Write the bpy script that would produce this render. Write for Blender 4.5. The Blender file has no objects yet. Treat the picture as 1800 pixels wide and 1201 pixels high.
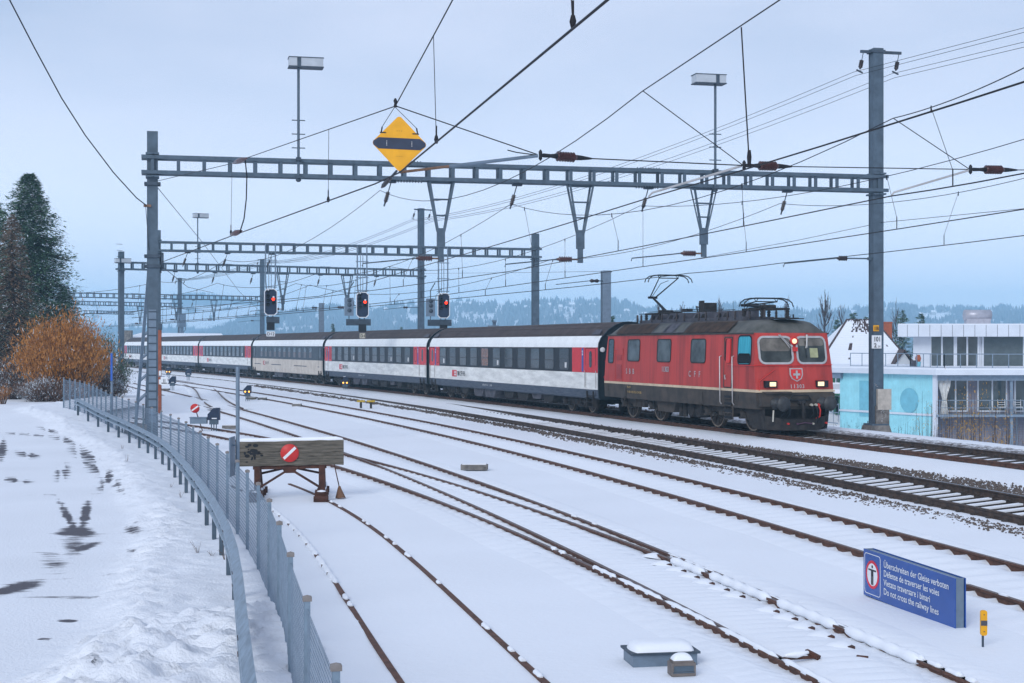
import bpy, math, random
import numpy as np
from mathutils import Vector, Matrix
random.seed(7); RNG = np.random.default_rng(7)
scene = bpy.context.scene
COL = scene.collection
R = math.radians

# ------------------------------------------------------------------ camera
FPX, CX, HY, CAMZ = 2650.0, 900.0, 606.0, 3.05
cam = bpy.data.cameras.new("camera"); camo = bpy.data.objects.new("camera", cam); COL.objects.link(camo)
camo.location = (0, 0, CAMZ); camo.rotation_euler = (R(90), 0, 0)
cam.sensor_width = 36; cam.lens = FPX / 1800 * 36; cam.shift_y = (HY - 600.5) / 1800
cam.clip_start = .3; cam.clip_end = 12000
scene.camera = camo
# ------------------------------------------------------------------ world, sun, exposure
w = bpy.data.worlds.new("World"); scene.world = w; w.use_nodes = True
nt = w.node_tree; nt.nodes.clear()
wo = nt.nodes.new('ShaderNodeOutputWorld'); bg = nt.nodes.new('ShaderNodeBackground')
sky = nt.nodes.new('ShaderNodeTexSky'); sky.sky_type = 'NISHITA'; sky.sun_disc = False
SUN_EL, SUN_AZ = 30, 205
sky.sun_elevation = R(SUN_EL); sky.sun_rotation = R(SUN_AZ); sky.air_density = 1.0; sky.dust_density = .6
tc = nt.nodes.new('ShaderNodeTexCoord'); mp = nt.nodes.new('ShaderNodeMapping'); mp.inputs['Scale'].default_value = (1, 1, 3.2)
nz = nt.nodes.new('ShaderNodeTexNoise'); nz.inputs['Scale'].default_value = 2.3; nz.inputs['Detail'].default_value = 5; nz.inputs['Roughness'].default_value = .5
cr = nt.nodes.new('ShaderNodeValToRGB'); cr.color_ramp.elements[0].position = .36; cr.color_ramp.elements[1].position = .66
cr.color_ramp.elements[0].color = (3.85, 4.6, 6.3, 1); cr.color_ramp.elements[1].color = (6.1, 6.5, 8.0, 1)
mx = nt.nodes.new('ShaderNodeMix'); mx.data_type = 'RGBA'; mx.inputs[0].default_value = .93
nt.links.new(tc.outputs['Generated'], mp.inputs['Vector']); nt.links.new(mp.outputs[0], nz.inputs['Vector']); nt.links.new(nz.outputs['Fac'], cr.inputs[0])
sp = nt.nodes.new('ShaderNodeSeparateXYZ'); nt.links.new(tc.outputs['Generated'], sp.inputs[0])
hr = nt.nodes.new('ShaderNodeMapRange'); hr.inputs['From Min'].default_value = .055; hr.inputs['From Max'].default_value = .22; hr.inputs['To Min'].default_value = 1; hr.inputs['To Max'].default_value = 0; hr.interpolation_type = 'SMOOTHSTEP'
nt.links.new(sp.outputs['Z'], hr.inputs['Value']); mh_ = nt.nodes.new('ShaderNodeMix'); mh_.data_type = 'RGBA'; mh_.inputs[7].default_value = (8.4, 8.6, 10.0, 1)
nt.links.new(hr.outputs[0], mh_.inputs[0]); nt.links.new(cr.outputs[0], mh_.inputs[6])
nt.links.new(sky.outputs[0], mx.inputs[6]); nt.links.new(mh_.outputs[2], mx.inputs[7])
nt.links.new(mx.outputs[2], bg.inputs[0]); bg.inputs[1].default_value = .1
nt.links.new(bg.outputs[0], wo.inputs[0])
sl = bpy.data.lights.new("sun", 'SUN'); sl.energy = 1.5; sl.angle = R(25); sl.color = (.97, .99, 1)
so = bpy.data.objects.new("sun", sl); COL.objects.link(so); so.location = (0, -20, 60)
so.rotation_euler = (R(90 - SUN_EL), 0, R(180 - SUN_AZ + 0))
# the sun stands behind the camera, a little to the left
so.rotation_euler = Vector((math.sin(R(SUN_AZ)) * math.cos(R(SUN_EL)), math.cos(R(SUN_AZ)) * math.cos(R(SUN_EL)), math.sin(R(SUN_EL)))).to_track_quat('Z', 'Y').to_euler()
scene.view_settings.view_transform = 'Standard'; scene.view_settings.look = 'None'
scene.view_settings.exposure = 0.25; scene.view_settings.gamma = 1
scene.render.engine = 'CYCLES'
scene.cycles.volume_bounces = 2; scene.cycles.max_bounces = 6; scene.cycles.diffuse_bounces = 3

# ------------------------------------------------------------------ helpers
def Dp(px, py, d): return Vector(((px - CX) * d / FPX, d, CAMZ + (HY - py) * d / FPX))
def Zp(px, py, z): return Dp(px, py, FPX * (CAMZ - z) / (py - HY))
def mat(name, col, rough=.8, metal=0, var=.15, scale=6, bump=0, bscale=30, col2=None, spec=.3, emit=None, es=1, stretch=None, lo=.35, hi=.65, detail=6):
    m = bpy.data.materials.new(name); m.use_nodes = True; n = m.node_tree; b = n.nodes['Principled BSDF']
    b.inputs['Roughness'].default_value = rough; b.inputs['Metallic'].default_value = metal; b.inputs['Specular IOR Level'].default_value = spec
    c = tuple(col) + (1,)
    tc = n.nodes.new('ShaderNodeTexCoord'); mp = n.nodes.new('ShaderNodeMapping'); n.links.new(tc.outputs['Object'], mp.inputs['Vector'])
    if stretch: mp.inputs['Scale'].default_value = stretch
    nz = n.nodes.new('ShaderNodeTexNoise'); nz.inputs['Scale'].default_value = scale; nz.inputs['Detail'].default_value = detail; nz.inputs['Roughness'].default_value = .6
    n.links.new(mp.outputs[0], nz.inputs['Vector'])
    r = n.nodes.new('ShaderNodeValToRGB'); n.links.new(nz.outputs['Fac'], r.inputs[0])
    c2 = tuple(col2) + (1,) if col2 else tuple(min(1, v * (1 + var)) for v in col) + (1,)
    c1 = c if col2 else tuple(v * (1 - var) for v in col) + (1,)
    r.color_ramp.elements[0].color = c1; r.color_ramp.elements[1].color = c2
    r.color_ramp.elements[0].position = lo; r.color_ramp.elements[1].position = hi
    n.links.new(r.outputs[0], b.inputs['Base Color'])
    if bump:
        n2 = n.nodes.new('ShaderNodeTexNoise'); n2.inputs['Scale'].default_value = bscale; n2.inputs['Detail'].default_value = 6
        n.links.new(mp.outputs[0], n2.inputs['Vector'])
        bp = n.nodes.new('ShaderNodeBump'); bp.inputs['Strength'].default_value = bump; bp.inputs['Distance'].default_value = .03
        n.links.new(n2.outputs['Fac'], bp.inputs['Height']); n.links.new(bp.outputs[0], b.inputs['Normal'])
    if emit: b.inputs['Emission Color'].default_value = tuple(emit) + (1,); b.inputs['Emission Strength'].default_value = es
    return m
def glass(name, col, rough=.08, alpha=None):
    m = mat(name, col, rough, 0, .45, 1.6, spec=.32)
    return m
class MB:
    def __init__(s): s.v = []; s.f = []; s.m = []; s.sm = []
    def add(s, vs, fs, mi=0, smooth=False):
        b = len(s.v); s.v += [tuple(v) for v in vs]
        for f in fs: s.f.append([b + i for i in f]); s.m.append(mi); s.sm.append(smooth)
    def box(s, a, b, mi=0, rot=None, piv=None):
        (x0, y0, z0), (x1, y1, z1) = a, b
        vs = [Vector(p) for p in ((x0,y0,z0),(x1,y0,z0),(x1,y1,z0),(x0,y1,z0),(x0,y0,z1),(x1,y0,z1),(x1,y1,z1),(x0,y1,z1))]
        if rot is not None:
            pv = Vector(piv if piv is not None else ((x0+x1)/2,(y0+y1)/2,(z0+z1)/2)); vs = [rot @ (v - pv) + pv for v in vs]
        s.add(vs, [(0,3,2,1),(4,5,6,7),(0,1,5,4),(1,2,6,5),(2,3,7,6),(3,0,4,7)], mi)
    def obox(s, c, ux, hx, hy, hz, mi=0, uz=(0,0,1)):
        # box centred c, along horizontal unit ux
        ux = Vector(ux).normalized(); uz = Vector(uz).normalized(); uy = uz.cross(ux).normalized(); c = Vector(c)
        vs = [c + ux*(i*hx) + uy*(j*hy) + uz*(k*hz) for k in (-1,1) for (i,j) in ((-1,-1),(1,-1),(1,1),(-1,1))]
        s.add(vs, [(0,3,2,1),(4,5,6,7),(0,1,5,4),(1,2,6,5),(2,3,7,6),(3,0,4,7)], mi)
    def bar(s, a, b, wd, th=None, mi=0, up=(0,0,1)):
        a = Vector(a); b = Vector(b); th = th or wd; u = (b - a)
        if u.length < 1e-6: return
        u.normalize(); up = Vector(up)
        if abs(u.dot(up)) > .98: up = Vector((0,1,0)) if abs(u.z) > .9 else Vector((0,0,1))
        sx = u.cross(up).normalized(); sy = sx.cross(u).normalized()
        vs = [p + sx*i*wd/2 + sy*j*th/2 for p in (a, b) for (i,j) in ((-1,-1),(1,-1),(1,1),(-1,1))]
        s.add(vs, [(0,1,2,3),(7,6,5,4),(0,4,5,1),(1,5,6,2),(2,6,7,3),(3,7,4,0)], mi)
    def tube(s, pts, r, n=6, mi=0, cap=True, smooth=True):
        pts = [Vector(p) for p in pts]; rs = r if hasattr(r, '__len__') else [r]*len(pts); vs = []
        pu = None
        for i, p in enumerate(pts):
            t = (pts[min(i+1, len(pts)-1)] - pts[max(i-1, 0)]).normalized()
            if pu is None: pu = Vector((0,0,1)) if abs(t.z) < .9 else Vector((1,0,0))
            sx = t.cross(pu).normalized(); sy = sx.cross(t).normalized(); pu = sy
            for k in range(n):
                a = 2*math.pi*k/n; vs.append(p + (sx*math.cos(a) + sy*math.sin(a))*rs[i])
        fs = []
        for i in range(len(pts)-1):
            for k in range(n):
                k2 = (k+1) % n; fs.append((i*n+k, i*n+k2, (i+1)*n+k2, (i+1)*n+k))
        s.add(vs, fs, mi, smooth)
        if cap: s.add([vs[i] for i in range(n)], [tuple(range(n))[::-1]], mi); s.add(vs[-n:], [tuple(range(n))], mi)
    def lathe(s, a, b, prof, n=12, mi=0):
        a = Vector(a); b = Vector(b); L = (b-a).length; u = (b-a)/L
        s.tube([a + u*L*t for t, _ in prof], [max(r, 1e-4) for _, r in prof], n, mi)
    def poly(s, pts, th, mi=0, n=None):
        # extruded planar polygon, thickness vector th
        pts = [Vector(p) for p in pts]; th = Vector(th); k = len(pts)
        vs = pts + [p + th for p in pts]
        nn = (pts[1]-pts[0]).cross(pts[2]-pts[1]); flip = False
        ar = Vector((0,0,0))
        for i in range(k): ar += pts[i].cross(pts[(i+1) % k])
        flip = ar.dot(th) > 0
        f = tuple(range(k)); g = tuple(range(2*k-1, k-1, -1))
        fs = [f[::-1] if flip else f, g[::-1] if flip else g]
        for i in range(k):
            j = (i+1) % k; q = (i, j, k+j, k+i); fs.append(q if flip else q[::-1])
        s.add(vs, fs, mi)
    def grid(s, fn, us, vs_, mi=0, smooth=True, flip=False):
        P = [fn(u, v) for u in us for v in vs_]; nv = len(vs_); fs = []
        for i in range(len(us)-1):
            for j in range(nv-1):
                q = (i*nv+j, (i+1)*nv+j, (i+1)*nv+j+1, i*nv+j+1); fs.append(q[::-1] if flip else q)
        s.add(P, fs, mi, smooth)
    def sweep(s, prof, path, nrm, mis=None, smooth=False, closed=True):
        # prof: (u,z) points ; path: (x,y,z) ; nrm: horizontal unit normals (x,y)
        k = len(prof); vs = []
        for (x,y,z), (nx,ny) in zip(path, nrm):
            for (u,h) in prof: vs.append((x+nx*u, y+ny*u, z+h))
        b = len(s.v); s.v += vs
        for i in range(len(path)-1):
            for j in range(k if closed else k-1):
                j2 = (j+1) % k
                s.f.append([b+i*k+j, b+(i+1)*k+j, b+(i+1)*k+j2, b+i*k+j2][::-1]); s.m.append(mis[j] if mis else 0); s.sm.append(smooth)
        if closed:
            s.f.append([b+j for j in range(k)]); s.m.append(0); s.sm.append(False)
            s.f.append([b+(len(path)-1)*k+j for j in range(k)][::-1]); s.m.append(0); s.sm.append(False)
    def build(s, name, mats, parent=None, local=False):
        me = bpy.data.meshes.new(name)
        off = Vector((0,0,0))
        if parent is not None and not local:
            p = parent; 
            while p is not None: off = off + p.location; p = p.parent
        me.from_pydata([(v[0]-off.x, v[1]-off.y, v[2]-off.z) for v in s.v], [], s.f)
        for m in (mats if isinstance(mats, (list, tuple)) else [mats]): me.materials.append(m)
        me.polygons.foreach_set('material_index', s.m); me.polygons.foreach_set('use_smooth', s.sm); me.update()
        o = bpy.data.objects.new(name, me); COL.objects.link(o)
        if parent is not None: o.parent = parent
        return o
def npmesh(name, V, F, mats, mi=None, smooth=True, attr=None, parent=None):
    me = bpy.data.meshes.new(name); V = np.asarray(V, np.float32); F = np.asarray(F, np.int32)
    k = F.shape[1]; me.vertices.add(len(V)); me.vertices.foreach_set('co', V.ravel()); me.loops.add(F.size); me.loops.foreach_set('vertex_index', F.ravel())
    me.polygons.add(len(F)); me.polygons.foreach_set('loop_start', np.arange(0, F.size, k, dtype=np.int32))
    for m in (mats if isinstance(mats, (list, tuple)) else [mats]): me.materials.append(m)
    if mi is not None: me.polygons.foreach_set('material_index', np.asarray(mi, np.int32))
    me.polygons.foreach_set('use_smooth', np.full(len(F), smooth)); me.update(calc_edges=True); me.validate()
    if attr is not None:
        for nm, a in attr.items():
            at = me.attributes.new(nm, 'FLOAT', 'POINT'); at.data.foreach_set('value', np.asarray(a, np.float32))
    o = bpy.data.objects.new(name, me); COL.objects.link(o)
    if parent is not None: o.parent = parent
    return o
def gridfaces(nu, nv, flip=False):
    i = np.arange(nu-1)[:,None]; j = np.arange(nv-1)[None,:]; a = (i*nv+j).ravel(); b = a+nv
    F = np.c_[a, b, b+1, a+1]; return F[:, ::-1] if flip else F
def tag(o, label=None, cat=None, group=None, kind=None):
    if label: o['label'] = label
    if cat: o['category'] = cat
    if group: o['group'] = group
    if kind: o['kind'] = kind
    return o
def thing(name, label, cat, loc=(0,0,0), rz=0, group=None):
    o = bpy.data.objects.new(name, None); COL.objects.link(o); o.location = loc; o.rotation_euler = (0,0,rz); o.empty_display_size = .2
    return tag(o, label, cat, group)
def copy_tree(o, parent=None):
    c = o.copy(); COL.objects.link(c); c.parent = parent
    for ch in list(o.children): copy_tree(ch, c)
    return c
def noise2(x, y, seed=0):
    xi = np.floor(x).astype(np.int64); yi = np.floor(y).astype(np.int64); xf = x-xi; yf = y-yi
    def h(a, b):
        n = (a*374761393 + b*668265263 + seed*982451653) & 0x7fffffff; n = ((n ^ (n >> 13))*1274126177) & 0x7fffffff
        return ((n ^ (n >> 16)) & 0xffff)/65535.0
    sx = xf*xf*(3-2*xf); sy = yf*yf*(3-2*yf)
    return (h(xi,yi)*(1-sx)+h(xi+1,yi)*sx)*(1-sy) + (h(xi,yi+1)*(1-sx)+h(xi+1,yi+1)*sx)*sy
def fbm(x, y, o=4, seed=0):
    s = 0; a = .5; t = 0
    for k in range(o): s = s + a*noise2(x*2**k, y*2**k, seed+k*17); t += a; a *= .5
    return s/t
FONT_CACHE = {}
def text_mb(mb, txt, fn, x0, z0, h, mi=0, wscale=1.0, spacing=1.0, center=False, bold=0):
    # letters as flat mesh mapped through fn(a, b)
    cu = bpy.data.curves.new('t', 'FONT'); cu.body = txt; cu.size = 1; cu.space_character = spacing; cu.offset = bold; cu.resolution_u = 3
    ob = bpy.data.objects.new('t', cu); COL.objects.link(ob); bpy.context.view_layer.update()
    me = bpy.data.meshes.new_from_object(ob.evaluated_get(bpy.context.evaluated_depsgraph_get()))
    k = h/.7; wd = (max((v.co.x for v in me.vertices), default=0))*k*wscale
    ox = x0 - wd/2 if center else x0
    mb.add([fn(ox + v.co.x*k*wscale, z0 + v.co.y*k) for v in me.vertices], [list(p.vertices) for p in me.polygons], mi)
    bpy.data.objects.remove(ob); bpy.data.curves.remove(cu); bpy.data.meshes.remove(me)
    return wd
def rrect(a0, a1, b0, b1, r, n=3):
    P = []
    for (cx, cy, s) in ((a1-r,b1-r,0),(a0+r,b1-r,90),(a0+r,b0+r,180),(a1-r,b0+r,270)):
        for k in range(n+1):
            t = R(s+90*k/n); P.append((cx+r*math.cos(t), cy+r*math.sin(t)))
    return P
def plate(mb, pts, fn, o0, o1, mi=0):
    # polygon (a,b) mapped by fn(a,b,off) with thickness from off o0 (hidden) to o1 (visible)
    k = len(pts); F0 = [fn(a,b,o0) for a,b in pts]; F1 = [fn(a,b,o1) for a,b in pts]
    mb.add(F0+F1, [tuple(range(k, 2*k))] + [(i, (i+1)%k, k+(i+1)%k, k+i) for i in range(k)], mi)
def ring(mb, po, pi, fn, o0, o1, mi=0):
    k = len(po); A = [fn(a,b,o1) for a,b in po]; B = [fn(a,b,o1) for a,b in pi]; C = [fn(a,b,o0) for a,b in po]; D = [fn(a,b,o0) for a,b in pi]
    fs = []
    for i in range(k):
        j = (i+1)%k; fs += [(i,j,k+j,k+i), (2*k+i,2*k+j,j,i), (k+i,k+j,3*k+j,3*k+i)]
    mb.add(A+B+C+D, fs, mi)

# ------------------------------------------------------------------ materials
M = {}
M['galv'] = mat('galvanised steel', (.085,.12,.155), .55, .35, .16, 3.5, .1, 40)
M['galv_light'] = mat('light galvanised steel', (.17,.225,.285), .45, .4, .12, 5, .08, 60)
M['galv_dark'] = mat('weathered galvanised steel', (.06,.082,.108), .6, .3, .2, 4)
M['rust'] = mat('rusty rail steel', (.07,.036,.026), .75, .1, .3, 9, .2, 50, col2=(.14,.068,.047))
M['rust_dark'] = mat('dark rail steel', (.045,.033,.029), .7, .2, .3, 5, .1, 50, col2=(.10,.068,.052))
M['railtop'] = mat('worn rail head', (.11,.12,.15), .35, .6, .2, 20)
M['railtop_rust'] = mat('lightly rusted rail head', (.10,.065,.055), .5, .4, .3, 14, col2=(.16,.12,.11))
M['steel_rust'] = mat('rusted structural steel', (.045,.022,.017), .8, .1, .3, 4, .3, 25, col2=(.1,.042,.028))
M['wood'] = mat('weathered timber', (.055,.05,.04), .9, 0, .3, 2.2, .6, 12, col2=(.20,.175,.14), stretch=(1.2,1.2,14), lo=.3, hi=.7)
M['sleeper'] = mat('old sleeper', (.05,.04,.035), .9, 0, .3, 8, .3, 40)
M['wire'] = mat('overhead wire', (.012,.012,.016), .6, .2, .2, 3)
M['wire_thin'] = mat('thin dropper wire', (.05,.055,.065), .6, .2, .2, 3)
M['insul'] = mat('brown porcelain', (.055,.016,.016), .25, 0, .3, 8, spec=.6)
M['insul_dark'] = mat('dark porcelain', (.02,.012,.013), .3, 0, .3, 8, spec=.5)
M['brass'] = mat('clamp metal', (.2,.12,.08), .5, .5, .3, 10)
M['black'] = mat('matt black', (.012,.014,.018), .6, 0, .2, 10)
M['dark'] = mat('dark underframe', (.016,.016,.018), .8, .1, .4, 5, .3, 30, col2=(.042,.036,.034))
M['white'] = mat('white paint', (.72,.74,.76), .5, 0, .06, 3)
M['red_sign'] = mat('red sign enamel', (.52,.03,.028), .45, 0, .1, 6)
M['yellow'] = mat('yellow enamel', (.72,.34,.01), .5, 0, .08, 5)
M['navy'] = mat('dark blue enamel', (.018,.03,.06), .4, 0, .2, 5)
M['conc'] = mat('old concrete', (.10,.095,.09), .9, 0, .3, 4, .5, 20, col2=(.24,.22,.20))
M['orange_steel'] = mat('orange painted steel', (.30,.085,.045), .6, 0, .2, 5)
def snowmat(name, dirt=0.0, b=.35, bs=9, col=(.80,.83,.88)):
    m = bpy.data.materials.new(name); m.use_nodes = True; n = m.node_tree; p = n.nodes['Principled BSDF']
    p.inputs['Roughness'].default_value = .65; p.inputs['Specular IOR Level'].default_value = .25
    tc = n.nodes.new('ShaderNodeTexCoord')
    a = n.nodes.new('ShaderNodeTexNoise'); a.inputs['Scale'].default_value = .35; a.inputs['Detail'].default_value = 8
    c = n.nodes.new('ShaderNodeTexNoise'); c.inputs['Scale'].default_value = bs; c.inputs['Detail'].default_value = 8; c.inputs['Roughness'].default_value = .6
    for q in (a, c): n.links.new(tc.outputs['Object'], q.inputs['Vector'])
    r = n.nodes.new('ShaderNodeValToRGB'); r.color_ramp.elements[0].position = .3; r.color_ramp.elements[1].position = .7
    r.color_ramp.elements[0].color = tuple(v*(.95-dirt) for v in col)+(1,); r.color_ramp.elements[1].color = tuple(col)+(1,)
    n.links.new(a.outputs['Fac'], r.inputs[0]); n.links.new(r.outputs[0], p.inputs['Base Color'])
    bp = n.nodes.new('ShaderNodeBump'); bp.inputs['Strength'].default_value = b; bp.inputs['Distance'].default_value = .03
    n.links.new(c.outputs['Fac'], bp.inputs['Height']); n.links.new(bp.outputs[0], p.inputs['Normal'])
    return m, n, p, r
M['snow'] = snowmat('snow')[0]
M['snow_clean'] = snowmat('snow lying on things', b=.2)[0]

# ------------------------------------------------------------------ track curves
_p = (5.147393, 64.932036, -0.327887, -0.00089, 0.000509)
_s = np.arange(-60, 420, .25); _h = _p[2] + _p[3]*np.minimum(_s,150) + .5*_p[4]*np.minimum(_s,150)**2*1e-2
_x = np.cumsum(np.sin(_h))*.25; _d = np.cumsum(np.cos(_h))*.25; _x += _p[0]-_x[240]; _d += _p[1]-_d[240]
def T1s(s, off=0):    # off>0 : far (right-hand) side
    a, b, h = np.interp(s,_s,_x), np.interp(s,_s,_d), np.interp(s,_s,_h)
    return a + off*np.cos(h), b - off*np.sin(h), h
_T1P = np.c_[_x, _d][::4]; _T1N = np.c_[np.cos(_h), -np.sin(_h)][::4]
def wdist(X, D):
    # signed distance from the main track centre line
    X = np.asarray(X, float).ravel(); D = np.asarray(D, float).ravel(); out = np.zeros(len(X))
    for i in range(0, len(X), 4000):
        dx = X[i:i+4000,None]-_T1P[None,:,0]; dy = D[i:i+4000,None]-_T1P[None,:,1]; q = np.argmin(dx*dx+dy*dy, 1); r = np.arange(len(q))
        out[i:i+4000] = dx[r,q]*_T1N[q,0] + dy[r,q]*_T1N[q,1]
    return out
TR = {  # polynomial X(d/50), near rail z, cant of the far rail, d range
 'T2': ([0.2764,-3.3213,-7.6754,16.562], -.34, .13, 24, 235),
 'T3': ([0.586,-4.9185,-6.0822,10.861], -.40, .07, 14, 150),
 'A': ([-0.2091,1.8583,-6.6589,-6.6678,6.7081], -.45, 0, 12, 138),
 'B': ([1.0334,-6.221,9.9094,-13.3045,-4.8577,6.5949], -.45, 0, 13.5, 80),
 'T5': ([-22.9552,28.0667,-22.3235,4.6062], -.52, 0, 11, 38.6),
 'D': ([2.9702,-32.5414,136.0169,-270.7121,242.9159,-85.4546], -.40, 0, 82, 156)}
def tpath(k, d0=None, d1=None, step=.1):
    if k == 'T1':
        s = np.arange(d0 if d0 is not None else -36, d1 if d1 is not None else 190, step); x, y, h = T1s(s)
        return np.c_[x, y], np.c_[np.cos(h), -np.sin(h)], s, 0.0, .09
    co, z, c, a, b = TR[k]; a = d0 or a; b = d1 or b
    d = np.arange(a, b, .02); X = np.polyval(co, d/50)
    if k == 'T2':
        m = d > 150; sl = (np.polyval(co,3.0)-np.polyval(co,2.98)); X[m] = np.polyval(co,3.0) + (d[m]-150)*sl*1.06
    s = np.r_[0, np.cumsum(np.hypot(np.diff(X), np.diff(d)))]; q = np.arange(0, s[-1], step)
    X2 = np.interp(q, s, X); d2 = np.interp(q, s, d); tx = np.gradient(X2); ty = np.gradient(d2); L = np.hypot(tx, ty)
    return np.c_[X2, d2], np.c_[ty/L, -tx/L], q, z, c
# level of the snow surface across the yard, by distance from the main track
_wk = np.array([-90,-30,-16,-13,-10.5,-7.3,-5.9,-4.2,-2.4,0,2.2,3.6,9.0,400])
_zk = np.array([-.50,-.50,-.50,-.49,-.46,-.42,-.46,-.50,-.30,-.26,-.22,-.35,-4.2,-4.6])
def base_z(X, D): return np.interp(wdist(X, D), _wk, _zk)
# fence line (photo post positions put on the ground they stand on)
FP = [(112,665),(123.6,667.4),(132,668.7),(140.4,670.3),(149,672.7),(156.6,674.9),(163.3,677.5),(170,680.6),(178,684.2),(186,688),(194.5,692),(204.5,696),(215,699.5),(226,703),(238.6,707.7),(251.6,712.3),(266.5,718),(284,724.5),(301,730.7),(314.5,737),(327.6,743.5),(340,751),(352.5,760.8),(366.2,770),(381.7,783.3),(401,797),(417.7,813.5),(435,829.6),(455,853),(476,881.6),(492,922),(510,980),(539,1055),(588,1178)]
FPOST = []
for i, (px, py) in enumerate(FP):
    if px < 284: hp = 54 + 20*((px-112)/172)**1.25; d = 1.3*FPX/hp
    else: d = FPX*2.06/(py-HY)
    FPOST.append(((px-CX)*d/FPX, d, CAMZ-(py-HY)*d/FPX))
FPOST.append((-.55, 6.9, CAMZ-2.06)); FPOST.append((0.0, 4.6, CAMZ-2.06))
FPOST = np.array(FPOST)
# smooth depth jitter a little
FPOST[1:-1,0] = (FPOST[:-2,0]+2*FPOST[1:-1,0]+FPOST[2:,0])/4; FPOST[1:-1,1] = (FPOST[:-2,1]+2*FPOST[1:-1,1]+FPOST[2:,1])/4; FPOST[1:-1,2] = (FPOST[:-2,2]+2*FPOST[1:-1,2]+FPOST[2:,2])/4
_fo = FPOST[::-1]
def fenceX(d): return np.interp(d, _fo[:,1], _fo[:,0])
def fenceG(d): return np.interp(d, _fo[:,1], _fo[:,2]) - 1.32
# ------------------------------------------------------------------ ground
def snow_ground():
    # one sheet out to the hills: fine where near
    xs = np.unique(np.r_[np.linspace(-2800,-300,12), np.linspace(-300,-70,14), np.arange(-70,45,.75), np.linspace(45,300,24), np.linspace(300,2800,12)])
    ys = np.unique(np.r_[np.linspace(-40,4,8), np.arange(4,110,.75), np.linspace(110,300,60), np.linspace(300,3200,14)])
    X, Y = np.meshgrid(xs, ys, indexing='ij'); x = X.ravel(); y = Y.ravel()
    z = base_z(x, y) + .05*(fbm(x*.25, y*.25, 3, 3)-.5)*np.clip((60-y)/40,0,1)
    near = (y < 95)
    # lower under the car park, bank beside the fence
    v = fenceX(np.clip(y, 5, 66)) - x
    zp = fenceG(np.clip(y, 5, 66)); k = np.clip((v+.75)/.65, 0, 1)*np.clip((95-y)/12, 0, 1)*np.clip((x+70)/20,0,1)
    z = z*(1-k) + (zp-.25*np.clip(v/.5,0,1)*np.clip((74-y)/2,0,1))*k
    z = z - .05
    F = gridfaces(len(xs), len(ys))
    o = npmesh('ground', np.c_[x, y, z], F, M['snow']); tag(o, kind='structure')
snow_ground()

# car park: ploughed asphalt under snow with bare patches
mp_, n_, p_, r_ = snowmat('car park snow', .02, .8, 22)
at = n_.nodes.new('ShaderNodeAttribute'); at.attribute_name = 'bare'
tcn = n_.nodes.new('ShaderNodeTexCoord'); mpn = n_.nodes.new('ShaderNodeMapping'); mpn.inputs['Scale'].default_value = (.45, 1.5, 1)
nn = n_.nodes.new('ShaderNodeTexNoise'); nn.inputs['Scale'].default_value = 4.2; nn.inputs['Detail'].default_value = 9; nn.inputs['Roughness'].default_value = .72
n_.links.new(tcn.outputs['Object'], mpn.inputs[0]); n_.links.new(mpn.outputs[0], nn.inputs['Vector'])
ad = n_.nodes.new('ShaderNodeMath'); ad.operation = 'MULTIPLY_ADD'; ad.inputs[1].default_value = 1.3; n_.links.new(nn.outputs['Fac'], ad.inputs[0])
ad2 = n_.nodes.new('ShaderNodeMath'); ad2.operation = 'ADD'; ad2.inputs[1].default_value = -1.0; n_.links.new(at.outputs['Fac'], ad2.inputs[0]); n_.links.new(ad2.outputs[0], ad.inputs[2])
rm = n_.nodes.new('ShaderNodeMapRange'); rm.inputs['From Min'].default_value = -.02; rm.inputs['From Max'].default_value = .24; n_.links.new(ad.outputs[0], rm.inputs['Value'])
mxx = n_.nodes.new('ShaderNodeMix'); mxx.data_type = 'RGBA'; mxx.inputs[7].default_value = (.085,.08,.095,1); n_.links.new(rm.outputs[0], mxx.inputs[0]); n_.links.new(r_.outputs[0], mxx.inputs[6]); n_.links.new(mxx.outputs[2], p_.inputs['Base Color'])
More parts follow.
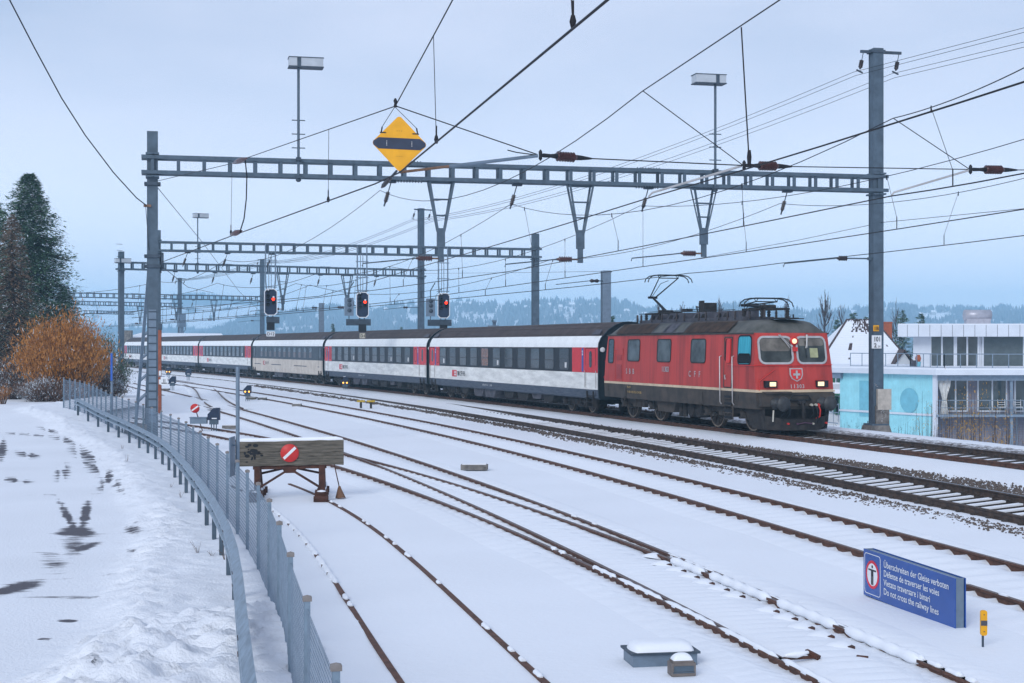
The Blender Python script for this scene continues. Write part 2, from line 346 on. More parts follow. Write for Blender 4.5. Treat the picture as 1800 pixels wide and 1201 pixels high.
def car_park():
    ds = np.unique(np.r_[np.arange(5, 30, .07), np.arange(30, 76, .16)]); vs = np.unique(np.r_[np.arange(-.5, 7, .09), np.arange(7, 40, .3)])
    Dm, Vm = np.meshgrid(ds, vs, indexing='ij'); d = Dm.ravel(); v = Vm.ravel(); x = fenceX(d) - v
    zg = fenceG(np.minimum(d, 64)); z = zg + .0*d
    # shoulder: snow bank between the guard rail and the road
    edge = np.interp(d, [5,12,16,22,30,45,64,80], [3.0,2.6,2.3,2.1,1.9,2.2,2.2,2.2]) + .5*(fbm(d*.5, d*0, 3, 5)-.5)
    bank = np.clip((edge-v)/.7, 0, 1)*np.clip((v+.5)/.5, 0, 1)
    rough = fbm(x*4.6, d*4.6, 4, 11); rough2 = fbm(x*12, d*12, 3, 21)
    lump = np.exp(-((v-edge+.55)/.55)**2)
    z = z + .10*bank + lump*(.05+.13*(rough-.35)+.07*(rough2-.5)) + bank*(.06*(rough-.5)+.035*(rough2-.5))
    # heap pushed up by the plough
    hx, hd = -3.35, 15.4
    q = ((x-hx)*.8-(d-hd)*.12)**2/1.25**2 + ((d-hd))**2/3.6**2
    heap = np.clip(1.1-q, 0, 1)**.7
    z = z + heap*(.20+.24*(rough-.3)+.13*(rough2-.5))
    road = 1-np.clip((edge+.2-v)/.3, 0, 1); z = z + road*.012*(fbm(x*2, d*.8, 4, 8)-.5) - .02
    z[(v < -.3)] -= .25
    z = z + np.where(v>25, -(v-25)*.03, 0)
    # bare asphalt patches where the photograph shows them
    u = CX + FPX*x/d; w = HY + FPX*(CAMZ-z)/d
    b = np.zeros_like(u)
    for (px, py, rx, ry, a, s) in ((138,935,30,9,.08,1.0),(150,905,9,34,.22,.88),(121,912,7,40,-.5,.86),(150,962,30,6,-.3,.8),(118,938,22,5,0,.9),(242,932,26,10,.1,.95),(237,968,16,4,0,1.1),(245,918,15,4,0,.9),
          (190,838,10,32,.5,.9),(215,862,14,9,.4,.9),(208,848,9,14,.6,.8),(120,1092,16,2.2,0,1.2),(78,1124,10,2,0,1.2),(35,1032,50,9,-.2,.85),(10,1038,30,8,-.2,.9),(3,790,9,20,.1,1.0),(48,800,26,6,.2,.85),(28,845,28,5,.1,.8),
          (150,800,45,16,.5,.62),(120,776,40,8,.3,.62),(165,822,32,12,.5,.68),(110,830,14,20,.5,.75),(88,757,30,5,.2,.6),(60,765,60,3,.05,.6),(130,960,26,30,.4,.55),(95,990,40,24,.5,.5),(235,1024,18,2,0,.95),(250,985,40,3,0,.6),(70,870,60,4,0,.45),(200,1010,70,5,0,.42),(120,1050,90,4,0,.42)):
        ca, sa = math.cos(a), math.sin(a); du = u-px; dv = w-py; e = ((du*ca+dv*sa)/rx)**2 + ((-du*sa+dv*ca)/ry)**2
        b = np.maximum(b, s*np.exp(-e*.9))
    # paving joints keep the snow
    til = ((np.mod(x*.8+d*.24, .42) < .09) | (np.mod(d*1.0-x*.24, .9) < .12)) & (w < 880)
    b = np.where(til, b-.45, b); b = np.where(b > .05, b + .22*(fbm(x*1.1, d*4.5, 3, 33)-.5)*2, b)
    b *= (1-np.clip(bank*1.5, 0, 1)); b[heap > .02] = 0
    o = npmesh('car_park', np.c_[x, d, z], gridfaces(len(ds), len(vs), True), mp_, attr={'bare': b}); tag(o, kind='structure')
car_park()

# ------------------------------------------------------------------ tracks
RP = [(-.036,-.002),(.036,-.002),(.036,-.036),(.010,-.05),(.010,-.14),(.072,-.157),(.072,-.172),(-.072,-.172),(-.072,-.157),(-.010,-.14),(-.010,-.05),(-.036,-.036)]
RMI = [1]+[0]*11
def rail_obj(parent, k, off, dz, m, topm, name='rail', rng=None, lift=0, step=.5):
    P, N, q, z, c = tpath(k, *(rng or (None,None)), step=step)
    mb = MB(); path = [(P[i,0]+N[i,0]*off, P[i,1]+N[i,1]*off, z+dz+lift) for i in range(len(P))]
    mb.sweep(RP, path, N, RMI); return mb.build(name, [m, topm], parent)
def tri(ph): return 1-np.abs(2*(ph-np.floor(ph))-1)
def snow_bed(parent, k, seed, rng=None, depth=.14, caps=0.0, full=1.9, cover=.0):
    # snow pressed round the rails, hollowed between the sleepers
    P, N, q, z, c = tpath(k, *(rng or (None,None)), step=.1)
    us = np.array([-full,-1.5,-1.15,-.98,-.9,-.85,-.815,-.79,-.765,-.735,-.71,-.685,-.65,-.6,-.5,-.25,0,.25,.5,.6,.65,.685,.71,.735,.765,.79,.815,.85,.9,.98,1.15,1.5,full])
    U = np.broadcast_to(us[None,:], (len(q), len(us))); Q = np.broadcast_to(q[:,None], U.shape)
    g = np.exp(-(np.maximum(np.abs(np.abs(U)-.75)-.03,0)/.15)**1.5)
    tr_ = tri(Q/.6 + .04*np.sign(U)); jit = .7+.6*noise2(np.floor(Q/.6+.5), np.sign(U)*3, seed)
    z0 = z + c*(np.clip(U,-.9,.9)+.75)/1.5
    h = -.046 - depth*g*tr_**.95*jit + .018*(fbm(P[:,0][:,None]*.9+U, P[:,1][:,None]*.9, 3, seed)-.5) - .019*np.cos(Q/.6*2*np.pi)*(1-g)*(np.abs(U)<1.25)
    under = (np.abs(np.abs(U)-.75) < .03); h = np.where(under, np.minimum(h, -.06), h)
    edge = np.clip((np.abs(U)-1.15)/(full-1.15), 0, 1); 
    X = P[:,0][:,None] + N[:,0][:,None]*U; Y = P[:,1][:,None] + N[:,1][:,None]*U
    zb = base_z(X, Y).reshape(X.shape) - .10
    Z = (z0+h)*(1-edge) + zb*edge
    o = npmesh('snow_bed', np.c_[X.ravel(), Y.ravel(), Z.ravel()], gridfaces(len(q), len(us), True), M['snow'], parent=parent)
    o.location = -parent.location; return o
def snow_caps(parent, k, off, dz, dens, rng, seed, r=.042, lmin=.08, lmax=.35):
    rn = random.Random(seed); P, N, q, z, c = tpath(k, *rng, step=.05); mb = MB(); i = 0
    while i < len(q)-12:
        if rn.random() < dens:
            L = int(rn.uniform(lmin, lmax)/.05)+2; L = min(L, len(q)-1-i)
            pts = [(P[i+j,0]+N[i+j,0]*off, P[i+j,1]+N[i+j,1]*off, z+dz+.004) for j in range(L+1)]
            hs = [max(.15, min(1, 3.2*math.sin(math.pi*(j+.3)/(L+.6))))*(.9+.1*math.sin(j*.7+seed)) for j in range(L+1)]
            mb.tube(pts, [r*h for h in hs], 7, 0); i += L
        i += 2 if dens > .5 else int(rn.uniform(2, 10))
    return tag(mb.build('snow_cap', M['snow_clean'], parent), kind='stuff')
def mk_track(name_label, k, seed, m, topm, rng=None, depth=.23, **kw):
    P, N, q, z, c = tpath(k, *(rng or (None,None)), step=1); t = thing('railway_track', name_label, 'railway track', (float(P[0,0]), float(P[0,1]), z), 0, 'railway tracks')
    rail_obj(t, k, -.75, 0, m, topm, rng=rng); rail_obj(t, k, .75, c, m, topm, rng=rng); snow_bed(t, k, seed, rng, depth, **kw); return t
tT3 = mk_track('snow covered track nearest the main line with two brown rails and scalloped snow', 'T3', 31, M['rust'], M['railtop_rust'])
tA = mk_track('snow covered siding forking off beside the buffer stop, the fork nearer the train', 'A', 32, M['rust'], M['railtop_rust'])
tB = mk_track('snow covered siding curving left behind the wooden buffer stop, nearer fork', 'B', 33, M['rust'], M['railtop_rust'])
tD = mk_track('short curved crossover track in the snow at the far left of the yard', 'D', 34, M['rust'], M['railtop_rust'], full=1.3)
# dead-end track in front of the buffer stop
t5 = thing('railway_track', 'rusty dead-end track with snow on its rails running up to the wooden buffer stop', 'railway track', (-1.0, 24, -.5), 0, 'railway tracks')
rail_obj(t5, 'T5', -.75, 0, M['rust'], M['rust']); rail_obj(t5, 'T5', .75, 0, M['rust'], M['rust'])
snow_bed(t5, 'T5', 35, None, .05, full=1.8)
snow_caps(t5, 'T5', .75, 0, .3, (16, 36), 3); snow_caps(t5, 'T5', -.75, -.02, .9, (23, 37), 4, .062, .5, 1.6); snow_caps(t5, 'T5', -.75, 0, .10, (14, 24), 5)
snow_caps(tB, 'B', -.75, -.005, .75, (14, 24), 6, .042, .5, 2.2); snow_caps(tB, 'B', -.75, 0, .12, (25, 29), 7); snow_caps(tB, 'B', .75, -.02, .9, (16.5, 24.5), 16, .075, 1.0, 3.0)
snow_caps(tA, 'A', .75, 0, .6, (12, 19), 8, .045, .1, .3); snow_caps(tA, 'A', .75, -.03, .85, (18, 25.5), 9, .042, .5, 2.2); snow_caps(tA, 'A', .75, 0, .12, (25.5, 34), 10)
snow_caps(tT3, 'T3', -.75, .0, .1, (15, 26), 11, .04, .05, .12)
# the two running lines
def sleepers(parent, k, rng, m, ms, top, hw=1.28, skip=0):
    P, N, q, z, c = tpath(k, *rng, step=.6); rest = MB()
    proto = None
    for i in range(len(q)):
        tx, ty = -N[i,1], N[i,0]; mb = MB() if (i < 100) else rest
        cz = z + c*.5 + top; cc = Vector((P[i,0], P[i,1], cz-.09)); ux = Vector((N[i,0], N[i,1], c/1.5))
        mb.obox(cc, ux, hw, .12, .09, 0)
        if ms: 
            j = random.uniform(.8,1.05); mb.obox(cc+Vector((0,0,.1+random.uniform(0,.012)))+Vector((tx,ty,0))*random.uniform(-.02,.02), ux, .62*j, .085*j, .02, 1)
        for s in (-1,1):
            for e in (-1,1): mb.obox(cc+ux*(s*.75+e*.12)+Vector((0,0,.115)), ux, .035, .05, .03, 0)
        if i < 100: mb.build('sleeper', [m, M['snow_clean']], parent)
    if rest.v: tag(rest.build('sleeper', [m, M['snow_clean']], parent), kind='stuff')
ball, nb, pb, rb = snowmat('ballast with snow', .02, .8, 25)
nz1 = nb.nodes.new('ShaderNodeTexNoise'); nz1.inputs['Scale'].default_value = 7; nz1.inputs['Detail'].default_value = 8; nz1.inputs['Roughness'].default_value = .7
tcb = nb.nodes.new('ShaderNodeTexCoord'); nb.links.new(tcb.outputs['Object'], nz1.inputs['Vector'])
atb = nb.nodes.new('ShaderNodeAttribute'); atb.attribute_name = 'stone'
mm = nb.nodes.new('ShaderNodeMath'); mm.operation = 'ADD'; nb.links.new(nz1.outputs['Fac'], mm.inputs[0]); nb.links.new(atb.outputs['Fac'], mm.inputs[1])
rr = nb.nodes.new('ShaderNodeMapRange'); rr.inputs['From Min'].default_value = .85; rr.inputs['From Max'].default_value = 1.0; nb.links.new(mm.outputs[0], rr.inputs['Value'])
mxb = nb.nodes.new('ShaderNodeMix'); mxb.data_type = 'RGBA'; mxb.inputs[7].default_value = (.085,.068,.062,1); nb.links.new(rr.outputs[0], mxb.inputs[0]); nb.links.new(rb.outputs[0], mxb.inputs[6]); nb.links.new(mxb.outputs[2], pb.inputs['Base Color'])
def ballast_bed(parent, k, rng, prof):
    # prof: list of (u, z below near rail, stone amount)
    P, N, q, z, c = tpath(k, *rng, step=.3); us = np.array([p[0] for p in prof]); zz = np.array([p[1] for p in prof]); st = np.array([p[2] for p in prof])
    U = np.broadcast_to(us[None,:], (len(q), len(us))); X = P[:,0][:,None]+N[:,0][:,None]*U; Y = P[:,1][:,None]+N[:,1][:,None]*U
    Z = z + c*(np.clip(U,-.9,.9)+.75)/1.5 + zz[None,:] + .02*(fbm(X*1.5, Y*1.5, 3, 2)-.5)
    zb = base_z(X, Y).reshape(X.shape)-.12; Z[:,0] = zb[:,0]; Z[:,-1] = zb[:,-1]
    o = npmesh('ballast_bed', np.c_[X.ravel(), Y.ravel(), Z.ravel()], gridfaces(len(q), len(us), True), ball, parent=parent, attr={'stone': np.broadcast_to(st[None,:], U.shape).ravel()}); o.location = -parent.location
t2 = thing('railway_track', 'clear running track with dark ballast between its rails, in front of the train', 'railway track', (8, 36, -.34), 0, 'railway tracks')
rail_obj(t2, 'T2', -.75, 0, M['rust_dark'], M['rust_dark']); rail_obj(t2, 'T2', .75, .13, M['rust_dark'], M['railtop'])
ballast_bed(t2, 'T2', (None,None), [(-2.4,-.3,0),(-1.75,-.16,.3),(-1.5,-.15,.5),(-1.3,-.15,.1),(-.95,-.16,.1),(-.68,-.19,.5),(-.4,-.20,.62),(0,-.20,.62),(.4,-.20,.62),(.68,-.19,.5),(.95,-.15,.45),(1.3,-.14,.40),(1.7,-.13,.36),(2.2,-.16,.2),(2.9,-.24,.0)])
sleepers(t2, 'T2', (24, 150), M['sleeper'], True, -.165)
t1 = thing('railway_track', 'clear running track the train stands on, rightmost track of the yard', 'railway track', (14, 36, 0), 0, 'railway tracks')
rail_obj(t1, 'T1', -.75, 0, M['rust'], M['rust']); rail_obj(t1, 'T1', .75, .09, M['rust_dark'], M['railtop'])
ballast_bed(t1, 'T1', (None,None), [(-2.6,-.3,0),(-1.9,-.17,.0),(-1.3,-.13,.0),(-.95,-.11,.05),(-.85,-.13,.2),(-.68,-.16,.2),(-.4,-.165,.2),(0,-.165,.2),(.4,-.165,.2),(.68,-.17,.5),(.95,-.14,.6),(1.3,-.05,.5),(1.8,-.01,.4),(2.2,.01,.0),(2.8,-.01,.0),(3.4,-.25,0)])
sleepers(t1, 'T1', (-36, 60), M['sleeper'], False, -.145)

def stones(name, items, m):
    # many small broken stones joined as one mesh
    base = np.array([(1,0,0),(-1,0,0),(0,1,0),(0,-1,0),(0,0,1),(0,0,-1)], float); F = np.array([(0,2,4),(2,1,4),(1,3,4),(3,0,4),(2,0,5),(1,2,5),(3,1,5),(0,3,5)])
    n = len(items); it = np.array(items); V = base[None]*(.55+.9*RNG.random((n,6,1))); a = RNG.random(n)*6.28; b = RNG.random(n)*6.28
    V = V*np.stack([np.ones(n), .6+.5*RNG.random(n), .5+.5*RNG.random(n)], 1)[:,None,:]
    ca, sa, cb, sb = np.cos(a), np.sin(a), np.cos(b), np.sin(b)
    x = V[:,:,0]*ca[:,None]-V[:,:,1]*sa[:,None]; y = V[:,:,0]*sa[:,None]+V[:,:,1]*ca[:,None]; zz = V[:,:,2]
    y2 = y*cb[:,None]-zz*sb[:,None]; z2 = y*sb[:,None]+zz*cb[:,None]
    V = np.stack([x, y2, z2], 2)*it[:,3][:,None,None] + it[:,None,:3]
    FF = (F[None]+6*np.arange(n)[:,None,None]).reshape(-1,3)
    return npmesh(name, V.reshape(-1,3), FF, m, smooth=False)
M['stone'] = mat('ballast stone', (.045,.035,.032), .9, 0, .3, 60, col2=(.17,.135,.115), lo=.3, hi=.7)
def scatter(k, rng, u0, u1, dens, seed, size=.026, zoff=-.14, feather=True, sparse=None):
    P, N, q, z, c = tpath(k, *rng, step=.25); out = []; rn = np.random.default_rng(seed); L = q[-1]
    n = int(L*(u1-u0)*dens); s = rn.random(n)*L; u = u0+(u1-u0)*rn.random(n)
    dd = np.interp(s, q, P[:,1]); keep = rn.random(n) < np.clip(38/dd, .25, 1)
    edge = np.minimum(u-u0, u1-u)/(u1-u0)*2; nn_ = fbm(s*.6, u*1.2, 4, seed); keep &= (nn_ + .35*edge) > .42+(.0 if sparse is None else sparse)
    s = s[keep]; u = u[keep]; x = np.interp(s, q, P[:,0])+np.interp(s, q, N[:,0])*u; y = np.interp(s, q, P[:,1])+np.interp(s, q, N[:,1])*u
    zz = np.maximum(z + c*(np.clip(u,-.9,.9)+.75)/1.5 + zoff, base_z(x, y)-.05+.0) 
    far = np.maximum(1, (y/38)**.8); return list(np.c_[x, y, zz+.0*rn.random(len(x)), size*(.6+.9*rn.random(len(x)))*far])
it = scatter('T2', (24,130), .85, 2.3, 100, 1, .030, zoff=-.115) + scatter('T2', (24,75), 1.2, 3.1, 40, 8, .031, zoff=-.12, sparse=.05) + scatter('T2', (24,130), -1.85, -1.2, 105, 2, .028, -.135, sparse=.05) + scatter('T2', (24,60), -2.3, -1.3, 22, 9, .028, -.15, sparse=.08) + scatter('T2', (24,60), -.66, .66, 60, 3, .022, -.19)
it += scatter('T1', (-36,60), 1.1, 2.05, 150, 4, .042, -.05) + scatter('T1', (-36,60), -1.05, -.88, 40, 5, .02, -.08, sparse=.1)
tag(stones('ballast_gravel', it, M['stone']), 'dark broken ballast stones showing through the snow beside the running tracks', 'gravel', kind='stuff')

# ------------------------------------------------------------------ hills
mh, nh, ph, rh = snowmat('hill snow', .03, 0, 9)
ath = nh.nodes.new('ShaderNodeAttribute'); ath.attribute_name = 'forest'
mxh = nh.nodes.new('ShaderNodeMix'); mxh.data_type = 'RGBA'; mxh.inputs[7].default_value = (.09,.11,.14,1); nh.links.new(ath.outputs['Fac'], mxh.inputs[0]); nh.links.new(rh.outputs[0], mxh.inputs[6]); nh.links.new(mxh.outputs[2], ph.inputs['Base Color'])
S1 = [(-700,606),(250,606),(330,596),(380,582),(430,566),(470,557),(520,551),(560,547),(640,549),(700,542),(760,539),(820,534),(900,537),(960,535),(1040,533),(1080,536),(1120,543),(1180,551),(1230,548),(1300,541),(1350,547),(1420,553),(1500,548),(1560,545),(1620,548),(1700,548),(1800,547),(2500,545)]
S2 = [(-700,530),(60,532),(150,531),(220,529),(280,526),(330,523),(370,523),(410,530),(450,536),(500,549),(560,565),(700,590),(2500,600)]
def hill(name, S, r0, r1, seed, forest):
    us = np.arange(-650, 2450, 5.0); ts = np.linspace(0, 1.25, 70); Sx = np.array(S, float)
    U, T_ = np.meshgrid(us, ts, indexing='ij'); U = U.ravel(); T_ = T_.ravel()
    ytop = np.interp(U, Sx[:,0], Sx[:,1]); r = r0 + (r1-r0)*T_
    H = (HY-ytop)*r1/FPX + CAMZ; s = np.clip(T_, 0, 1); prof = np.interp(s, [0,.12,.45,.62,.8,1], [0,.08,.62,.86,.95,1.0])
    z = -6 + (H+6)*prof + (fbm(U*.02, T_*5, 4, seed)-.5)*H*.16*np.sin(np.pi*np.clip(T_,0,1)) - np.maximum(T_-1,0)*H*2
    X = (U-CX)/FPX*r; fo = forest(U, T_, HY-(z-CAMZ)/r*FPX)
    o = npmesh(name, np.c_[X, r, z], gridfaces(len(us), len(ts)), mh, attr={'forest': fo}); tag(o, kind='structure')
    return U, T_, X, r, z, fo
def f1(U, T_, y):
    n = fbm(U*.011, y*.09, 4, 41); n2 = fbm(U*.05, y*.25, 3, 42)
    f = np.where(T_ > .60, np.clip((n2-.60)*9, 0, 1), 1.0)
    st = fbm(U*.16, y*.07, 3, 44); f = f*(1-.9*np.clip((st-.51)*7, 0, 1)*(y < 575))
    f = np.where((T_ <= .60) & (n > .66), np.clip(1-(n-.66)*20, .2, 1), f)
    cl = np.exp(-(((U-728)/14)**2+((y-562)/9)**2)**2); cl2 = np.exp(-(((U-1650)/40)**2+((y-556)/6)**2)**2)
    f = f*(1-np.clip(cl*1.5+cl2*1.5, 0, 1)); return np.where(y > 590, 1, f)
def f2(U, T_, y):
    n = fbm(U*.012, y*.07, 4, 51); f = np.zeros_like(U)
    f = np.where((y < 538+14*(n-.5)) & (U > 300), 1.0, f); f = np.where(y > 576+22*(n-.5), 1.0, f)
    n3 = fbm(U*.03, y*.16, 4, 52); f = np.maximum(f, np.clip((n3-.60)*9, 0, .9)); return f
h1 = hill('hills', S1, 1100, 2300, 61, f1); h2 = hill('mountain', S2, 1900, 2950, 62, f2)
M['far_tree'] = mat('far forest', (.07,.09,.12), .9, 0, .35, .05, col2=(.17,.20,.24))
def far_forest(name, hd, n, seed, hmin, hmax, label, umin=-50, umax=1900):
    U, T_, X, r, z, fo = hd; rn = np.random.default_rng(seed); w_ = fo*(U > umin)*(U < umax)*(T_ < 1.0)*(r**1.0); p = w_/w_.sum(); idx = rn.choice(len(U), n, p=p)
    du = (rn.random(n)-.5)*5/FPX*r[idx]; dr = (rn.random(n)-.5)*(r.max()-r.min())/70
    x = X[idx]+du; y = r[idx]+dr; zz = z[idx]-1; h = hmin+(hmax-hmin)*rn.random(n); rad = h*(.16+.14*rn.random(n))
    a = rn.random(n)*2; V = []
    for k in range(4): V.append(np.c_[x+rad*np.cos(a+k*math.pi/2), y+rad*np.sin(a+k*math.pi/2), zz+h*.15])
    V.append(np.c_[x, y, zz+h]); V = np.stack(V, 1).reshape(-1,3)
    F = np.array([(0,1,4),(1,2,4),(2,3,4),(3,0,4)]); FF = (F[None]+5*np.arange(n)[:,None,None]).reshape(-1,3)
    tag(npmesh(name, V, FF, M['far_tree'], smooth=False), label, 'forest', kind='stuff')
far_forest('forest', h1, 26000, 71, 4.5, 10, 'dark blue forest covering the slope of the nearer hill on the horizon')
far_forest('forest', h2, 9000, 72, 5, 11, 'pale blue forest patches on the snowy mountain at the left horizon')
# haze: plain closed box of thin even air
def haze(den):
    mb = MB(); mb.box((-2900,-50,-9), (2900,3350,118)); m = bpy.data.materials.new('haze'); m.use_nodes = True; n = m.node_tree; n.nodes.clear()
    o = n.nodes.new('ShaderNodeOutputMaterial'); v = n.nodes.new('ShaderNodeVolumePrincipled'); v.inputs['Density'].default_value = den; v.inputs['Color'].default_value = (.47,.79,1,1); v.inputs['Anisotropy'].default_value = .0
    n.links.new(v.outputs[0], o.inputs['Volume']); ob = mb.build('haze', m); tag(ob, 'thin pale blue winter haze over the whole yard and hills', 'haze', kind='stuff')
haze(.0005)
# ------------------------------------------------------------------ the train
M['loco_red'] = mat('faded red loco paint', (.22,.026,.022), .5, 0, .12, 2.4, col2=(.48,.046,.036), stretch=(1,1,.10), spec=.35, lo=.25, hi=.55)
M['loco_red2'] = mat('fresh red paint', (.62,.035,.03), .4, 0, .08, 2)
M['loco_frame'] = mat('grimy loco frame', (.045,.042,.040), .8, .1, .3, 2.2, col2=(.085,.07,.06))
M['loco_roof'] = mat('sooty loco roof', (.06,.065,.06), .7, .1, .3, 1.3, col2=(.13,.13,.12))
M['louvre'] = mat('brown louvre', (.04,.024,.017), .7, .1, .3, 3, col2=(.09,.055,.035))
M['cream'] = mat('cream stripe', (.58,.46,.32), .6, 0, .12, 3)
M['roofgear'] = mat('roof equipment grey', (.055,.055,.068), .7, .2, .3, 3, col2=(.11,.11,.13))
M['silver'] = mat('bare aluminium', (.50,.49,.48), .4, .6, .1, 5)
M['gl_grey'] = glass('dusty window glass', (.07,.085,.09), .25)
M['gl_dark'] = glass('dark window glass', (.010,.013,.015), .12)
M['gl_mid'] = glass('coach window glass', (.03,.04,.045), .06)
M['gl_lit'] = glass('coach window with brown interior', (.15,.06,.03), .1)
M['curtain'] = mat('turquoise cab curtain', (.02,.28,.38), .5, 0, .35, 9, stretch=(1,1,.1), col2=(.05,.42,.52))
M['wshield_top'] = glass('windscreen with drawn blind', (.15,.135,.115), .15)
M['wshield'] = glass('windscreen', (.045,.052,.05), .08)
M['buffer'] = mat('worn buffer steel', (.05,.052,.055), .5, .3, .2, 6); M['lamp_on'] = mat('lit headlamp', (.9,.7,.45), .4, emit=(1,.60,.30), es=.95)
M['coach_white'] = mat('dirty coach white', (.58,.58,.56), .5, 0, .1, 1.6, col2=(.80,.80,.77), stretch=(.6,.6,2.5))
M['coach_top'] = mat('coach cantrail white', (.80,.82,.82), .5, 0, .05, 2)
M['band'] = mat('anthracite window band', (.013,.016,.021), .5, 0, .2, 3, spec=.25)
M['skirt'] = mat('blue grey coach skirt', (.045,.06,.09), .7, 0, .2, 3, col2=(.09,.11,.14), stretch=(.5,.5,6))
M['coach_roof'] = mat('brown coach roof', (.050,.038,.038), .75, .1, .2, 1.5, col2=(.082,.064,.062), stretch=(1,1,1))
M['end'] = mat('coach end wall', (.012,.022,.03), .6, 0, .2, 2)
M['coach_red'] = mat('coach door red', (.58,.02,.028), .4, 0, .08, 3)
M['strip2'] = mat('blue class strip', (.03,.09,.33), .5)
M['old_grey'] = mat('blue grey of the older coach', (.048,.065,.082), .55, 0, .15, 1.5)
M['old_cream'] = mat('grubby cream of the older coach', (.48,.42,.36), .65, 0, .15, 1.5, col2=(.60,.54,.47))
M['marking'] = mat('pale marking', (.6,.6,.6), .6)
M['black_txt'] = mat('black lettering', (.02,.02,.025), .6)
M['gold_txt'] = mat('yellow lettering', (.55,.36,.10), .6)
M['red_lamp'] = mat('red signal light', (.8,.02,.01), .4, emit=(1,.03,.008), es=3.2)
M['tail_red'] = mat('unlit tail lamp', (.30,.01,.012), .3)

M['wheel'] = mat('worn wheel steel', (.035,.028,.024), .6, .3, .3, 5, col2=(.07,.055,.045))
M['tyre'] = mat('pale worn tyre face', (.20,.155,.12), .5, .4, .3, 8)
def bogie(parent, x, wb, wr, hw=.95, m=None, spokes=True):
    b = MB(); wz = wr
    for s in (-1, 1):
        y = s*hw
        b.box((x-wb/2-.55, y-.06, wz-.02), (x+wb/2+.55, y+.06, wz+.20)); b.box((x-.6, y-.09, wz-.14), (x+.6, y+.09, wz+.25))
        for e in (-1, 1):
            ax = x+e*wb/2
            b.box((ax-.17, y+s*.04-.07, wz-.17), (ax+.17, y+s*.04+.13, wz+.17)); b.lathe((ax, y, wz), (ax, y+s*.2, wz), [(0,.14),(.9,.14),(1,.09)], 12)
            for q in (-.34, .34): 
                for t in range(5): b.lathe((ax+q, y, wz-.12+t*.085), (ax+q, y, wz-.07+t*.085), [(0,.07),(.5,.1),(1,.07)], 8)
                b.box((ax+q-.09, y-.09, wz-.2), (ax+q+.09, y+.09, wz-.13))
        for q in (-.25, .25): b.lathe((x+q, y+s*.03, wz-.1), (x+q, y+s*.03, wz+.42), [(0,.1),(.1,.12),(.5,.1),(.9,.12),(1,.1)], 8)
        b.tube([(x-.2, y+s*.12, wz+.1), (x+.9, y+s*.12, wz+.16)], .035, 6)
    b.box((x-.25, -hw, wz+.05), (x+.25, hw, wz+.3))
    o = b.build('bogie', m or M['dark'], parent, True)
    for e in (-1, 1):
        for s in (-1, 1):
            wmb = MB(); ax = x+e*wb/2; y0 = s*.75
            wmb.lathe((ax, y0-s*.09, wz-.0), (ax, y0+s*.05, wz), [(0,.02),(.001,wr+.025),(.2,wr+.025),(.25,wr),(.92,wr),(.93,wr-.075),(.95,wr-.09),(.80,wr-.10),(.80,.2),(1,.17),(1.001,.01)], 28)
            wmb.tube([(ax, y0+s*.050, wz), (ax, y0+s*.052, wz), (ax, y0+s*.058, wz), (ax, y0+s*.060, wz)], [wr-.055, wr-.05, wr-.004, wr-.002], 28, 1, cap=False)
            if spokes:
                for k in range(10):
                    a = k*math.pi/5; wmb.bar((ax+.15*math.cos(a), y0+s*.045, wz+.15*math.sin(a)), (ax+(wr-.1)*math.cos(a), y0+s*.045, wz+(wr-.1)*math.sin(a)), .05, .04)
            wmb.build('wheel', [M['wheel'], M['tyre']], o, True)
    ax_ = MB()
    for e in (-1,1): ax_.tube([(x+e*wb/2, -.8, wz), (x+e*wb/2, .8, wz)], .09, 8)
    ax_.build('axle', M['dark'], o, True); return o
def buffers(parent, x, dirn, z=1.05, w=.87, m=None):
    for s in (-1, 1):
        b = MB(); b.lathe((x, s*w, z), (x+dirn*.62, s*w, z), [(0,.2),(.06,.2),(.07,.14),(.5,.14),(.52,.11),(.84,.11),(.85,.23),(.93,.25),(.99,.24),(1,.001)], 22)
        b.build('buffer', m or M['dark'], parent, True)
def place(name, label, s_ref, s_rear, s_front, group=None, cat='railway coach'):
    # rigid vehicle: origin at its rear end, x axis towards the front
    xr, yr, _ = T1s(s_rear); xf, yf, _ = T1s(s_front); a = math.atan2(yf-yr, xf-xr)
    t = thing(name, label, cat, (xr, yr, .03), a, group); return t
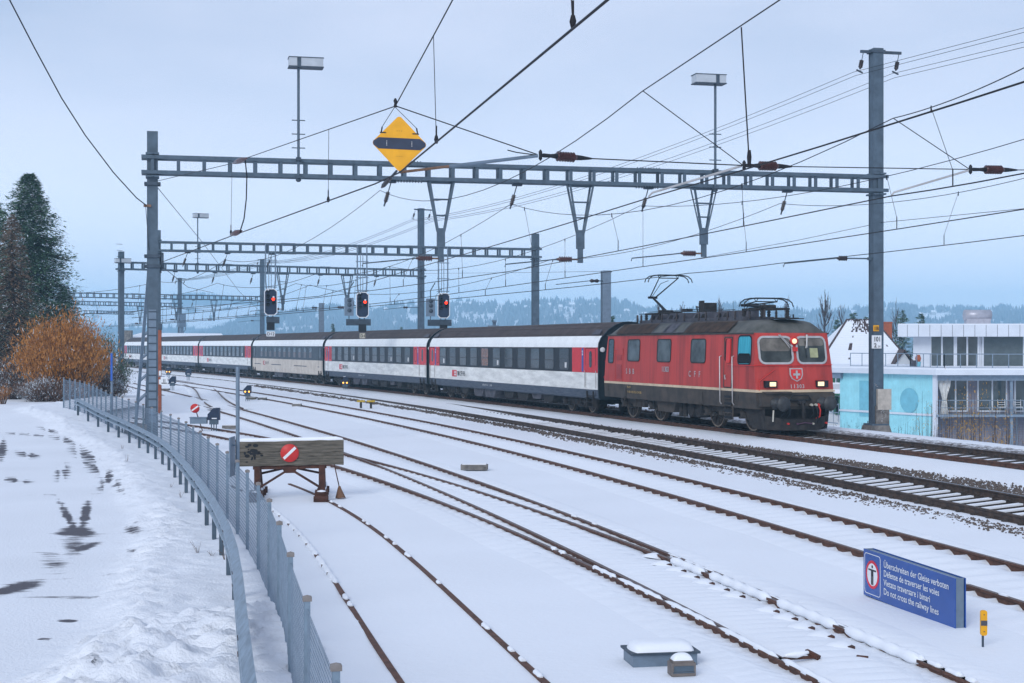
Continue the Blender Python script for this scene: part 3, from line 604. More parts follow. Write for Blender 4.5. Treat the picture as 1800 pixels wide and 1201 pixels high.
# ---- locomotive: local x 0 (rear) .. 14 (front), near side is y<0
LL = 14.0
def nose(z, y):
    q = np.interp(z, [.83,1.42,2.32,3.42,3.9], [.02,.03,-.10,-.32,-.5]); return LL + q - .17*max(0, abs(y)-.08)/1.4
def hullw(z): return float(np.interp(z, [.83,1.42,2.32,3.42], [1.46,1.485,1.48,1.43]))
loco = place('electric_locomotive', 'red electric locomotive with dark roof, raised rear pantograph and lit headlamps leading the train', 0, -.4, -14.4, cat='locomotive')
def mirror(fn): return lambda a, b, o=0: (lambda p: (LL-p[0], -p[1], p[2]))(fn(a, b, o))
def Fr(y, z, o=0): return (nose(z, y)+o, y, z)
def Sn(x, z, o=0): return (x, -(hullw(z)+o), z)
def Sf(x, z, o=0): return (x, (hullw(z)+o), z)
def loco_hull():
    b = MB(); zs = [.83,1.1,1.40,1.49,1.9,2.32,2.7,3.1,3.42]; mi = [1,1,2,0,0,0,0,0]
    ys = np.array([-1,-.8,-.6,-.4,-.2,-.055,.055,.2,.4,.6,.8,1])
    for k in range(len(zs)-1):
        z0, z1 = zs[k], zs[k+1]
        for end in (0,1):
            def fn(u, v, e=end):
                z = z0+(z1-z0)*v; y = u*hullw(z); x = nose(z, y); return (x, y, z) if e == 0 else (LL-x, -y, z)
            b.grid(fn, list(ys), [0,1], mi[k], smooth=True, flip=False)
        for s in (-1,1):
            def fs(u, v, s=s):
                z = z0+(z1-z0)*v; w_ = hullw(z); xe = nose(z, w_); x = (LL-xe)+(2*xe-LL)*u; return (x, s*w_, z)
            b.grid(fs, [0,.25,.5,.75,1], [0,1], mi[k], smooth=False, flip=(s > 0))
    b.add([(.2,-1.4,.84),(13.8,-1.4,.84),(13.8,1.4,.84),(.2,1.4,.84)], [(0,3,2,1)], 1)
    return b
loco_hull().build('body', [M['loco_red'], M['loco_frame'], M['cream']], loco, True)
def roofprof(y):
    a = abs(y); return float(np.interp(a, [0,.5,.92,1.0,1.2,1.36,1.43], [3.90,3.885,3.84,3.82,3.66,3.50,3.42]))
def loco_roof():
    b = MB(); ys = [-1.43,-1.36,-1.2,-1.0,-.92,-.5,0,.5,.92,1.0,1.2,1.36,1.43]
    xs = [0,.02,.07,.15,.28,.45,.7,1.0,2,4,7,10,12,13.0,13.3,13.55,13.72,13.85,13.93,13.98,14.0]
    def fn(x, y):
        e = min(x, LL-x); xe = e; t = max(0, min(1, xe/.75)); k = math.sqrt(max(0, 1-(1-t)**2)); z = 3.42+(roofprof(y)-3.42)*k
        inset = .34+.17*max(0,abs(y)-.08)/1.4; xx = inset + (x/LL)*(LL-2*inset)
        return (xx, y, z)
    b.grid(fn, xs, ys, 0, True, flip=False); return b
loco_roof().build('roof', M['loco_roof'], loco, True)
# louvres and panels on the roof shoulder
def RS(x, t, o=0):
    y = -(1.43-.43*t); z = roofprof(y); return (x, y-o*.65, z+o*.75)
for (a, c_, m_) in ((1.35,3.1,'louvre'),(3.16,4.97,'louvre'),(8.09,9.85,'louvre'),(9.91,11.69,'louvre'),(5.05,6.1,'loco_roof'),(6.15,7.0,'roofgear'),(7.05,8.0,'loco_roof')):
    b = MB()
    b.grid(lambda x, t: RS(x, t, .045), [a, (a+c_)/2, c_], [.02,.16,.37,.54,.98], 0, False)
    for (x0, x1) in ((a, a+.05), (c_-.05, c_)): b.grid(lambda x, t: RS(x, t, .07), [x0, x1], [.02,.16,.37,.54,.98], 1, False)
    for tt in (.0,.96): b.grid(lambda x, t: RS(x, t, .07), [a, c_], [tt, tt+.04], 1, False)
    if m_ == 'louvre':
        for k in range(9): b.grid(lambda x, t: RS(x, t, .06), [a+.08, c_-.08], [.08+k*.1, .12+k*.1], 1, False)
    b.build('roof_panel', [M[m_], M['louvre'] if m_ == 'louvre' else M['roofgear']], loco, True)
b = MB()
for s, f in ((-1,Sn),(1,Sf)):
    plate(b, [(.4,3.38),(.4,3.43),(13.6,3.43),(13.6,3.38)][::-1 if s<0 else 1], f, 0, .03)
b.build('rain_gutter', M['loco_frame'], loco, True)
def window(parent, fn, a0, a1, b0, b1, r, mg, mf, fr=.05, prot=.02, name='window', lower=None, flip=False):
    po = rrect(a0-fr, a1+fr, b0-fr, b1+fr, r+fr); pi = rrect(a0, a1, b0, b1, r)
    if flip: po = po[::-1]; pi = pi[::-1]
    g = MB(); plate(g, pi, fn, 0, prot*.5, 0); o = g.build(name, mg, parent, True)
    q = MB(); ring(q, po, pi, fn, 0, prot, 0); q.build('frame', mf, o, True); return o
for x0, x1 in ((8.63,9.99),(5.57,6.96),(2.62,3.96)):
    window(loco, Sn, x0+.08, x1-.08, 2.38, 3.2, .1, M['gl_grey'], M['dark'], .04)
    window(loco, Sf, x0+.08, x1-.08, 2.38, 3.2, .1, M['gl_grey'], M['dark'], .04, flip=True)
window(loco, Sn, .62, 1.14, 2.28, 3.22, .08, M['gl_mid'], M['dark'], .04)
cw = window(loco, Sn, 12.52, 13.45, 2.36, 3.30, .14, M['curtain'], M['black'], .05, name='cab_side_window')
b = MB(); plate(b, rrect(12.54, 13.43, 2.38, 2.72, .1), Sn, .01, .022); b.build('lower_pane', M['gl_dark'], cw, True)
window(loco, Sf, 12.52, 13.45, 2.36, 3.30, .14, M['curtain'], M['black'], .05, name='cab_side_window', flip=True)
for y0, y1 in ((-1.24,-.13),(.13,1.24)):
    wn = window(loco, Fr, y0, y1, 2.42, 3.25, .15, M['wshield'], M['silver'], .07, .035, name='windscreen')
    g = MB(); plate(g, rrect(y0+.02, y1-.02, 2.80 if y0 < 0 else 2.98, 3.23, .1), Fr, .017, .022); g.build('blind', M['wshield_top'], wn, True)
    if y0 > 0:
        g = MB(); plate(g, rrect(.62,.95,2.58,2.9,.02), Fr, .017, .022); g.build('notice', mat('yellow notice', (.35,.36,.2), .6), wn, True)
for yb, yt, L_ in ((-.55,-.10,.62),(.52,.45,.62)):
    g = MB(); g.tube([Fr(yb, 3.36, .07), Fr((yb+yt)/2+(-.0), 3.1, .09), Fr(yt-.08 if yb<0 else yt, 2.90, .06)], .018, 6, 0); g.tube([Fr(yb+.05, 3.36, .07), Fr(yt if yb<0 else yt+.05, 2.92, .06)], .012, 6, 0)
    yy = yt-.06 if yb < 0 else yt; g.bar(Fr(yy, 3.14, .05), Fr(yy, 2.58, .05), .02, .02, 1); g.build('wiper', [M['silver'], M['black']], loco, True)
# rear cab faces the first coach: windscreens too
for y0, y1 in ((-1.24,-.13),(.13,1.24)): window(loco, mirror(Fr), y0, y1, 2.42, 3.25, .15, M['wshield'], M['silver'], .06, .03, name='windscreen')
# ledge, stripe and nose details
b = MB()
for e in (0,1):
    for k in range(14):
        u0, u1 = -1+k/7, -1+(k+1)/7; w_ = 1.5
        P = [Fr(u0*1.48, 2.31, 0), Fr(u1*1.48, 2.31, 0), Fr(u1*1.48, 2.31, .05), Fr(u0*1.48, 2.31, .05)]; 
        if e: P = [(LL-p[0], -p[1], p[2]) for p in P]
        b.poly(P, (0,0,.03))
b.box((11.75,-1.525,2.30),(13.75,-1.475,2.325)); b.build('ledge', M['loco_red2'], loco, True)
b = MB()
for k in range(14):
    u0, u1 = -1+k/7, -1+(k+1)/7; b.poly([Fr(u0*1.5,1.40,-.01), Fr(u1*1.5,1.40,-.01), Fr(u1*1.5,1.40,.07), Fr(u0*1.5,1.40,.07)], (0,0,.06))
b.build('front_stripe', M['cream'], loco, True)
# head lamps: housings, reflectors
for y in (-.98,.98):
    h = MB(); h.obox(Fr(y, 1.68, .03), (1,0,0), .10, .22, .115, 0); o = h.build('headlamp', M['black'], loco, True)
    g = MB(); yc = y + (.05 if y < 0 else -.07); g.obox(Fr(yc, 1.68, .125), (1,0,0), .012, .115, .07, 0); g.build('lens', M['lamp_on'], o, True)
h = MB(); h.lathe(Fr(0, 3.14, -.05), Fr(0, 3.14, .08), [(0,.15),(1,.15),(1.01,.10),(.8,.09)], 16); o = h.build('headlamp', M['loco_red2'], loco, True)
g = MB(); g.lathe(Fr(0,3.14,.05), Fr(0,3.14,.10), [(0,.09),(1,.085),(1.01,.001)], 14); g.build('lens', M['lamp_on'], o, True)
h = MB(); h.obox(Fr(0,2.86,.05), (1,0,0), .06, .08, .07); h.build('socket', M['loco_red2'], loco, True)
# shield with cross and running number
g = MB(); sh = [(-.26,2.22),(.26,2.22),(.265,2.0),(.2,1.86),(0,1.76),(-.2,1.86),(-.265,2.0)][::-1]
plate(g, [(a*.95,b_) for a,b_ in sh][::-1], Fr, 0, .025, 0); plate(g, [(a*.78,1.99+(b_-1.99)*.84) for a,b_ in sh][::-1], Fr, .02, .032, 1)
for (a0,a1,b0,b1) in ((-.13,.13,1.97,2.04),(-.035,.035,1.87,2.14)): plate(g, [(a0,b0),(a1,b0),(a1,b1),(a0,b1)], Fr, .03, .04 if a0 < -.1 else .042, 0)
g.build('shield', [M['silver'], M['loco_red2']], loco, True)
g = MB(); text_mb(g, '11303', lambda a, b_: Fr(a, b_, .02), 0, 1.54, .13, 0, center=True, spacing=1.25, bold=.012); g.build('number', M['silver'], loco, True)
def SnT(a, b_): return Sn(a, b_, .02)
g = MB(); text_mb(g, 'S  B  B', SnT, 2.55, 1.84, .21, 0, spacing=1.05, bold=.015); text_mb(g, 'C  F  F', SnT, 8.55, 1.84, .21, 0, spacing=1.2, bold=.015); text_mb(g, '11303', SnT, 6.1, 1.98, .2, 0, spacing=.95, bold=.02); g.build('lettering', M['silver'], loco, True)
g = MB(); text_mb(g, 'Re 4/4', SnT, 2.7, 1.26, .09); text_mb(g, '91 85 4 420 303-1 CH-SBB', SnT, 2.7, 1.06, .09); g.build('small_lettering', M['gold_txt'], loco, True)
# handrail line on nose, doors, grilles, steps
g = MB(); g.tube([Fr(-1.38,1.46,.03), Fr(-1.36,1.78,.035), Fr(-.78,2.18,.035)], .014, 5); g.build('grab_rail', M['loco_red2'], loco, True)
for x in (11.25,12.22): g = MB(); g.tube([Sn(x,2.62,.02), Sn(x,2.60,.09), Sn(x+.03,1.0,.09), Sn(x+.03,.92,.03)], .022, 6); g.build('handrail', M['silver'], loco, True)
d = MB(); ring(d, rrect(11.42,12.06,1.5,3.3,.06), rrect(11.46,12.02,1.54,3.26,.05), Sn, 0, .02); o = d.build('cab_door', M['loco_frame'], loco, True)
g = MB(); plate(g, rrect(11.5,11.78,2.42,3.22,.12), Sn, 0, .012); g.build('window', M['gl_dark'], o, True)
g = MB(); plate(g, rrect(11.66,11.95,2.38,3.22,.08), Sn, .012, .045); g.build('panel', M['loco_red2'], o, True)
g = MB(); g.tube([Sn(11.62,1.95,.02), Sn(11.62,1.95,.07), Sn(11.68,1.8,.07)], .018, 6); g.build('handle', M['silver'], o, True)
g = MB()
ring(g, rrect(1.33,2.2,1.52,2.86,.02), rrect(1.38,2.15,1.56,2.82,.02), Sn, 0, .018, 0)
for (x0,x1,z0,z1,n_) in ((1.5,2.05,2.38,2.6,8),(1.5,2.08,1.62,2.2,16)):
    plate(g, rrect(x0,x1,z0,z1,.02), Sn, 0, .008, 1)
    for k in range(n_): zz = z0+.02+k*(z1-z0-.03)/n_; plate(g, [(x0+.03,zz),(x1-.03,zz),(x1-.03,zz+.014),(x0+.03,zz+.014)], Sn, .008, .02, 0)
g.build('grille', [M['loco_red'], M['tail_red']], loco, True)
g = MB()
for z in (1.22,.98,.72,.5): g.box((11.5,-1.50,z-.09),(12.05,-1.42,z+.02), 0); g.box((11.52,-1.56,z-.10),(12.03,-1.44,z-.07), 1)
g.box((11.48,-1.47,.4),(11.53,-1.42,1.3),1); g.box((12.02,-1.47,.4),(12.07,-1.42,1.3),1); g.build('step', [M['black'], M['loco_frame']], loco, True)
g = MB(); 
for (x0,x1,z0,z1) in ((.35,.6,1.1,1.35),(12.25,12.55,1.05,1.32)): ring(g, rrect(x0,x1,z0,z1,.03), rrect(x0+.03,x1-.03,z0+.03,z1-.03,.02), Sn, 0, .015)
for x in (2.5,9.7): g.bar(Sn(x,1.3,.02), Sn(x,.85,.02), .06, .02); g.bar(Sn(x,.9,.03), Sn(x-.12,.72,.03), .05,.02)
g.build('frame_fitting', M['loco_frame'], loco, True)
# underframe
for x in (3.05, 10.95): bogie(loco, x, 2.8, .63, 1.06, M['loco_frame'])
g = MB(); g.box((5.25,-1.25,.42),(6.7,1.25,.86)); g.poly([(6.7,-1.25,.42),(6.95,-1.25,.86),(6.7,-1.25,.86)], (0,2.5,0)); g.poly([(5.25,-1.25,.42),(5.25,-1.25,.86),(5.05,-1.25,.86)], (0,2.5,0)); g.build('transformer_box', M['loco_frame'], loco, True)
g = MB()
for x in (7.2,7.55): g.lathe((x,-1.15,.3),(x,-1.15,.85),[(0,.1),(1,.1)],10)
for x in (8.1,8.75): g.lathe((x,-1.2,.6),(x,1.2,.6),[(0,.27),(.01,.29),(.99,.29),(1,.27)],18)
g.box((4.6,-.9,.5),(9.4,.9,.84)); g.build('air_reservoir', M['dark'], loco, True)
# snow plough / front skirt
g = MB(); pl = [(13.15,-1.3,.82),(13.9,-1.18,.14),(14.25,-.6,.12),(14.32,0,.12),(14.25,.6,.12),(13.9,1.18,.14),(13.15,1.3,.82)]; top = [(13.15,-1.3,.84),(14.0,-1.22,.62),(14.22,-.6,.5),(14.26,0,.5),(14.22,.6,.5),(14.0,1.22,.62),(13.15,1.3,.84)]
g.add(pl+top, [(i,i+1,7+i+1,7+i) for i in range(6)], 0, True); g.add([(p[0]-.04,p[1]*.97,p[2]) for p in pl+top], [(7+i,7+i+1,i+1,i) for i in range(6)], 0, True)
g.poly([(12.6,-1.32,.84),(13.3,-1.32,.16),(13.92,-1.2,.14),(14.0,-1.25,.84)], (0,.03,0)); g.poly([(12.6,1.32,.84),(13.3,1.32,.16),(13.92,1.2,.14),(14.0,1.25,.84)], (0,-.03,0)); g.box((13.3,-1.15,.16),(13.62,1.15,.85)); g.build('snow_plough', M['dark'], loco, True)
g = MB(); g.box((13.72,-1.40,.93),(14.08,1.40,1.38)); g.poly([(14.05,-1.35,1.40),(14.05,-.25,1.40),(14.2,-.3,1.37),(14.2,-1.3,1.37)], (0,0,.03)); g.build('buffer_beam', M['loco_frame'], loco, True)
buffers(loco, 14.10, 1, 1.03, .88, M['buffer']); buffers(loco, -.05, -1)
g = MB(); g.tube([(14.05,0,1.05),(14.35,0,1.05)], .05, 8); g.tube([(14.35,0,1.05),(14.4,.02,.85),(14.42,0,.6),(14.38,0,.52)], [.05,.06,.05,.03], 8); g.tube([(14.3,.08,1.0),(14.38,.1,.75),(14.36,.06,.45)], .03, 6)
g.lathe((14.3,-.12,1.05),(14.3,.12,1.05),[(0,.08),(1,.08)],10); g.build('coupling', M['dark'], loco, True)
g = MB()
for (y, c0, dz) in ((-.42,0,.15),(.45,0,.15),(.72,1,.2),(-.62,0,.1),(.62,0,.35),(.95,0,.45)):
    g.tube([(14.05,y,.95),(14.22,y,.92),(14.27,y+.02,.92-dz*.6),(14.22,y+.03,.82-dz*1.2),(14.1,y-.05,.75-dz*1.3)], .028, 6, 2 if c0 == 0 else 1); g.lathe((14.1,y,.97),(14.24,y,.97),[(0,.035),(.5,.05),(1,.04)],8, 1 if c0 else 0)
for (y,z,c0) in ((-.15,.34,3),(.95,.36,1),(.45,.34,0),(-.5,.35,1)): g.lathe((14.24,y,z),(14.33,y,z),[(0,.03),(1,.035)],8,c0)
g.tube([(14.3,.42,.34),(14.33,.1,.38),(14.33,-.12,.34)], .018, 5, 3); g.tube([(14.1,-.95,.8),(14.15,-1.0,.42)], .03, 6, 0)
g.box((14.08,-.45,1.12),(14.2,.45,1.16),2); g.tube([(14.2,-.4,1.14),(14.24,-.3,1.3),(14.24,.3,1.3),(14.2,.4,1.14)], .025, 6, 2)
g.build('brake_hose', [mat('grubby hose end', (.5,.48,.42), .6), M['loco_red2'], M['black'], mat('purple cable', (.10,.05,.09), .6)], loco, True)
# roof equipment
g = MB(); g.box((1.9,-.62,3.86),(11.2,.62,4.02)); 
for x0, x1 in ((2.6,4.1),(4.3,6.2),(6.7,8.3),(8.6,10.6)):
    g.poly([(x0,-.5,4.0),(x1,-.5,4.0),(x1-.15,-.42,4.26),(x0+.2,-.42,4.26)], (0,.84,0)); 
    for k in range(2): xx = x0+.25+k*.55; g.poly([(xx,-.515,4.04),(xx+.35,-.515,4.04),(xx+.30,-.475,4.18),(xx+.08,-.475,4.18)], (0,.02,0), 1)
g.build('roof_walkway', [M['roofgear'], M['dark']], loco, True)
g = MB()
def ins(x, y, z, h=.28, r=.06, mi=0): g.lathe((x,y,z),(x,y,z+h),[(0,.03)]+[v for k in range(5) for v in ((.1+k*.17,r),(.17+k*.17,r*.55))]+[(1,.03)],10,mi)
for x in (1.7,2.1,3.2,4.2,5.6,6.3,7.6,8.2,9.3,10.0,10.6,11.4,12.3,12.5): ins(x, -.62 if x < 11 else -.45, 3.93, .32)
for x in (2.1,5.8,8.0,11.6,12.4): ins(x, .5, 3.93, .32)
g.build('roof_insulator', M['insul_dark'], loco, True)
g = MB(); g.tube([(1.9,-.62,4.28),(4.2,-.62,4.28),(6.3,-.6,4.30),(8.2,-.6,4.28),(10.6,-.62,4.28)], .015, 5); g.tube([(2.2,-.3,4.36),(6.0,-.3,4.38),(9.0,-.3,4.34)], .012, 5)
g.box((3.5,-.3,4.26),(4.3,.2,4.36)); g.box((5.5,-.35,4.3),(5.95,-.1,4.42)); g.box((6.9,-.3,4.26),(7.35,.25,4.62)); 
for k in range(6): g.lathe((6.93+k*.08,-.28,4.62),(6.93+k*.08,-.28,4.70),[(0,.02),(1,.02)],5)
g.tube([(6.2,0,4.26),(6.3,-.1,4.5),(6.5,-.1,4.46),(6.8,-.1,4.52)], .03, 6); g.tube([(10.9,-.4,4.0),(11.1,-.4,4.35),(11.4,-.4,4.5)], .018, 5)
g.build('busbar', M['dark'], loco, True)
def panto(x0, up, face, top):
    # single-arm pantograph; x0 base hinge, face +1: knee points to the front
    g = MB(); g.box((x0-1.0,-.55,4.24),(x0+.5,-.48,4.31)); g.box((x0-1.0,.48,4.24),(x0+.5,.55,4.31)); g.box((x0-1.0,-.55,4.24),(x0-.93,.55,4.31)); g.box((x0+.4,-.55,4.24),(x0+.5,.55,4.31)); g.lathe((x0-.1,-.3,4.36),(x0-.1,.3,4.36),[(0,.07),(1,.07)],8)
    for x in (x0-.95,x0+.42):
        for y in (-.5,.5): g.lathe((x,y,3.93),(x,y,4.25),[(0,.04),(.2,.08),(.35,.05),(.5,.08),(.65,.05),(.8,.08),(1,.04)],8)
    o = g.build('pantograph', M['dark'], loco, True)
    g = MB(); kn = (x0-1.45, 0, 4.98) if up else (x0-1.75, 0, 4.45)
    hd = (x0+(.15 if up else -.2), 0, top)
    g.tube([(x0,0,4.34), kn], [.055,.045], 8); g.tube([(x0-.35,.06,4.34), (kn[0]+.1,.06,kn[2]-.1)], .018, 6)
    g.lathe((kn[0],-.2,kn[2]),(kn[0],.2,kn[2]),[(0,.05),(1,.05)],8)
    for s in (-1,1): g.tube([(kn[0],s*.12,kn[2]), (hd[0],s*.42,hd[2]-.12)], [.03,.022], 6)
    g.tube([(kn[0]-.08,0,kn[2]+.03),(kn[0]+.7,.05,kn[2]+.55 if up else kn[2]+.05),(hd[0]-.03,0,hd[2]-.22)], .013, 5)
    g.tube([(hd[0],-.44,hd[2]-.12),(hd[0],.44,hd[2]-.12)], .022, 6); g.build('arm', M['black'], o, True)
    g = MB()
    for dx in (-.17,.17):
        g.tube([(hd[0]+dx,-.98,hd[2]-.30),(hd[0]+dx,-.93,hd[2]-.16),(hd[0]+dx,-.78,hd[2]-.05),(hd[0]+dx,-.52,hd[2]),(hd[0]+dx,.52,hd[2]),(hd[0]+dx,.78,hd[2]-.05),(hd[0]+dx,.93,hd[2]-.16),(hd[0]+dx,.98,hd[2]-.30)], .022, 6)
    for s in (-1,1): g.tube([(hd[0]-.17,s*.4,hd[2]),(hd[0],s*.4,hd[2]-.12),(hd[0]+.17,s*.4,hd[2])], .015, 5)
    g.build('collector_head', M['black'], o, True)
panto(3.3, 1, 1, 5.84); panto(12.0, 0, 1, 4.66)
g = MB(); g.tube([(13.2,-.5,3.93),(13.2,.5,3.93)], .03, 6); g.box((12.9,-.5,3.9),(13.6,.5,3.93)); g.box((13.5,.1,3.9),(13.54,.14,4.06)); g.build('roof_hatch', M['dark'], loco, True)

# ---- coaches
CPROF = [(1.30,.66),(1.385,.72),(1.41,1.07),(1.41,1.80),(1.41,2.90),(1.385,3.08),(1.29,3.30),(1.20,3.40),(.95,3.66),(.62,3.87),(.3,3.98),(0,4.01)]
CMI_EW = [3,3,0,1,2,2,2,4,4,4,4]
def cp(x, z, o=0, s=-1):
    zz = [p[1] for p in CPROF]; yy = [p[0] for p in CPROF]; return (x, s*(float(np.interp(z, zz, yy))+o), z)
def make_coach(kind, label, s_front, s_rear, left_win=True, right_win=False, lit=()):
    Lc = 26.4; t = place('passenger_coach' if kind == 'new' else 'older_passenger_coach', label, 0, s_rear, s_front, 'coaches of the train')
    def cn(a, b_, o=0): return cp(a, b_, o)
    body = MB(); x0, x1 = .28, Lc-.30
    prof = [(-a,b_) for a, b_ in CPROF] + [(a,b_) for a, b_ in CPROF[::-1][1:]]; n = len(prof)
    mi = CMI_EW + CMI_EW[::-1]
    for i in range(n-1):
        (a, z0), (c_, z1) = prof[i], prof[i+1]
        if mi[i] == 4: continue
        body.add([(x0,a,z0),(x1,a,z0),(x1,c_,z1),(x0,c_,z1)], [(0,1,2,3)], mi[i])
    for xx, fl in ((x0, True), (x1, False)):
        f = tuple(range(n)); body.add([(xx,a,b_) for a,b_ in prof], [f if fl else f[::-1]], 5)
    body.add([(x0,-1.3,.66),(x1,-1.3,.66),(x1,1.3,.66),(x0,1.3,.66)], [(0,3,2,1)], 5)
    mats = [M['coach_white'], M['band'], M['coach_top'], M['skirt'], M['coach_roof'], M['end']] if kind == 'new' else [M['old_cream'], M['old_grey'], M['coach_top'], M['old_cream'], M['coach_roof'], M['end']]
    body.build('body', mats, t, True)
    rf = MB(); rp = [p for p in prof if p[1] >= 3.39]; k = len(rp)
    xs = np.linspace(x0-.06, x1+.06, 34)
    for i in range(len(xs)-1):
        g_ = .0
        rf.add([(xs[i],a,b_+.006) for a,b_ in rp]+[(xs[i+1],a,b_+.006) for a,b_ in rp], [(j,k+j,k+j+1,j+1) for j in range(k-1)], 0, True)
        rf.add([(xs[i],a*1.004,b_+.016) for a,b_ in rp]+[(xs[i]+.05,a*1.004,b_+.016) for a,b_ in rp], [(j,k+j,k+j+1,j+1) for j in range(k-1)], 1, True)
    for yy in (-1.12,-.8,-.5,.5,.8,1.12): rf.bar((x0,yy,np.interp(abs(yy),[0,.3,.62,.95,1.2],[4.01,3.98,3.87,3.66,3.40])+.015), (x1,yy,np.interp(abs(yy),[0,.3,.62,.95,1.2],[4.01,3.98,3.87,3.66,3.40])+.015), .03, .02, 1)
    rf.build('roof', [M['coach_roof'], mat('roof seam', (.085,.07,.068), .7) if 'seam' not in M else M['seam']], t, True)
    for xx in (1.0, Lc-1.0):
        v = MB(); A = [(xx-.42,-1.20,3.42),(xx+.42,-1.20,3.42),(xx+.3,-1.02,3.62),(xx-.3,-1.02,3.62)]; v.poly([(a,b_-.03,c_+.03) for a,b_,c_ in A], (0,-.03,.03), 0); v.build('roof_vent', M['roofgear'], t, True)
    # ends: arched collar, gangway, lamps, white disc
    for xx, dx in ((x0, -1), (x1, 1)):
        e = MB()
        e.box((min(xx,xx+dx*.24), -.62, 1.1), (max(xx,xx+dx*.24), .62, 3.3), 0); e.build('gangway', M['black'], t, True)
        for s in (-1,1):
            l = MB(); l.lathe((xx, s*1.25, 2.80), (xx+dx*.09, s*1.25, 2.80), [(0,.1),(.9,.11),(1,.1),(1.001,.001)], 12); l.build('end_lamp', M['white'] , t, True)
            l = MB(); l.lathe((xx, s*1.1, 1.62), (xx+dx*.06, s*1.1, 1.62), [(0,.08),(1,.08),(1.001,.001)], 10); l.build('tail_lamp', M['tail_red'], t, True)
        c_ = MB()
        for i in range(n-1): c_.bar((xx+dx*.03, prof[i][0]*1.012, prof[i][1]), (xx+dx*.03, prof[i+1][0]*1.012, prof[i+1][1]), .1, .03, 0)
        c_.build('end_collar', M['end'], t, True)
        buffers(t, xx, dx, 1.02, .87, M['dark'])
        for s in (-1,1):
            st = MB(); sx = xx-dx*.9
            for z in (.32,.52,.74): st.box((sx-.33, s*1.36-.1, z-.015), (sx+.33, s*1.36+.1, z+.015))
            for q in (-.35,.35): st.box((sx+q-.03, s*1.36-.1, .28), (sx+q+.03, s*1.36+.1, 1.0))
            st.build('step', M['dark'], t, True)
    X = lambda s_: Lc-s_            # photo features were measured from the leading end
    if kind == 'new':
        for k in range(11):
            c0 = X(4.35+1.905*k); mg = M['gl_lit'] if k in lit else (M['gl_mid'] if k % 3 else M['gl_dark'])
            wn = window(t, cn, c0-.56, c0+.56, 1.92, 2.82, .1, mg, M['window_rim'], .035, .012)
            q = MB(); plate(q, [(c0-.54,2.30),(c0+.54,2.30),(c0+.54,2.335),(c0-.54,2.335)], cn, .008, .02); q.build('transom', M['window_rim'], wn, True)
            if k in (0,) or (k*7+int(s_front)) % 5 == 0:
                q = MB(); plate(q, rrect(c0+.1,c0+.32,1.98,2.22,.02), cn, .007, .011); q.build('notice', M['marking'], wn, True)
        for (r0, r1) in ((.32, 3.35), (24.1, 26.08)) if not right_win else ((.32, 3.0), (23.9, 26.08)):
            q = MB(); plate(q, [(X(r1),1.805),(X(r0),1.805),(X(r0),2.895),(X(r1),2.895)], cn, -.01, .008); q.build('end_panel', M['coach_red'], t, True)
        for (d0, d1, sgn) in ((.62,1.75,1),(25.05,25.95,-1)):
            q = MB(); ring(q, rrect(X(d1),X(d0),.78,2.88,.05), rrect(X(d1)+.03,X(d0)-.03,.81,2.85,.04), cn, 0, .014); o = q.build('door', M['dark'], t, True)
            q = MB(); c0 = X((d0+d1)/2); plate(q, rrect(c0-.15,c0+.15,2.02,2.74,.13), cn, .005, .016); q.build('window', M['gl_dark'], o, True)
            for hx in (X(d1)-.06, X(d0)+.06): q = MB(); q.tube([cn(hx,1.9,.03), cn(hx,1.15,.03)], .015, 5); q.build('handrail', M['silver'], o, True)
        q = MB()
        for c0 in (1.98+.12, 24.85): plate(q, [(X(c0)-.1,1.83),(X(c0)+.1,1.83),(X(c0)+.1,2.87),(X(c0)-.1,2.87)], cn, 0, .013, 0); text_mb(q, '2', lambda a, b_: cn(a, b_, .018), X(c0), 2.56, .2, 1, center=True, bold=.02)
        q.build('class_mark', [M['strip2'], M['white']], t, True)
        for c0 in ((24.4,) + ((2.62,) if right_win else ())): window(t, cn, X(c0)-.17, X(c0)+.17, 2.0, 2.76, .08, M['gl_pale'] if right_win or c0 < 5 else M['gl_dark'], M['dark'], .03, .014)
    else:
        for k in range(11):
            c0 = X(4.2+1.8*k); wn = window(t, cn, c0-.42, c0+.42, 1.98, 2.78, .04, M['gl_mid'], M['galv_dark'], .03, .012)
            q = MB(); plate(q, [(c0-.4,2.0),(c0+.4,2.0),(c0+.4,2.42),(c0-.4,2.42)], cn, .006, .010); q.build('blind', M['gl_brown'], wn, True)
        for k in range(4): q = MB(); a0, a1 = ((5.5,9.8),(14.5,18.2),(1.5,1.9),(22.6,25.2))[k]; plate(q, [(X(a1),1.28),(X(a0),1.28),(X(a0),1.34),(X(a1),1.34)], cn, 0, .008); q.build('grille', M['old_grey'], t, True)
        for d0, d1 in ((.7,1.6),(24.8,25.7)):
            q = MB(); ring(q, rrect(X(d1),X(d0),.78,2.88,.05), rrect(X(d1)+.03,X(d0)-.03,.81,2.85,.04), cn, 0, .014); o = q.build('door', M['dark'], t, True)
            q = MB(); c0 = X((d0+d1)/2); plate(q, rrect(c0-.2,c0+.2,1.98,2.7,.04), cn, .005, .016); q.build('window', M['gl_dark'], o, True)
    # lettering block
    q = MB(); lx = X(21.6); plate(q, [(lx-.0,1.24),(lx+.85,1.24),(lx+.85,1.60),(lx,1.60)], cn, 0, .008, 0)
    plate(q, rrect(lx+.40,lx+.78,1.30,1.54,.11), cn, .006, .012, 1); plate(q, [(lx+.36,1.40),(lx+.82,1.40),(lx+.82,1.44),(lx+.36,1.44)], cn, .012, .015, 0)
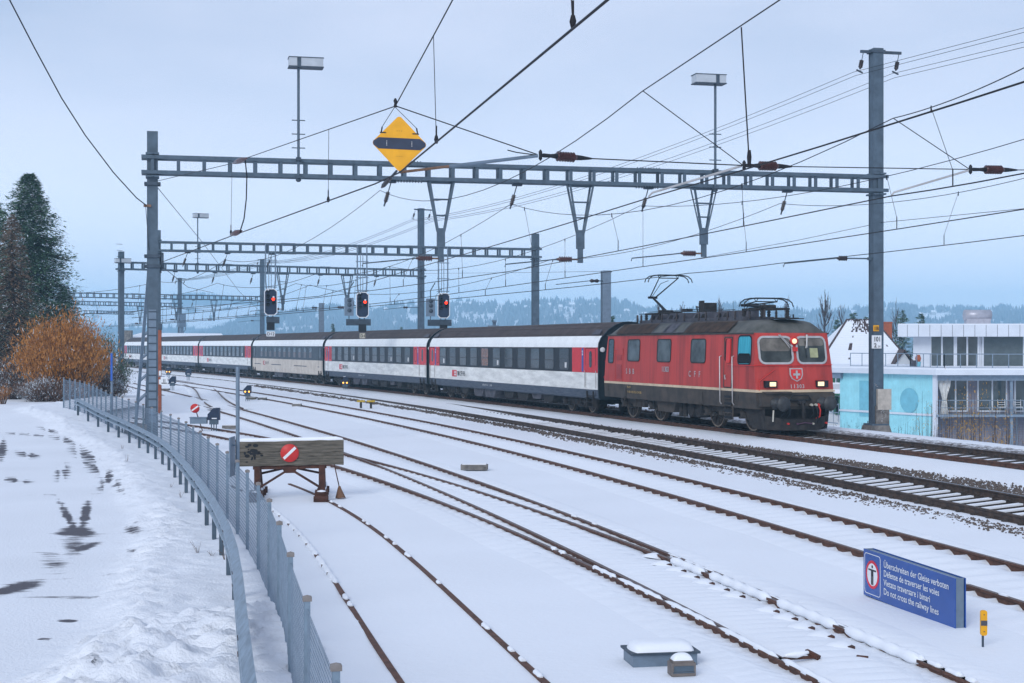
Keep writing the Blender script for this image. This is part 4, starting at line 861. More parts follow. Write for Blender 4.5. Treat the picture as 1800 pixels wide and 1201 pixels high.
    text_mb(q, 'SBB CFF FFS', lambda a, b_: cn(a, b_, .012), lx+.98, 1.31, .24, 2, wscale=.82, bold=.012); q.build('lettering', [M['coach_red'] if kind == 'new' else M['faded_red'], M['marking'], M['black_txt'] if kind == 'new' else M['faded_txt']], t, True)
    q = MB(); text_mb(q, '50 85 20-75 214-3     2    SBB', lambda a, b_: cn(a, b_, .012), X(16.2), .86, .09, 0); q.build('small_lettering', M['marking'], t, True)
    # underframe
    for xx in (3.7, Lc-3.7): bogie(t, xx, 2.5, .46, 1.0, M['dark'], False)
    u = MB(); u.box((5.6,-.35,.45),(Lc-5.6,.35,.7)); u.build('centre_sill', M['dark'], t, True)
    rn = random.Random(int(s_front)+3)
    for (a0, a1, z0, m_) in ((6.2,7.0,.34,'dark'),(8.2,9.6,.26,'roofgear'),(10.2,11.6,.26,'roofgear'),(13.2,14.4,.34,'dark'),(15.2,16.6,.3,'dark'),(17.6,18.4,.42,'roofgear'),(19.2,20.0,.3,'dark')):
        a0 += rn.uniform(-.3,.3); u = MB(); u.poly([(a0-.15,-1.2,.68),(a0+.1,-1.22,z0),(a1,-1.22,z0),(a1+.25,-1.2,.68)], (0,1.0,0)); u.build('equipment_box', M[m_], t, True)
    return t
M['window_rim'] = mat('window rim', (.05,.055,.06), .4, .2, .1, 5)
M['gl_pale'] = glass('pale glass', (.12,.22,.25), .2); M['gl_brown'] = glass('brown curtain behind glass', (.07,.045,.042), .3)
M['seam'] = mat('roof seam', (.085,.07,.068), .7); M['faded_red'] = mat('faded red', (.42,.12,.11), .6); M['faded_txt'] = mat('faded lettering', (.2,.18,.17), .6)
CL = [('new','white and black coach with red door panels, coupled directly behind the locomotive',False),('new','white and black coach with red door panels, second behind the locomotive',True),
      ('old','older blue grey and cream coach without red panels, third behind the locomotive',False),('new','white and black coach, next behind the blue grey one',True),
      ('new','white and black coach partly hidden behind the nearest left mast',True),('new','rearmost visible coach, half hidden by the bushes at the left',True)]
for i, (kd, lb, rw) in enumerate(CL): make_coach(kd, lb, 26.4*i, 26.4*(i+1), right_win=rw, lit=(6,) if i == 0 else ())
# ------------------------------------------------------------------ gantries
def hbeam(mb, x, y, z0, z1, w_, u, mi=0):
    # rolled H section: two flanges and a web; u = horizontal unit across the flanges
    ux = Vector((u[0], u[1], 0)).normalized(); uy = Vector((-ux.y, ux.x, 0)); c = Vector((x, y, (z0+z1)/2)); h = (z1-z0)/2
    for s in (-1, 1): mb.obox(c+uy*s*(w_/2-.012), ux, w_/2, .012, h, mi)
    mb.obox(c, ux, .008, w_/2-.024, h, mi)
def sqmast(mb, x, y, z0, z1, w_, u, mi=0):
    ux = Vector((u[0], u[1], 0)).normalized(); mb.obox((x, y, (z0+z1)/2), ux, w_/2, w_/2, (z1-z0)/2, mi)
    uy = Vector((-ux.y, ux.x, 0))
    for s in (-1, 1): mb.obox(Vector((x, y, (z0+z1)/2))+uy*s*(w_/2+.008), ux, w_/2+.02, .009, (z1-z0)/2, mi)
def gantry(label, A, Bp, zt, mastL, mastR, bay=.80, hh=.62, drops=(), over=0.35, wm=.32, front=True):
    # A, Bp: (x, y) of beam ends ; mast: (base z, top z) or None
    a = Vector((A[0], A[1], 0)); b = Vector((Bp[0], Bp[1], 0)); u = (b-a).normalized(); n = Vector((-u.y, u.x, 0)); L = (b-a).length
    t = thing('gantry', label, 'gantry', (A[0], A[1], -.5), 0, 'overhead line gantries')
    bm = MB(); wdt = .26
    for s in (-1, 1):
        o = n*s*wdt
        for z in (zt-.06, zt-hh+.06): bm.bar(a-u*over+o+Vector((0,0,z)), b+u*over+o+Vector((0,0,z)), .10, .12)
    k = int(L/bay); 
    for i in range(k+1):
        p = a+u*(L*i/k)
        for s in (-1, 1): bm.obox(p+n*s*(wdt-.01)+Vector((0,0,zt-hh/2)), u, .055, .03, hh/2-.12)
        bm.bar(p-n*wdt+Vector((0,0,zt-.05)), p+n*wdt+Vector((0,0,zt-.05)), .05, .04); bm.bar(p-n*wdt+Vector((0,0,zt-hh+.05)), p+n*wdt+Vector((0,0,zt-hh+.05)), .05, .04)
    for q in (.33, .66):
        for z in (zt, zt-hh):
            for i in range(9): p = a+u*(L*q+(i-4)*.1)+Vector((0,0,z)); bm.bar(p-Vector((0,0,.03)), p+Vector((0,0,.03)), .03, .66)
    bm.build('truss_beam', M['galv'], t)
    for P, mm_, w_ in ((a, mastL, wm), (b, mastR, wm+.05)):
        if mm_ is None: continue
        mb = MB(); z0, z1 = mm_; sqmast(mb, P.x, P.y, z0+.1, z1, w_, u); 
        for z in (zt+.05, zt-hh-.08): mb.obox((P.x, P.y, z), u, w_/2+.06, wdt+.08, .03); mb.bar(Vector((P.x,P.y,z))-n*.4, Vector((P.x,P.y,z))+n*.4, .05)
        mb.obox((P.x, P.y, z0+.13), u, w_/2+.16, w_/2+.16, .03)
        for i in (-1,1):
            for j in (-1,1): mb.lathe((P.x+i*.25,P.y+j*.22,z0+.1),(P.x+i*.25,P.y+j*.22,z0+.24),[(0,.02),(1,.02)],6)
        mb.build('mast', M['galv'], t)
        f = MB(); c = Vector((P.x, P.y, 0)); A0 = [c+u*i*.5+n*j*.5+Vector((0,0,z0-.5)) for i,j in ((-1,-1),(1,-1),(1,1),(-1,1))]; A1 = [c+u*i*.36+n*j*.36+Vector((0,0,z0+.10)) for i,j in ((-1,-1),(1,-1),(1,1),(-1,1))]
        f.add(A0+A1, [(4,5,6,7),(0,1,5,4),(1,2,6,5),(2,3,7,6),(3,0,4,7)], 0); f.build('foundation', M['conc'], t)
    def at(q): return a+u*q
    for q, ln, arm in drops:
        d = MB(); p = at(q); zb = zt-hh
        for s in (-1, 1):
            for v in (-1, 1):
                d.bar(p+u*s*.40+n*v*.2+Vector((0,0,zb)), p+u*s*.10+n*v*.06+Vector((0,0,zb-ln*.60)), .06, .05); 
        for f_ in (.02, .2, .40): d.bar(p-u*(.40-.3*f_/.6)+Vector((0,0,zb-ln*f_)), p+u*(.40-.3*f_/.6)+Vector((0,0,zb-ln*f_)), .14 if f_ < .1 else .07, .05)
        d.obox(p+Vector((0,0,zb-ln*.68)), u, .12, .09, ln*.12); d.obox(p+Vector((0,0,zb-ln*.88)), u, .075, .06, ln*.12)
        dr = d.build('drop_arm', M['galv'], t)
        if arm:
            g = MB(); ze = zb-ln+.12; e = p-u*.1+Vector((0,0,ze)); g.tube([e, e-u*.22], .03, 6, 0)
            g.lathe(e-u*.2, e-u*.7, [(0,.035)]+[v for i in range(6) for v in ((.06+i*.145,.095),(.13+i*.145,.05))]+[(1,.035)], 10, 1)
            g.tube([e-u*.7, e-u*.7-n*.0+Vector((-.0,0,0)), e-u*1.1+Vector((0,0,-.05)), e-u*2.35+Vector((0,0,-.22)), e-u*2.4+Vector((0,0,-.30))], .018, 5, 2)
            g.build('registration_arm', [M['brass'], M['insul'], M['galv_dark']], dr)
    return t, at, u, n
def G(px, py, d): v = Dp(px, py, d); return (v.x, v.y)
G1A, G1B = G(268,600,49.5), G(1540,600,55.3)
g1, at1, u1, n1 = gantry('nearest and largest gantry spanning all tracks above the locomotive', G1A, G1B, 9.25, (-.42, 10.04), (.0, 13.9), drops=((0,0,0),)[:0], bay=.82, wm=.31)
L1 = (Vector((G1B[0],G1B[1]))-Vector((G1A[0],G1A[1]))).length
def qof(px, A, B):   # beam position seen at a pixel column of the photograph
    k = (px-CX)/FPX; ax, ay = A; bx, by = B; t = (ax-k*ay)/((ax-k*ay)-(bx-k*by)); return t*math.hypot(bx-ax, by-ay)
def drops_for(t, A, B, zt, hh, lst):
    a = Vector((A[0],A[1],0)); b = Vector((B[0],B[1],0)); u = (b-a).normalized(); n = Vector((-u.y,u.x,0))
    for px, ln, arm in lst:
        q = qof(px, A, B); d = MB(); p = a+u*q; zb = zt-hh
        for s in (-1, 1):
            for v in (-1, 1): d.bar(p+u*s*.42+n*v*.2+Vector((0,0,zb)), p+u*s*.11+n*v*.07+Vector((0,0,zb-ln*.62)), .075, .05)
        for f_ in (.015, .22, .42): d.bar(p-u*(.42-.31*f_/.62)+Vector((0,0,zb-ln*f_)), p+u*(.42-.31*f_/.62)+Vector((0,0,zb-ln*f_)), .2 if f_ < .1 else .09, .05)
        d.obox(p+Vector((0,0,zb-ln*.70)), u, .13, .10, ln*.12); d.obox(p+Vector((0,0,zb-ln*.90)), u, .085, .07, ln*.10)
        dr = d.build('drop_arm', M['galv'], t)
        if arm:
            ze = zb-ln+.12; e = p-u*.08+Vector((0,0,ze)); g = MB(); g.tube([e, e-u*.26], .035, 6, 0)
            g.lathe(e-u*.22, e-u*.78, [(0,.04)]+[v for i in range(6) for v in ((.06+i*.145,.11),(.13+i*.145,.055))]+[(1,.04)], 10, 1)
            g.tube([e-u*.78, e-u*1.1+Vector((0,0,-.04)), e-u*2.6+Vector((0,0,-.20)), e-u*2.62+Vector((0,0,-.30))], .022, 5, 2)
            g.build('registration_arm', [M['brass'], M['insul'], M['galv_dark']], dr)
drops_for(g1, G1A, G1B, 9.25, .62, ((775,2.75,True),(1020,2.72,True),(1237,2.45,True)))
def hanger(t, A, B, zt, px, dz, off):
    # slanted insulator carrying the messenger wire under a beam
    a = Vector((A[0],A[1],0)); b = Vector((B[0],B[1],0)); u = (b-a).normalized(); q = qof(px, A, B); p = a+u*q+Vector((0,0,zt)); e = p+u*off+Vector((0,0,-dz)); g = MB()
    m1 = p.lerp(e, .42); m2 = p.lerp(e, .88); g.tube([p, m1], .02, 5, 0); g.obox(p, u, .16, .12, .05, 0)
    g.lathe(m1, m2, [(0,.03)]+[v for i in range(6) for v in ((.06+i*.145,.085),(.13+i*.145,.045))]+[(1,.03)], 8, 1); g.tube([m2, e], .03, 5, 0); g.build('hanging_insulator', [M['galv_dark'], M['insul_dark']], t); return e
for px in (688, 909, 1140, 1384): hanger(g1, G1A, G1B, 8.6, px, .85, -.25)
# crossarm at the top of the tall right-hand masts
def crossarm(t, x, y, zt, u, wd=.9, back=False):
    g = MB(); p = Vector((x, y, zt)); g.bar(p-u*.62, p+u*1.0, .08, .10, 0); g.obox(p, u, .26, .24, .05, 0)
    for q in (-.5, .92):
        s = p+u*q; e = s-u*.28-n1*.25+Vector((0,0,-.78)); g.tube([s, s.lerp(e,.5)], .014, 4, 0); m1 = s.lerp(e,.45); m2 = s.lerp(e,.88)
        g.lathe(m1, m2, [(0,.03)]+[v for i in range(5) for v in ((.08+i*.17,.085),(.16+i*.17,.05))]+[(1,.03)], 8, 1); g.bar(e-u*.12+Vector((0,0,.05)), e+u*.12-Vector((0,0,.05)), .05, .05, 0)
    g.build('crossarm', [M['galv_dark'], M['insul_dark']], t)
crossarm(g1, G1B[0], G1B[1], 13.78, u1)
g = MB(); x_, y_ = G1B
def near_face(x, y, off, A=G1A, B=G1B): return Vector((x,y,0)) - n1*off
pf = near_face(x_, y_, .24)
g.obox(pf+Vector((0.0,0,0))+u1*.18+Vector((0,0,1.05)), u1, .27, .08, .38); g.build('cable_box', mat('beige cable box', (.42,.38,.33), .6), g1)
g = MB(); g.obox(pf+u1*.12+Vector((0,0,.35)), u1, .26, .06, .45); g.build('cable_duct', M['conc'], g1)
g = MB(); FN = lambda o: (lambda a_, b_: tuple(pf - n1*o + u1*a_ + Vector((0,0,b_))))
g.obox(pf+u1*-.1+Vector((0,0,3.15)), u1, .19, .01, .24, 0); text_mb(g, '101', FN(.02), -.1, 3.17, .17, 1, center=True, wscale=.8, bold=.02); text_mb(g, '2₂₀'.replace('₂₀',''), FN(.02), -.16, 2.95, .15, 1, center=True, bold=.02); text_mb(g, '20', FN(.02), -.01, 2.95, .07, 1, center=True)
g.build('number_plate', [M['white'], M['black_txt']], g1)
g = MB(); g.obox(pf+u1*-.12+Vector((0,0,3.65)), u1, .11, .01, .11, 0); text_mb(g, '1B', FN(.02), -.12, 3.58, .13, 1, center=True, bold=.02); g.build('number_plate', [M['yellow'], M['black_txt']], g1)
g = MB(); rg = random.Random(4)
for (bx, bz) in ((.1,.62),(.18,.45),(.05,.3),(-.12,.75),(-.1,1.6)):
    pts = [FN(.075 if bx > 0 else .0)(bx+rg.uniform(-.08,.08), bz+rg.uniform(-.1,.1)) for k in range(5)]; g.tube(pts, .006, 4)
g.build('graffiti', M['marking'], g1)
# registration arm on the right mast
g = MB(); e = Vector((x_, y_, 6.2)); g.obox(e-u1*.25, u1, .08, .06, .05, 0); g.bar(e-u1*.25, e-u1*1.15, .07, .05, 2); g.lathe(e-u1*1.15, e-u1*1.55, [(0,.04)]+[v for i in range(5) for v in ((.08+i*.17,.10),(.16+i*.17,.055))]+[(1,.04)], 10, 1); g.tube([e-u1*1.55, e-u1*3.6+Vector((0,0,-.22)), e-u1*3.64+Vector((0,0,-.34))], .022, 5, 2); g.build('registration_arm', [M['galv'], M['insul_dark'], M['galv']], g1)
# fittings of the left mast: ladder plate, anchor clamps, tension wheel
x0_, y0_ = G1A; pl_ = Vector((x0_, y0_, 0)) - n1*.17
g = MB(); g.obox(pl_+Vector((0,0,2.35)), u1, .12, .012, 1.85, 0)
for k in range(14): g.obox(pl_-n1*.02+Vector((0,0,.75+k*.26)), u1, .125, .012, .018, 1)
g.build('climbing_guard', [M['galv_light'], M['galv_dark']], g1)
g = MB()
for z in (8.32, 5.95, 5.62): 
    for s in (-1,1): g.obox(Vector((x0_,y0_,z))-n1*s*.2, u1, .26, .03, .05)
    for s in (-1,1): g.lathe(Vector((x0_,y0_,z))+u1*s*.24-n1*.3, Vector((x0_,y0_,z))+u1*s*.24+n1*.3, [(0,.025),(1,.025)], 6)
g.lathe(Vector((x0_,y0_,5.8))+u1*.28-n1*.02, Vector((x0_,y0_,5.8))+u1*.36-n1*.02, [(0,.26),(.2,.28),(.8,.28),(1,.26)], 20); g.obox(Vector((x0_,y0_,5.75))+u1*.26, u1, .03, .06, .35)
g.build('tension_clamp', M['galv_dark'], g1)
# leaning stay beside the left mast
st = thing('mast_stay', 'leaning lattice stay propping the nearest left mast', 'mast stay', (G1A[0]-.5, G1A[1]+2, -.5))
g = MB(); top_ = Vector((x0_, y0_, 5.9))-u1*.08; 
ba = Zp(212+18, 748, -.45); ba = Dp(237, 765, 53.0); bb = Dp(256, 745, 54.5)
g.bar(top_, ba, .10, .08); g.bar(top_+u1*.06, bb, .09, .08)
for f_ in (.42,.55,.68,.8): g.bar(top_.lerp(ba,f_), (top_+u1*.06).lerp(bb,f_), .09, .06)
g.build('strut', M['galv_light'], st); g = MB(); g.obox((ba+bb)/2+Vector((0,0,-.15)), u1, .55, .45, .3); g.build('foundation', M['conc'], st)
G2A, G2B = G(277,600,90.3), G(941,600,97.2); G3A, G3B = G(213,600,112.5), G(740,600,124.5)
G4A, G4B = G(118,600,178.6), G(461,600,193); G5A, G5B = G(128,600,213), G(316,600,225); G6A, G6B = G(150,600,272), G(232,600,282)
g2, at2, u2, n2 = gantry('second gantry, the one carrying three light signals', G2A, G2B, 9.25, (-.45, 9.9), (-4.2, 10.2))
g3, at3, u3, n3 = gantry('third gantry, its tall right mast topped by a crossarm', G3A, G3B, 9.25, (-.45, 10.0), (-.1, 14.3), wm=.34)
g4, at4, u4, n4 = gantry('fourth gantry, seen just above the left signal and ending at a tall mast behind it', G4A, G4B, 9.25, (-.45, 9.9), (-.1, 14.0), wm=.36)
g5, at5, u5, n5 = gantry('fifth gantry, its right mast carrying a grey equipment box', G5A, G5B, 9.25, None, (-.1, 13.0), wm=.36)
g6, at6, u6, n6 = gantry('faint farthest gantry low over the bushes at the left', G6A, G6B, 9.25, None, None)
drops_for(g3, G3A, G3B, 9.25, .62, ((497,2.9,True),(610,2.7,True)))
drops_for(g4, G4A, G4B, 9.25, .62, ((310,2.6,True),(376,2.6,True)))
drops_for(g5, G5A, G5B, 9.25, .62, ((246,2.6,True),))
for px in (238, 330, 400, 478): hanger(g2, G2A, G2B, 8.6, px, .85, -.3) if px > 300 else None
for px in (308, 378, 445, 563, 662): hanger(g3, G3A, G3B, 8.6, px, .85, -.25)
for px in (340, 408): hanger(g4, G4A, G4B, 8.6, px, .85, -.25)
crossarm(g3, G3B[0], G3B[1], 14.2, u3); crossarm(g4, G4B[0], G4B[1], 13.9, u4); crossarm(g5, G5B[0], G5B[1], 12.9, u5)
for (t, B_, u_) in ((g3, G3B, u3), (g4, G4B, u4)):
    g = MB(); e = Vector((B_[0], B_[1], 6.1)); g.bar(e-u_*.2, e-u_*1.2, .06, .05, 0); g.lathe(e-u_*1.2, e-u_*1.6, [(0,.04),(.2,.1),(.5,.06),(.8,.1),(1,.04)], 8, 1); g.tube([e-u_*1.6, e-u_*3.4+Vector((0,0,-.2))], .022, 5, 0); g.build('registration_arm', [M['galv_dark'], M['insul_dark']], t)
g = MB(); p = Dp(319, 563, 224.6); g.obox(p, u5, .55, .35, 1.0); g.obox(p+Vector((0,0,-1.6)), u5, .25, .2, .6); g.tube([p+u5*.6, p+u5*.7+Vector((0,0,-1.4)), p+u5*.2+Vector((0,0,-2))], .06, 5); g.build('equipment_box', M['galv_light'], g5)
# single masts on the train side
for (px, top, d, z0, lb) in ((1065,476,75.8,-4,'grey single mast rising behind the coach nearest the locomotive'),(565,533,131,-4,'short grey single mast behind the coaches, left of the middle signal')):
    t = thing('catenary_mast', lb, 'mast', (Dp(px,600,d).x, d, -1), 0); g = MB(); zt_ = CAMZ+(HY-top)*d/FPX; P = Dp(px,600,d); hbeam(g, P.x, d, z0, zt_, .42, (u1.x,u1.y)); sqmast(g, P.x, d, z0, zt_-.01, .34, (u1.x,u1.y)); g.build('mast', M['galv_light'], t)
    g = MB(); e = Vector((P.x, d, 6.25)); g.bar(e, e-u1*.35, .06, .05, 0); g.lathe(e-u1*.35, e-u1*.85, [(0,.03),(.2,.1),(.5,.06),(.8,.1),(1,.03)], 8, 1); g.tube([e-u1*.85, e-u1*2.6+Vector((0,0,-.2))], .02, 5, 0); g.bar(Vector((P.x,d,zt_-.06))-u1*.1, Vector((P.x,d,zt_-.06))+u1*.3, .1, .05, 0); g.build('registration_arm', [M['galv_dark'], M['insul_dark']], t)

# ------------------------------------------------------------------ lamps on the gantries
def yard_lamp(px, A, B, zt, top, label, sc=1.0, side=1, hw=.56):
    q = qof(px, A, B); a = Vector((A[0],A[1],0)); b = Vector((B[0],B[1],0)); u = (b-a).normalized(); n = Vector((-u.y,u.x,0)); p = a+u*q
    t = thing('yard_lamp', label, 'yard lamp', (p.x, p.y, zt-.7), 0, 'box lamps on poles above the gantries'); g = MB()
    pn = p - n*.36; g.tube([pn+Vector((0,0,zt-.75)), pn+Vector((0,0,top))], .045, 8); g.build('pole', M['galv'], t)
    g = MB()
    for k in range(3): g = MB(); g.bar(pn-u*.22+Vector((0,0,zt+.35+k*.46)), pn+u*.22+Vector((0,0,zt+.35+k*.46)), .035, .03); g.build('step_iron', M['galv_dark'], t)
    g = MB()
    for z in (zt-.02, zt-.62): g.obox(pn+Vector((0,0,z)), u, .08, .12, .05)
    g.lathe(pn+Vector((0,0,zt-.78)), pn+Vector((0,0,zt-.66)), [(0,.05),(.5,.1),(1,.06)], 8); g.build('pole_foot', M['galv_dark'], t)
    c = pn+u*side*.24+Vector((0,0,top+.16)); g = MB(); g.obox(c, u, hw, .25, .15, 0); g.build('lamp_box', mat('lamp box diffuser', (.42,.46,.50), .4, 0, .1, 2), t)
    g = MB(); g.obox(c+Vector((0,0,-.155)), u, hw+.02, .27, .015); g.obox(c+Vector((0,0,.155)), u, hw+.02, .27, .012); g.obox(pn+Vector((0,0,top+.16))-n*.26, u, .06, .012, .15); g.build('lamp_frame', M['galv_dark'], t)
yard_lamp(523, G1A, G1B, 9.25, CAMZ+(HY-121)*50.4/FPX, 'box lamp on a pole above the nearest gantry, left of the yellow diamond board')
yard_lamp(1251, G1A, G1B, 9.25, CAMZ+(HY-151)*53.8/FPX, 'box lamp on a pole above the nearest gantry, over the locomotive', side=-1)
yard_lamp(345, G3A, G3B, 9.25, CAMZ+(HY-383)*115/FPX, 'small distant box lamp above the third gantry')
yard_lamp(208, G3A, (G3B[0],G3B[1]), 9.25, CAMZ+(HY-462)*112/FPX, 'tiny box lamp beside the left mast of the third gantry')

# ------------------------------------------------------------------ overhead lines
RC, RM, RD, RF = .0125, .0095, .0055, .0105
def wire(parent, name, pts, r, m='wire', n=5):
    g = MB(); g.tube(pts, r, n); return g.build(name, M[m], parent)
def span(a, b, sag, n=12):
    a = Vector(a); b = Vector(b); return [a.lerp(b, i/n)-Vector((0,0,4*sag*(i/n)*(1-i/n))) for i in range(n+1)]
def overhead(label, nodes_m, nodes_c, sags, drop_off=3.0, r_scale=1.0):
    t = thing('overhead_line', label, 'overhead line', tuple(Vector(nodes_c[0])), 0, 'overhead contact lines'); mp_ = []
    for i in range(len(nodes_m)-1): s = span(nodes_m[i], nodes_m[i+1], sags[i], 14); mp_ += s if not mp_ else s[1:]
    cp_ = []
    for i in range(len(nodes_c)-1): s = span(nodes_c[i], nodes_c[i+1], .03, 4); cp_ += s if not cp_ else s[1:]
    def radii(P, r): return [r*max(1, P_.y/48)**.75*r_scale for P_ in P]
    wire(t, 'messenger_wire', mp_, radii(mp_, RM)); wire(t, 'contact_wire', cp_, radii(cp_, RC))
    my = [p.y for p in mp_]; cy = [p.y for p in cp_]
    y = min(my)+drop_off
    while y < max(my)-3 and y < 200:
        a = Vector([np.interp(y, my, [p[k] for p in mp_]) for k in range(3)]); b = Vector([np.interp(y+.15, cy, [p[k] for p in cp_]) for k in range(3)])
        if a.z-b.z > .1 and abs(a.x-b.x) < .45 and min(cy)+.3 < y < max(cy)-1:
            g = MB(); rr_ = RD*max(1, y/45)**.8; g.tube([a, b+Vector((0,0,.28))], rr_, 4, 0); g.tube([b+Vector((0,0,.30)), b], rr_*2.2, 5, 1); g.lathe(a+Vector((0,0,.03)), a-Vector((0,0,.09)), [(0,rr_*2),(1,rr_*3)], 5, 1); g.build('dropper', [M['wire_thin'], M['wire']], t)
        y += 8.3
    return t
def cpt(k, d, du=0, z=5.72):
    if k == 'T1': 
        i = np.argmin(np.abs(_d-d)); return (_x[i]+du, d, z)
    co = TR[k][0]; X = np.polyval(co, d/50) if (k != 'T2' or d < 150) else np.polyval(co,3.)+(d-150)*(np.polyval(co,3.)-np.polyval(co,2.98))*1.06; return (float(X)+du, d, z)
V = lambda px, py, d: tuple(Dp(px, py, d))
# line over track A (messenger from the headspan; photo: 1370,0 -> 1130,160 -> 668,335)
overhead('overhead line from the top centre down to the gap between the left signals', [V(1470,-66,17.3), V(1130,160,25), V(668,335,51.2), V(396,457,91.5), cpt('A',116,.3,7.9), cpt('A',140,-8,7.9)],
         [V(2060,60,13), V(1150,345,27.6), V(742,468,51.4), V(560,521,88), cpt('A',116,0), cpt('A',140,-7)], [0,.95,.9,.5,.4], 2.3)
overhead('overhead line reaching the third hanging arm position, between yellow board and locomotive', [V(1860,88,20.5), V(1570,208,27.5), V(898,359,52), V(560,480,92.8), cpt('T3',119,.3,7.9), cpt('T3',150,-2,7.9)],
         [V(1900,284,22.4), V(1565,345,27.6), V(897,477,53.5), cpt('T3',93,-.2), cpt('T3',119,.2), cpt('T3',150,-2)], [.1,.95,.9,.6,.5], 5)
overhead('overhead line above the clear track in front of the train', [V(1830,236,30), V(1125,362,52.9), cpt('T2',94.5,.2,7.95), cpt('T2',121,.2,7.95), cpt('T2',185,0,7.95), cpt('T2',222,0,7.9)],
         [V(1850,360,30.3), V(1122,470,53.2), cpt('T2',94.5,.25), cpt('T2',121,-.2), cpt('T2',185,0), cpt('T2',222,0)], [.45,1.0,.6,1.1,.6], 6)
overhead('overhead line above the train touching the raised pantograph', [V(1830,306,38.2), V(1371,358,54.5), cpt('T1',75.8,.5,7.3), cpt('T1',124,0,7.95), cpt('T1',190,0,7.95), cpt('T1',224,0,7.9)],
         [V(1850,408,37.6), V(1370,463,52.4), cpt('T1',59.6,-.02,5.87), cpt('T1',75.8,.2,5.8), cpt('T1',124,-.2,5.75), cpt('T1',190,0,5.75), cpt('T1',224,0)], [.35,.5,1.2,1.2,.5], 4)
# the nearest line, anchored at the left mast
t = thing('overhead_line', 'nearest overhead line running from the top edge down to its anchor on the left mast', 'overhead line', V(703,300,23.8), 0, 'overhead contact lines')
wire(t, 'contact_wire', [V(1125,-52,10.9), V(1068,0,11.8), V(703,303,23.6), V(660,323,25.5), V(418,411,37.5)], RC*1.05)
wire(t, 'contact_wire', [V(412,413,38), V(284,461,48.8)], RC)
wire(t, 'messenger_wire', [V(815,-36,18.4), V(762,63,20.4), V(697,183,23.8)], RM); wire(t, 'messenger_wire', [V(694,187,23.8), V(436,277,36.6)], RM); wire(t, 'messenger_wire', [V(410,287,37.6), V(278,318,49.3)], RM)
for (a, b_) in (((405,413,37.8),(425,406,37.2)),((410,287,37.6),(434,278,36.7))): g = MB(); g.lathe(V(*a), V(*b_), [(0,.02),(.25,.055),(.5,.075),(.75,.055),(1,.02)], 12); g.build('insulator', M['insul'], t)
wire(t, 'jumper_cable', [V(431,281,37), V(434,310,37), V(433,350,37), V(429,385,37), V(422,407,37.2)], .016)
for (a, b_) in (((762,63,20.4),(767,250,20.3)),((408,288,37.6),(406,411,37.8)),((1003,-20,14.1),(1007,45,13.3)),((578,228,29.5),(577,354,29.4))):
    g = MB(); g.tube([V(*a), V(*b_)], RD, 5, 0); e = Vector(V(*b_)); g.tube([e+Vector((0,0,.22)), e], .013, 6, 1); g.lathe(e+Vector((0,0,.09)), e-Vector((0,0,.02)), [(0,.02),(.5,.035),(1,.02)], 6, 1); g.build('dropper', [M['wire_thin'], M['wire']], t)
g = MB(); e0 = Vector(V(703,303,23.7)); e1 = Vector(V(945,274,24.4)); g.tube([e0, e0.lerp(e1,.35)], .022, 8, 1); g.tube([e0.lerp(e1,.35), e1], .028, 8, 0); g.build('registration_arm', [M['galv_light'], M['brass']], t)
g = MB(); a, b_ = Vector(V(706,298,24.3)), Vector(V(668,335,51.2)); a = Vector(V(690,308,49.8)); 
# headspan cross wire with three big insulators, held by structures outside the picture
t = thing('cross_span_wire', 'cross-span wire with three brown insulators above the nearest gantry', 'cross-span wire', V(995,277,24.5), 0)
hs = [V(640,-40,23), V(695,187,23.8), V(945,273,24.4)]
wire(t, 'span_wire', [V(697,187,23.8), V(945,272,24.4)], RM); wire(t, 'span_wire', [V(1040,279,24.8), V(1305,291,26.2)], RM*1.1); wire(t, 'span_wire', [V(1390,293,26.6), V(1702,298,28)], RM); wire(t, 'span_wire', [V(1788,299,28.4), V(1860,299,28.8)], RM)
wire(t, 'span_wire', [V(1130,160,25), V(1305,290,26.2)], RM*.9); wire(t, 'span_wire', [V(1570,208,27.5), V(1703,297,28)], RM*.9); wire(t, 'span_wire', [V(945,273,24.4), V(908,268,24.2), V(892,264,24.2)], RM)
for (x0, y0, d0, x1, y1, d1) in ((950,273,24.4,1040,279,24.8),(1308,291,26.2,1392,293,26.6),(1706,298,28,1788,299,28.4)):
    a = Vector(V(x0,y0,d0)); b_ = Vector(V(x1,y1,d1)); g = MB(); g.lathe(a, a.lerp(b_,.32), [(0,.02),(.2,.035),(.6,.03),(1,.045)], 8, 0); g.lathe(a.lerp(b_,.32), a.lerp(b_,.70), [(0,.045)]+[v for i in range(7) for v in ((.03+i*.135,.085),(.08+i*.135,.05))]+[(1,.045)], 14, 1); g.lathe(a.lerp(b_,.70), b_, [(0,.045),(.3,.04),(.6,.03),(1,.015)], 8, 0)
    g.lathe(a+Vector((0,0,.09)), a-Vector((0,0,.09)), [(0,.01),(.2,.035),(.5,.03),(.8,.035),(1,.01)], 6, 0); g.build('insulator', [M['black'], M['insul']], t)
for (a, b_) in (((1140,346,27.4),(1303,292,26.2)),((1566,345,27.6),(1702,300,28))):
    g = MB(); A_ = Vector(V(*a)); B_ = Vector(V(*b_)); g.tube([A_, A_+(B_-A_)*.04+Vector((0,0,.05)), B_], [.014,.02,.022], 6); g.build('registration_arm', M['silver'], t)
wire(t, 'dropper', [V(1303,48,18), V(1317,287,17.8)], .009)
g = MB(); e = Vector(V(1317,285,17.8)); g.lathe(e+Vector((0,0,.14)), e-Vector((0,0,.06)), [(0,.02),(.4,.03),(1,.02)], 6); g.build('clamp', M['wire'], t)
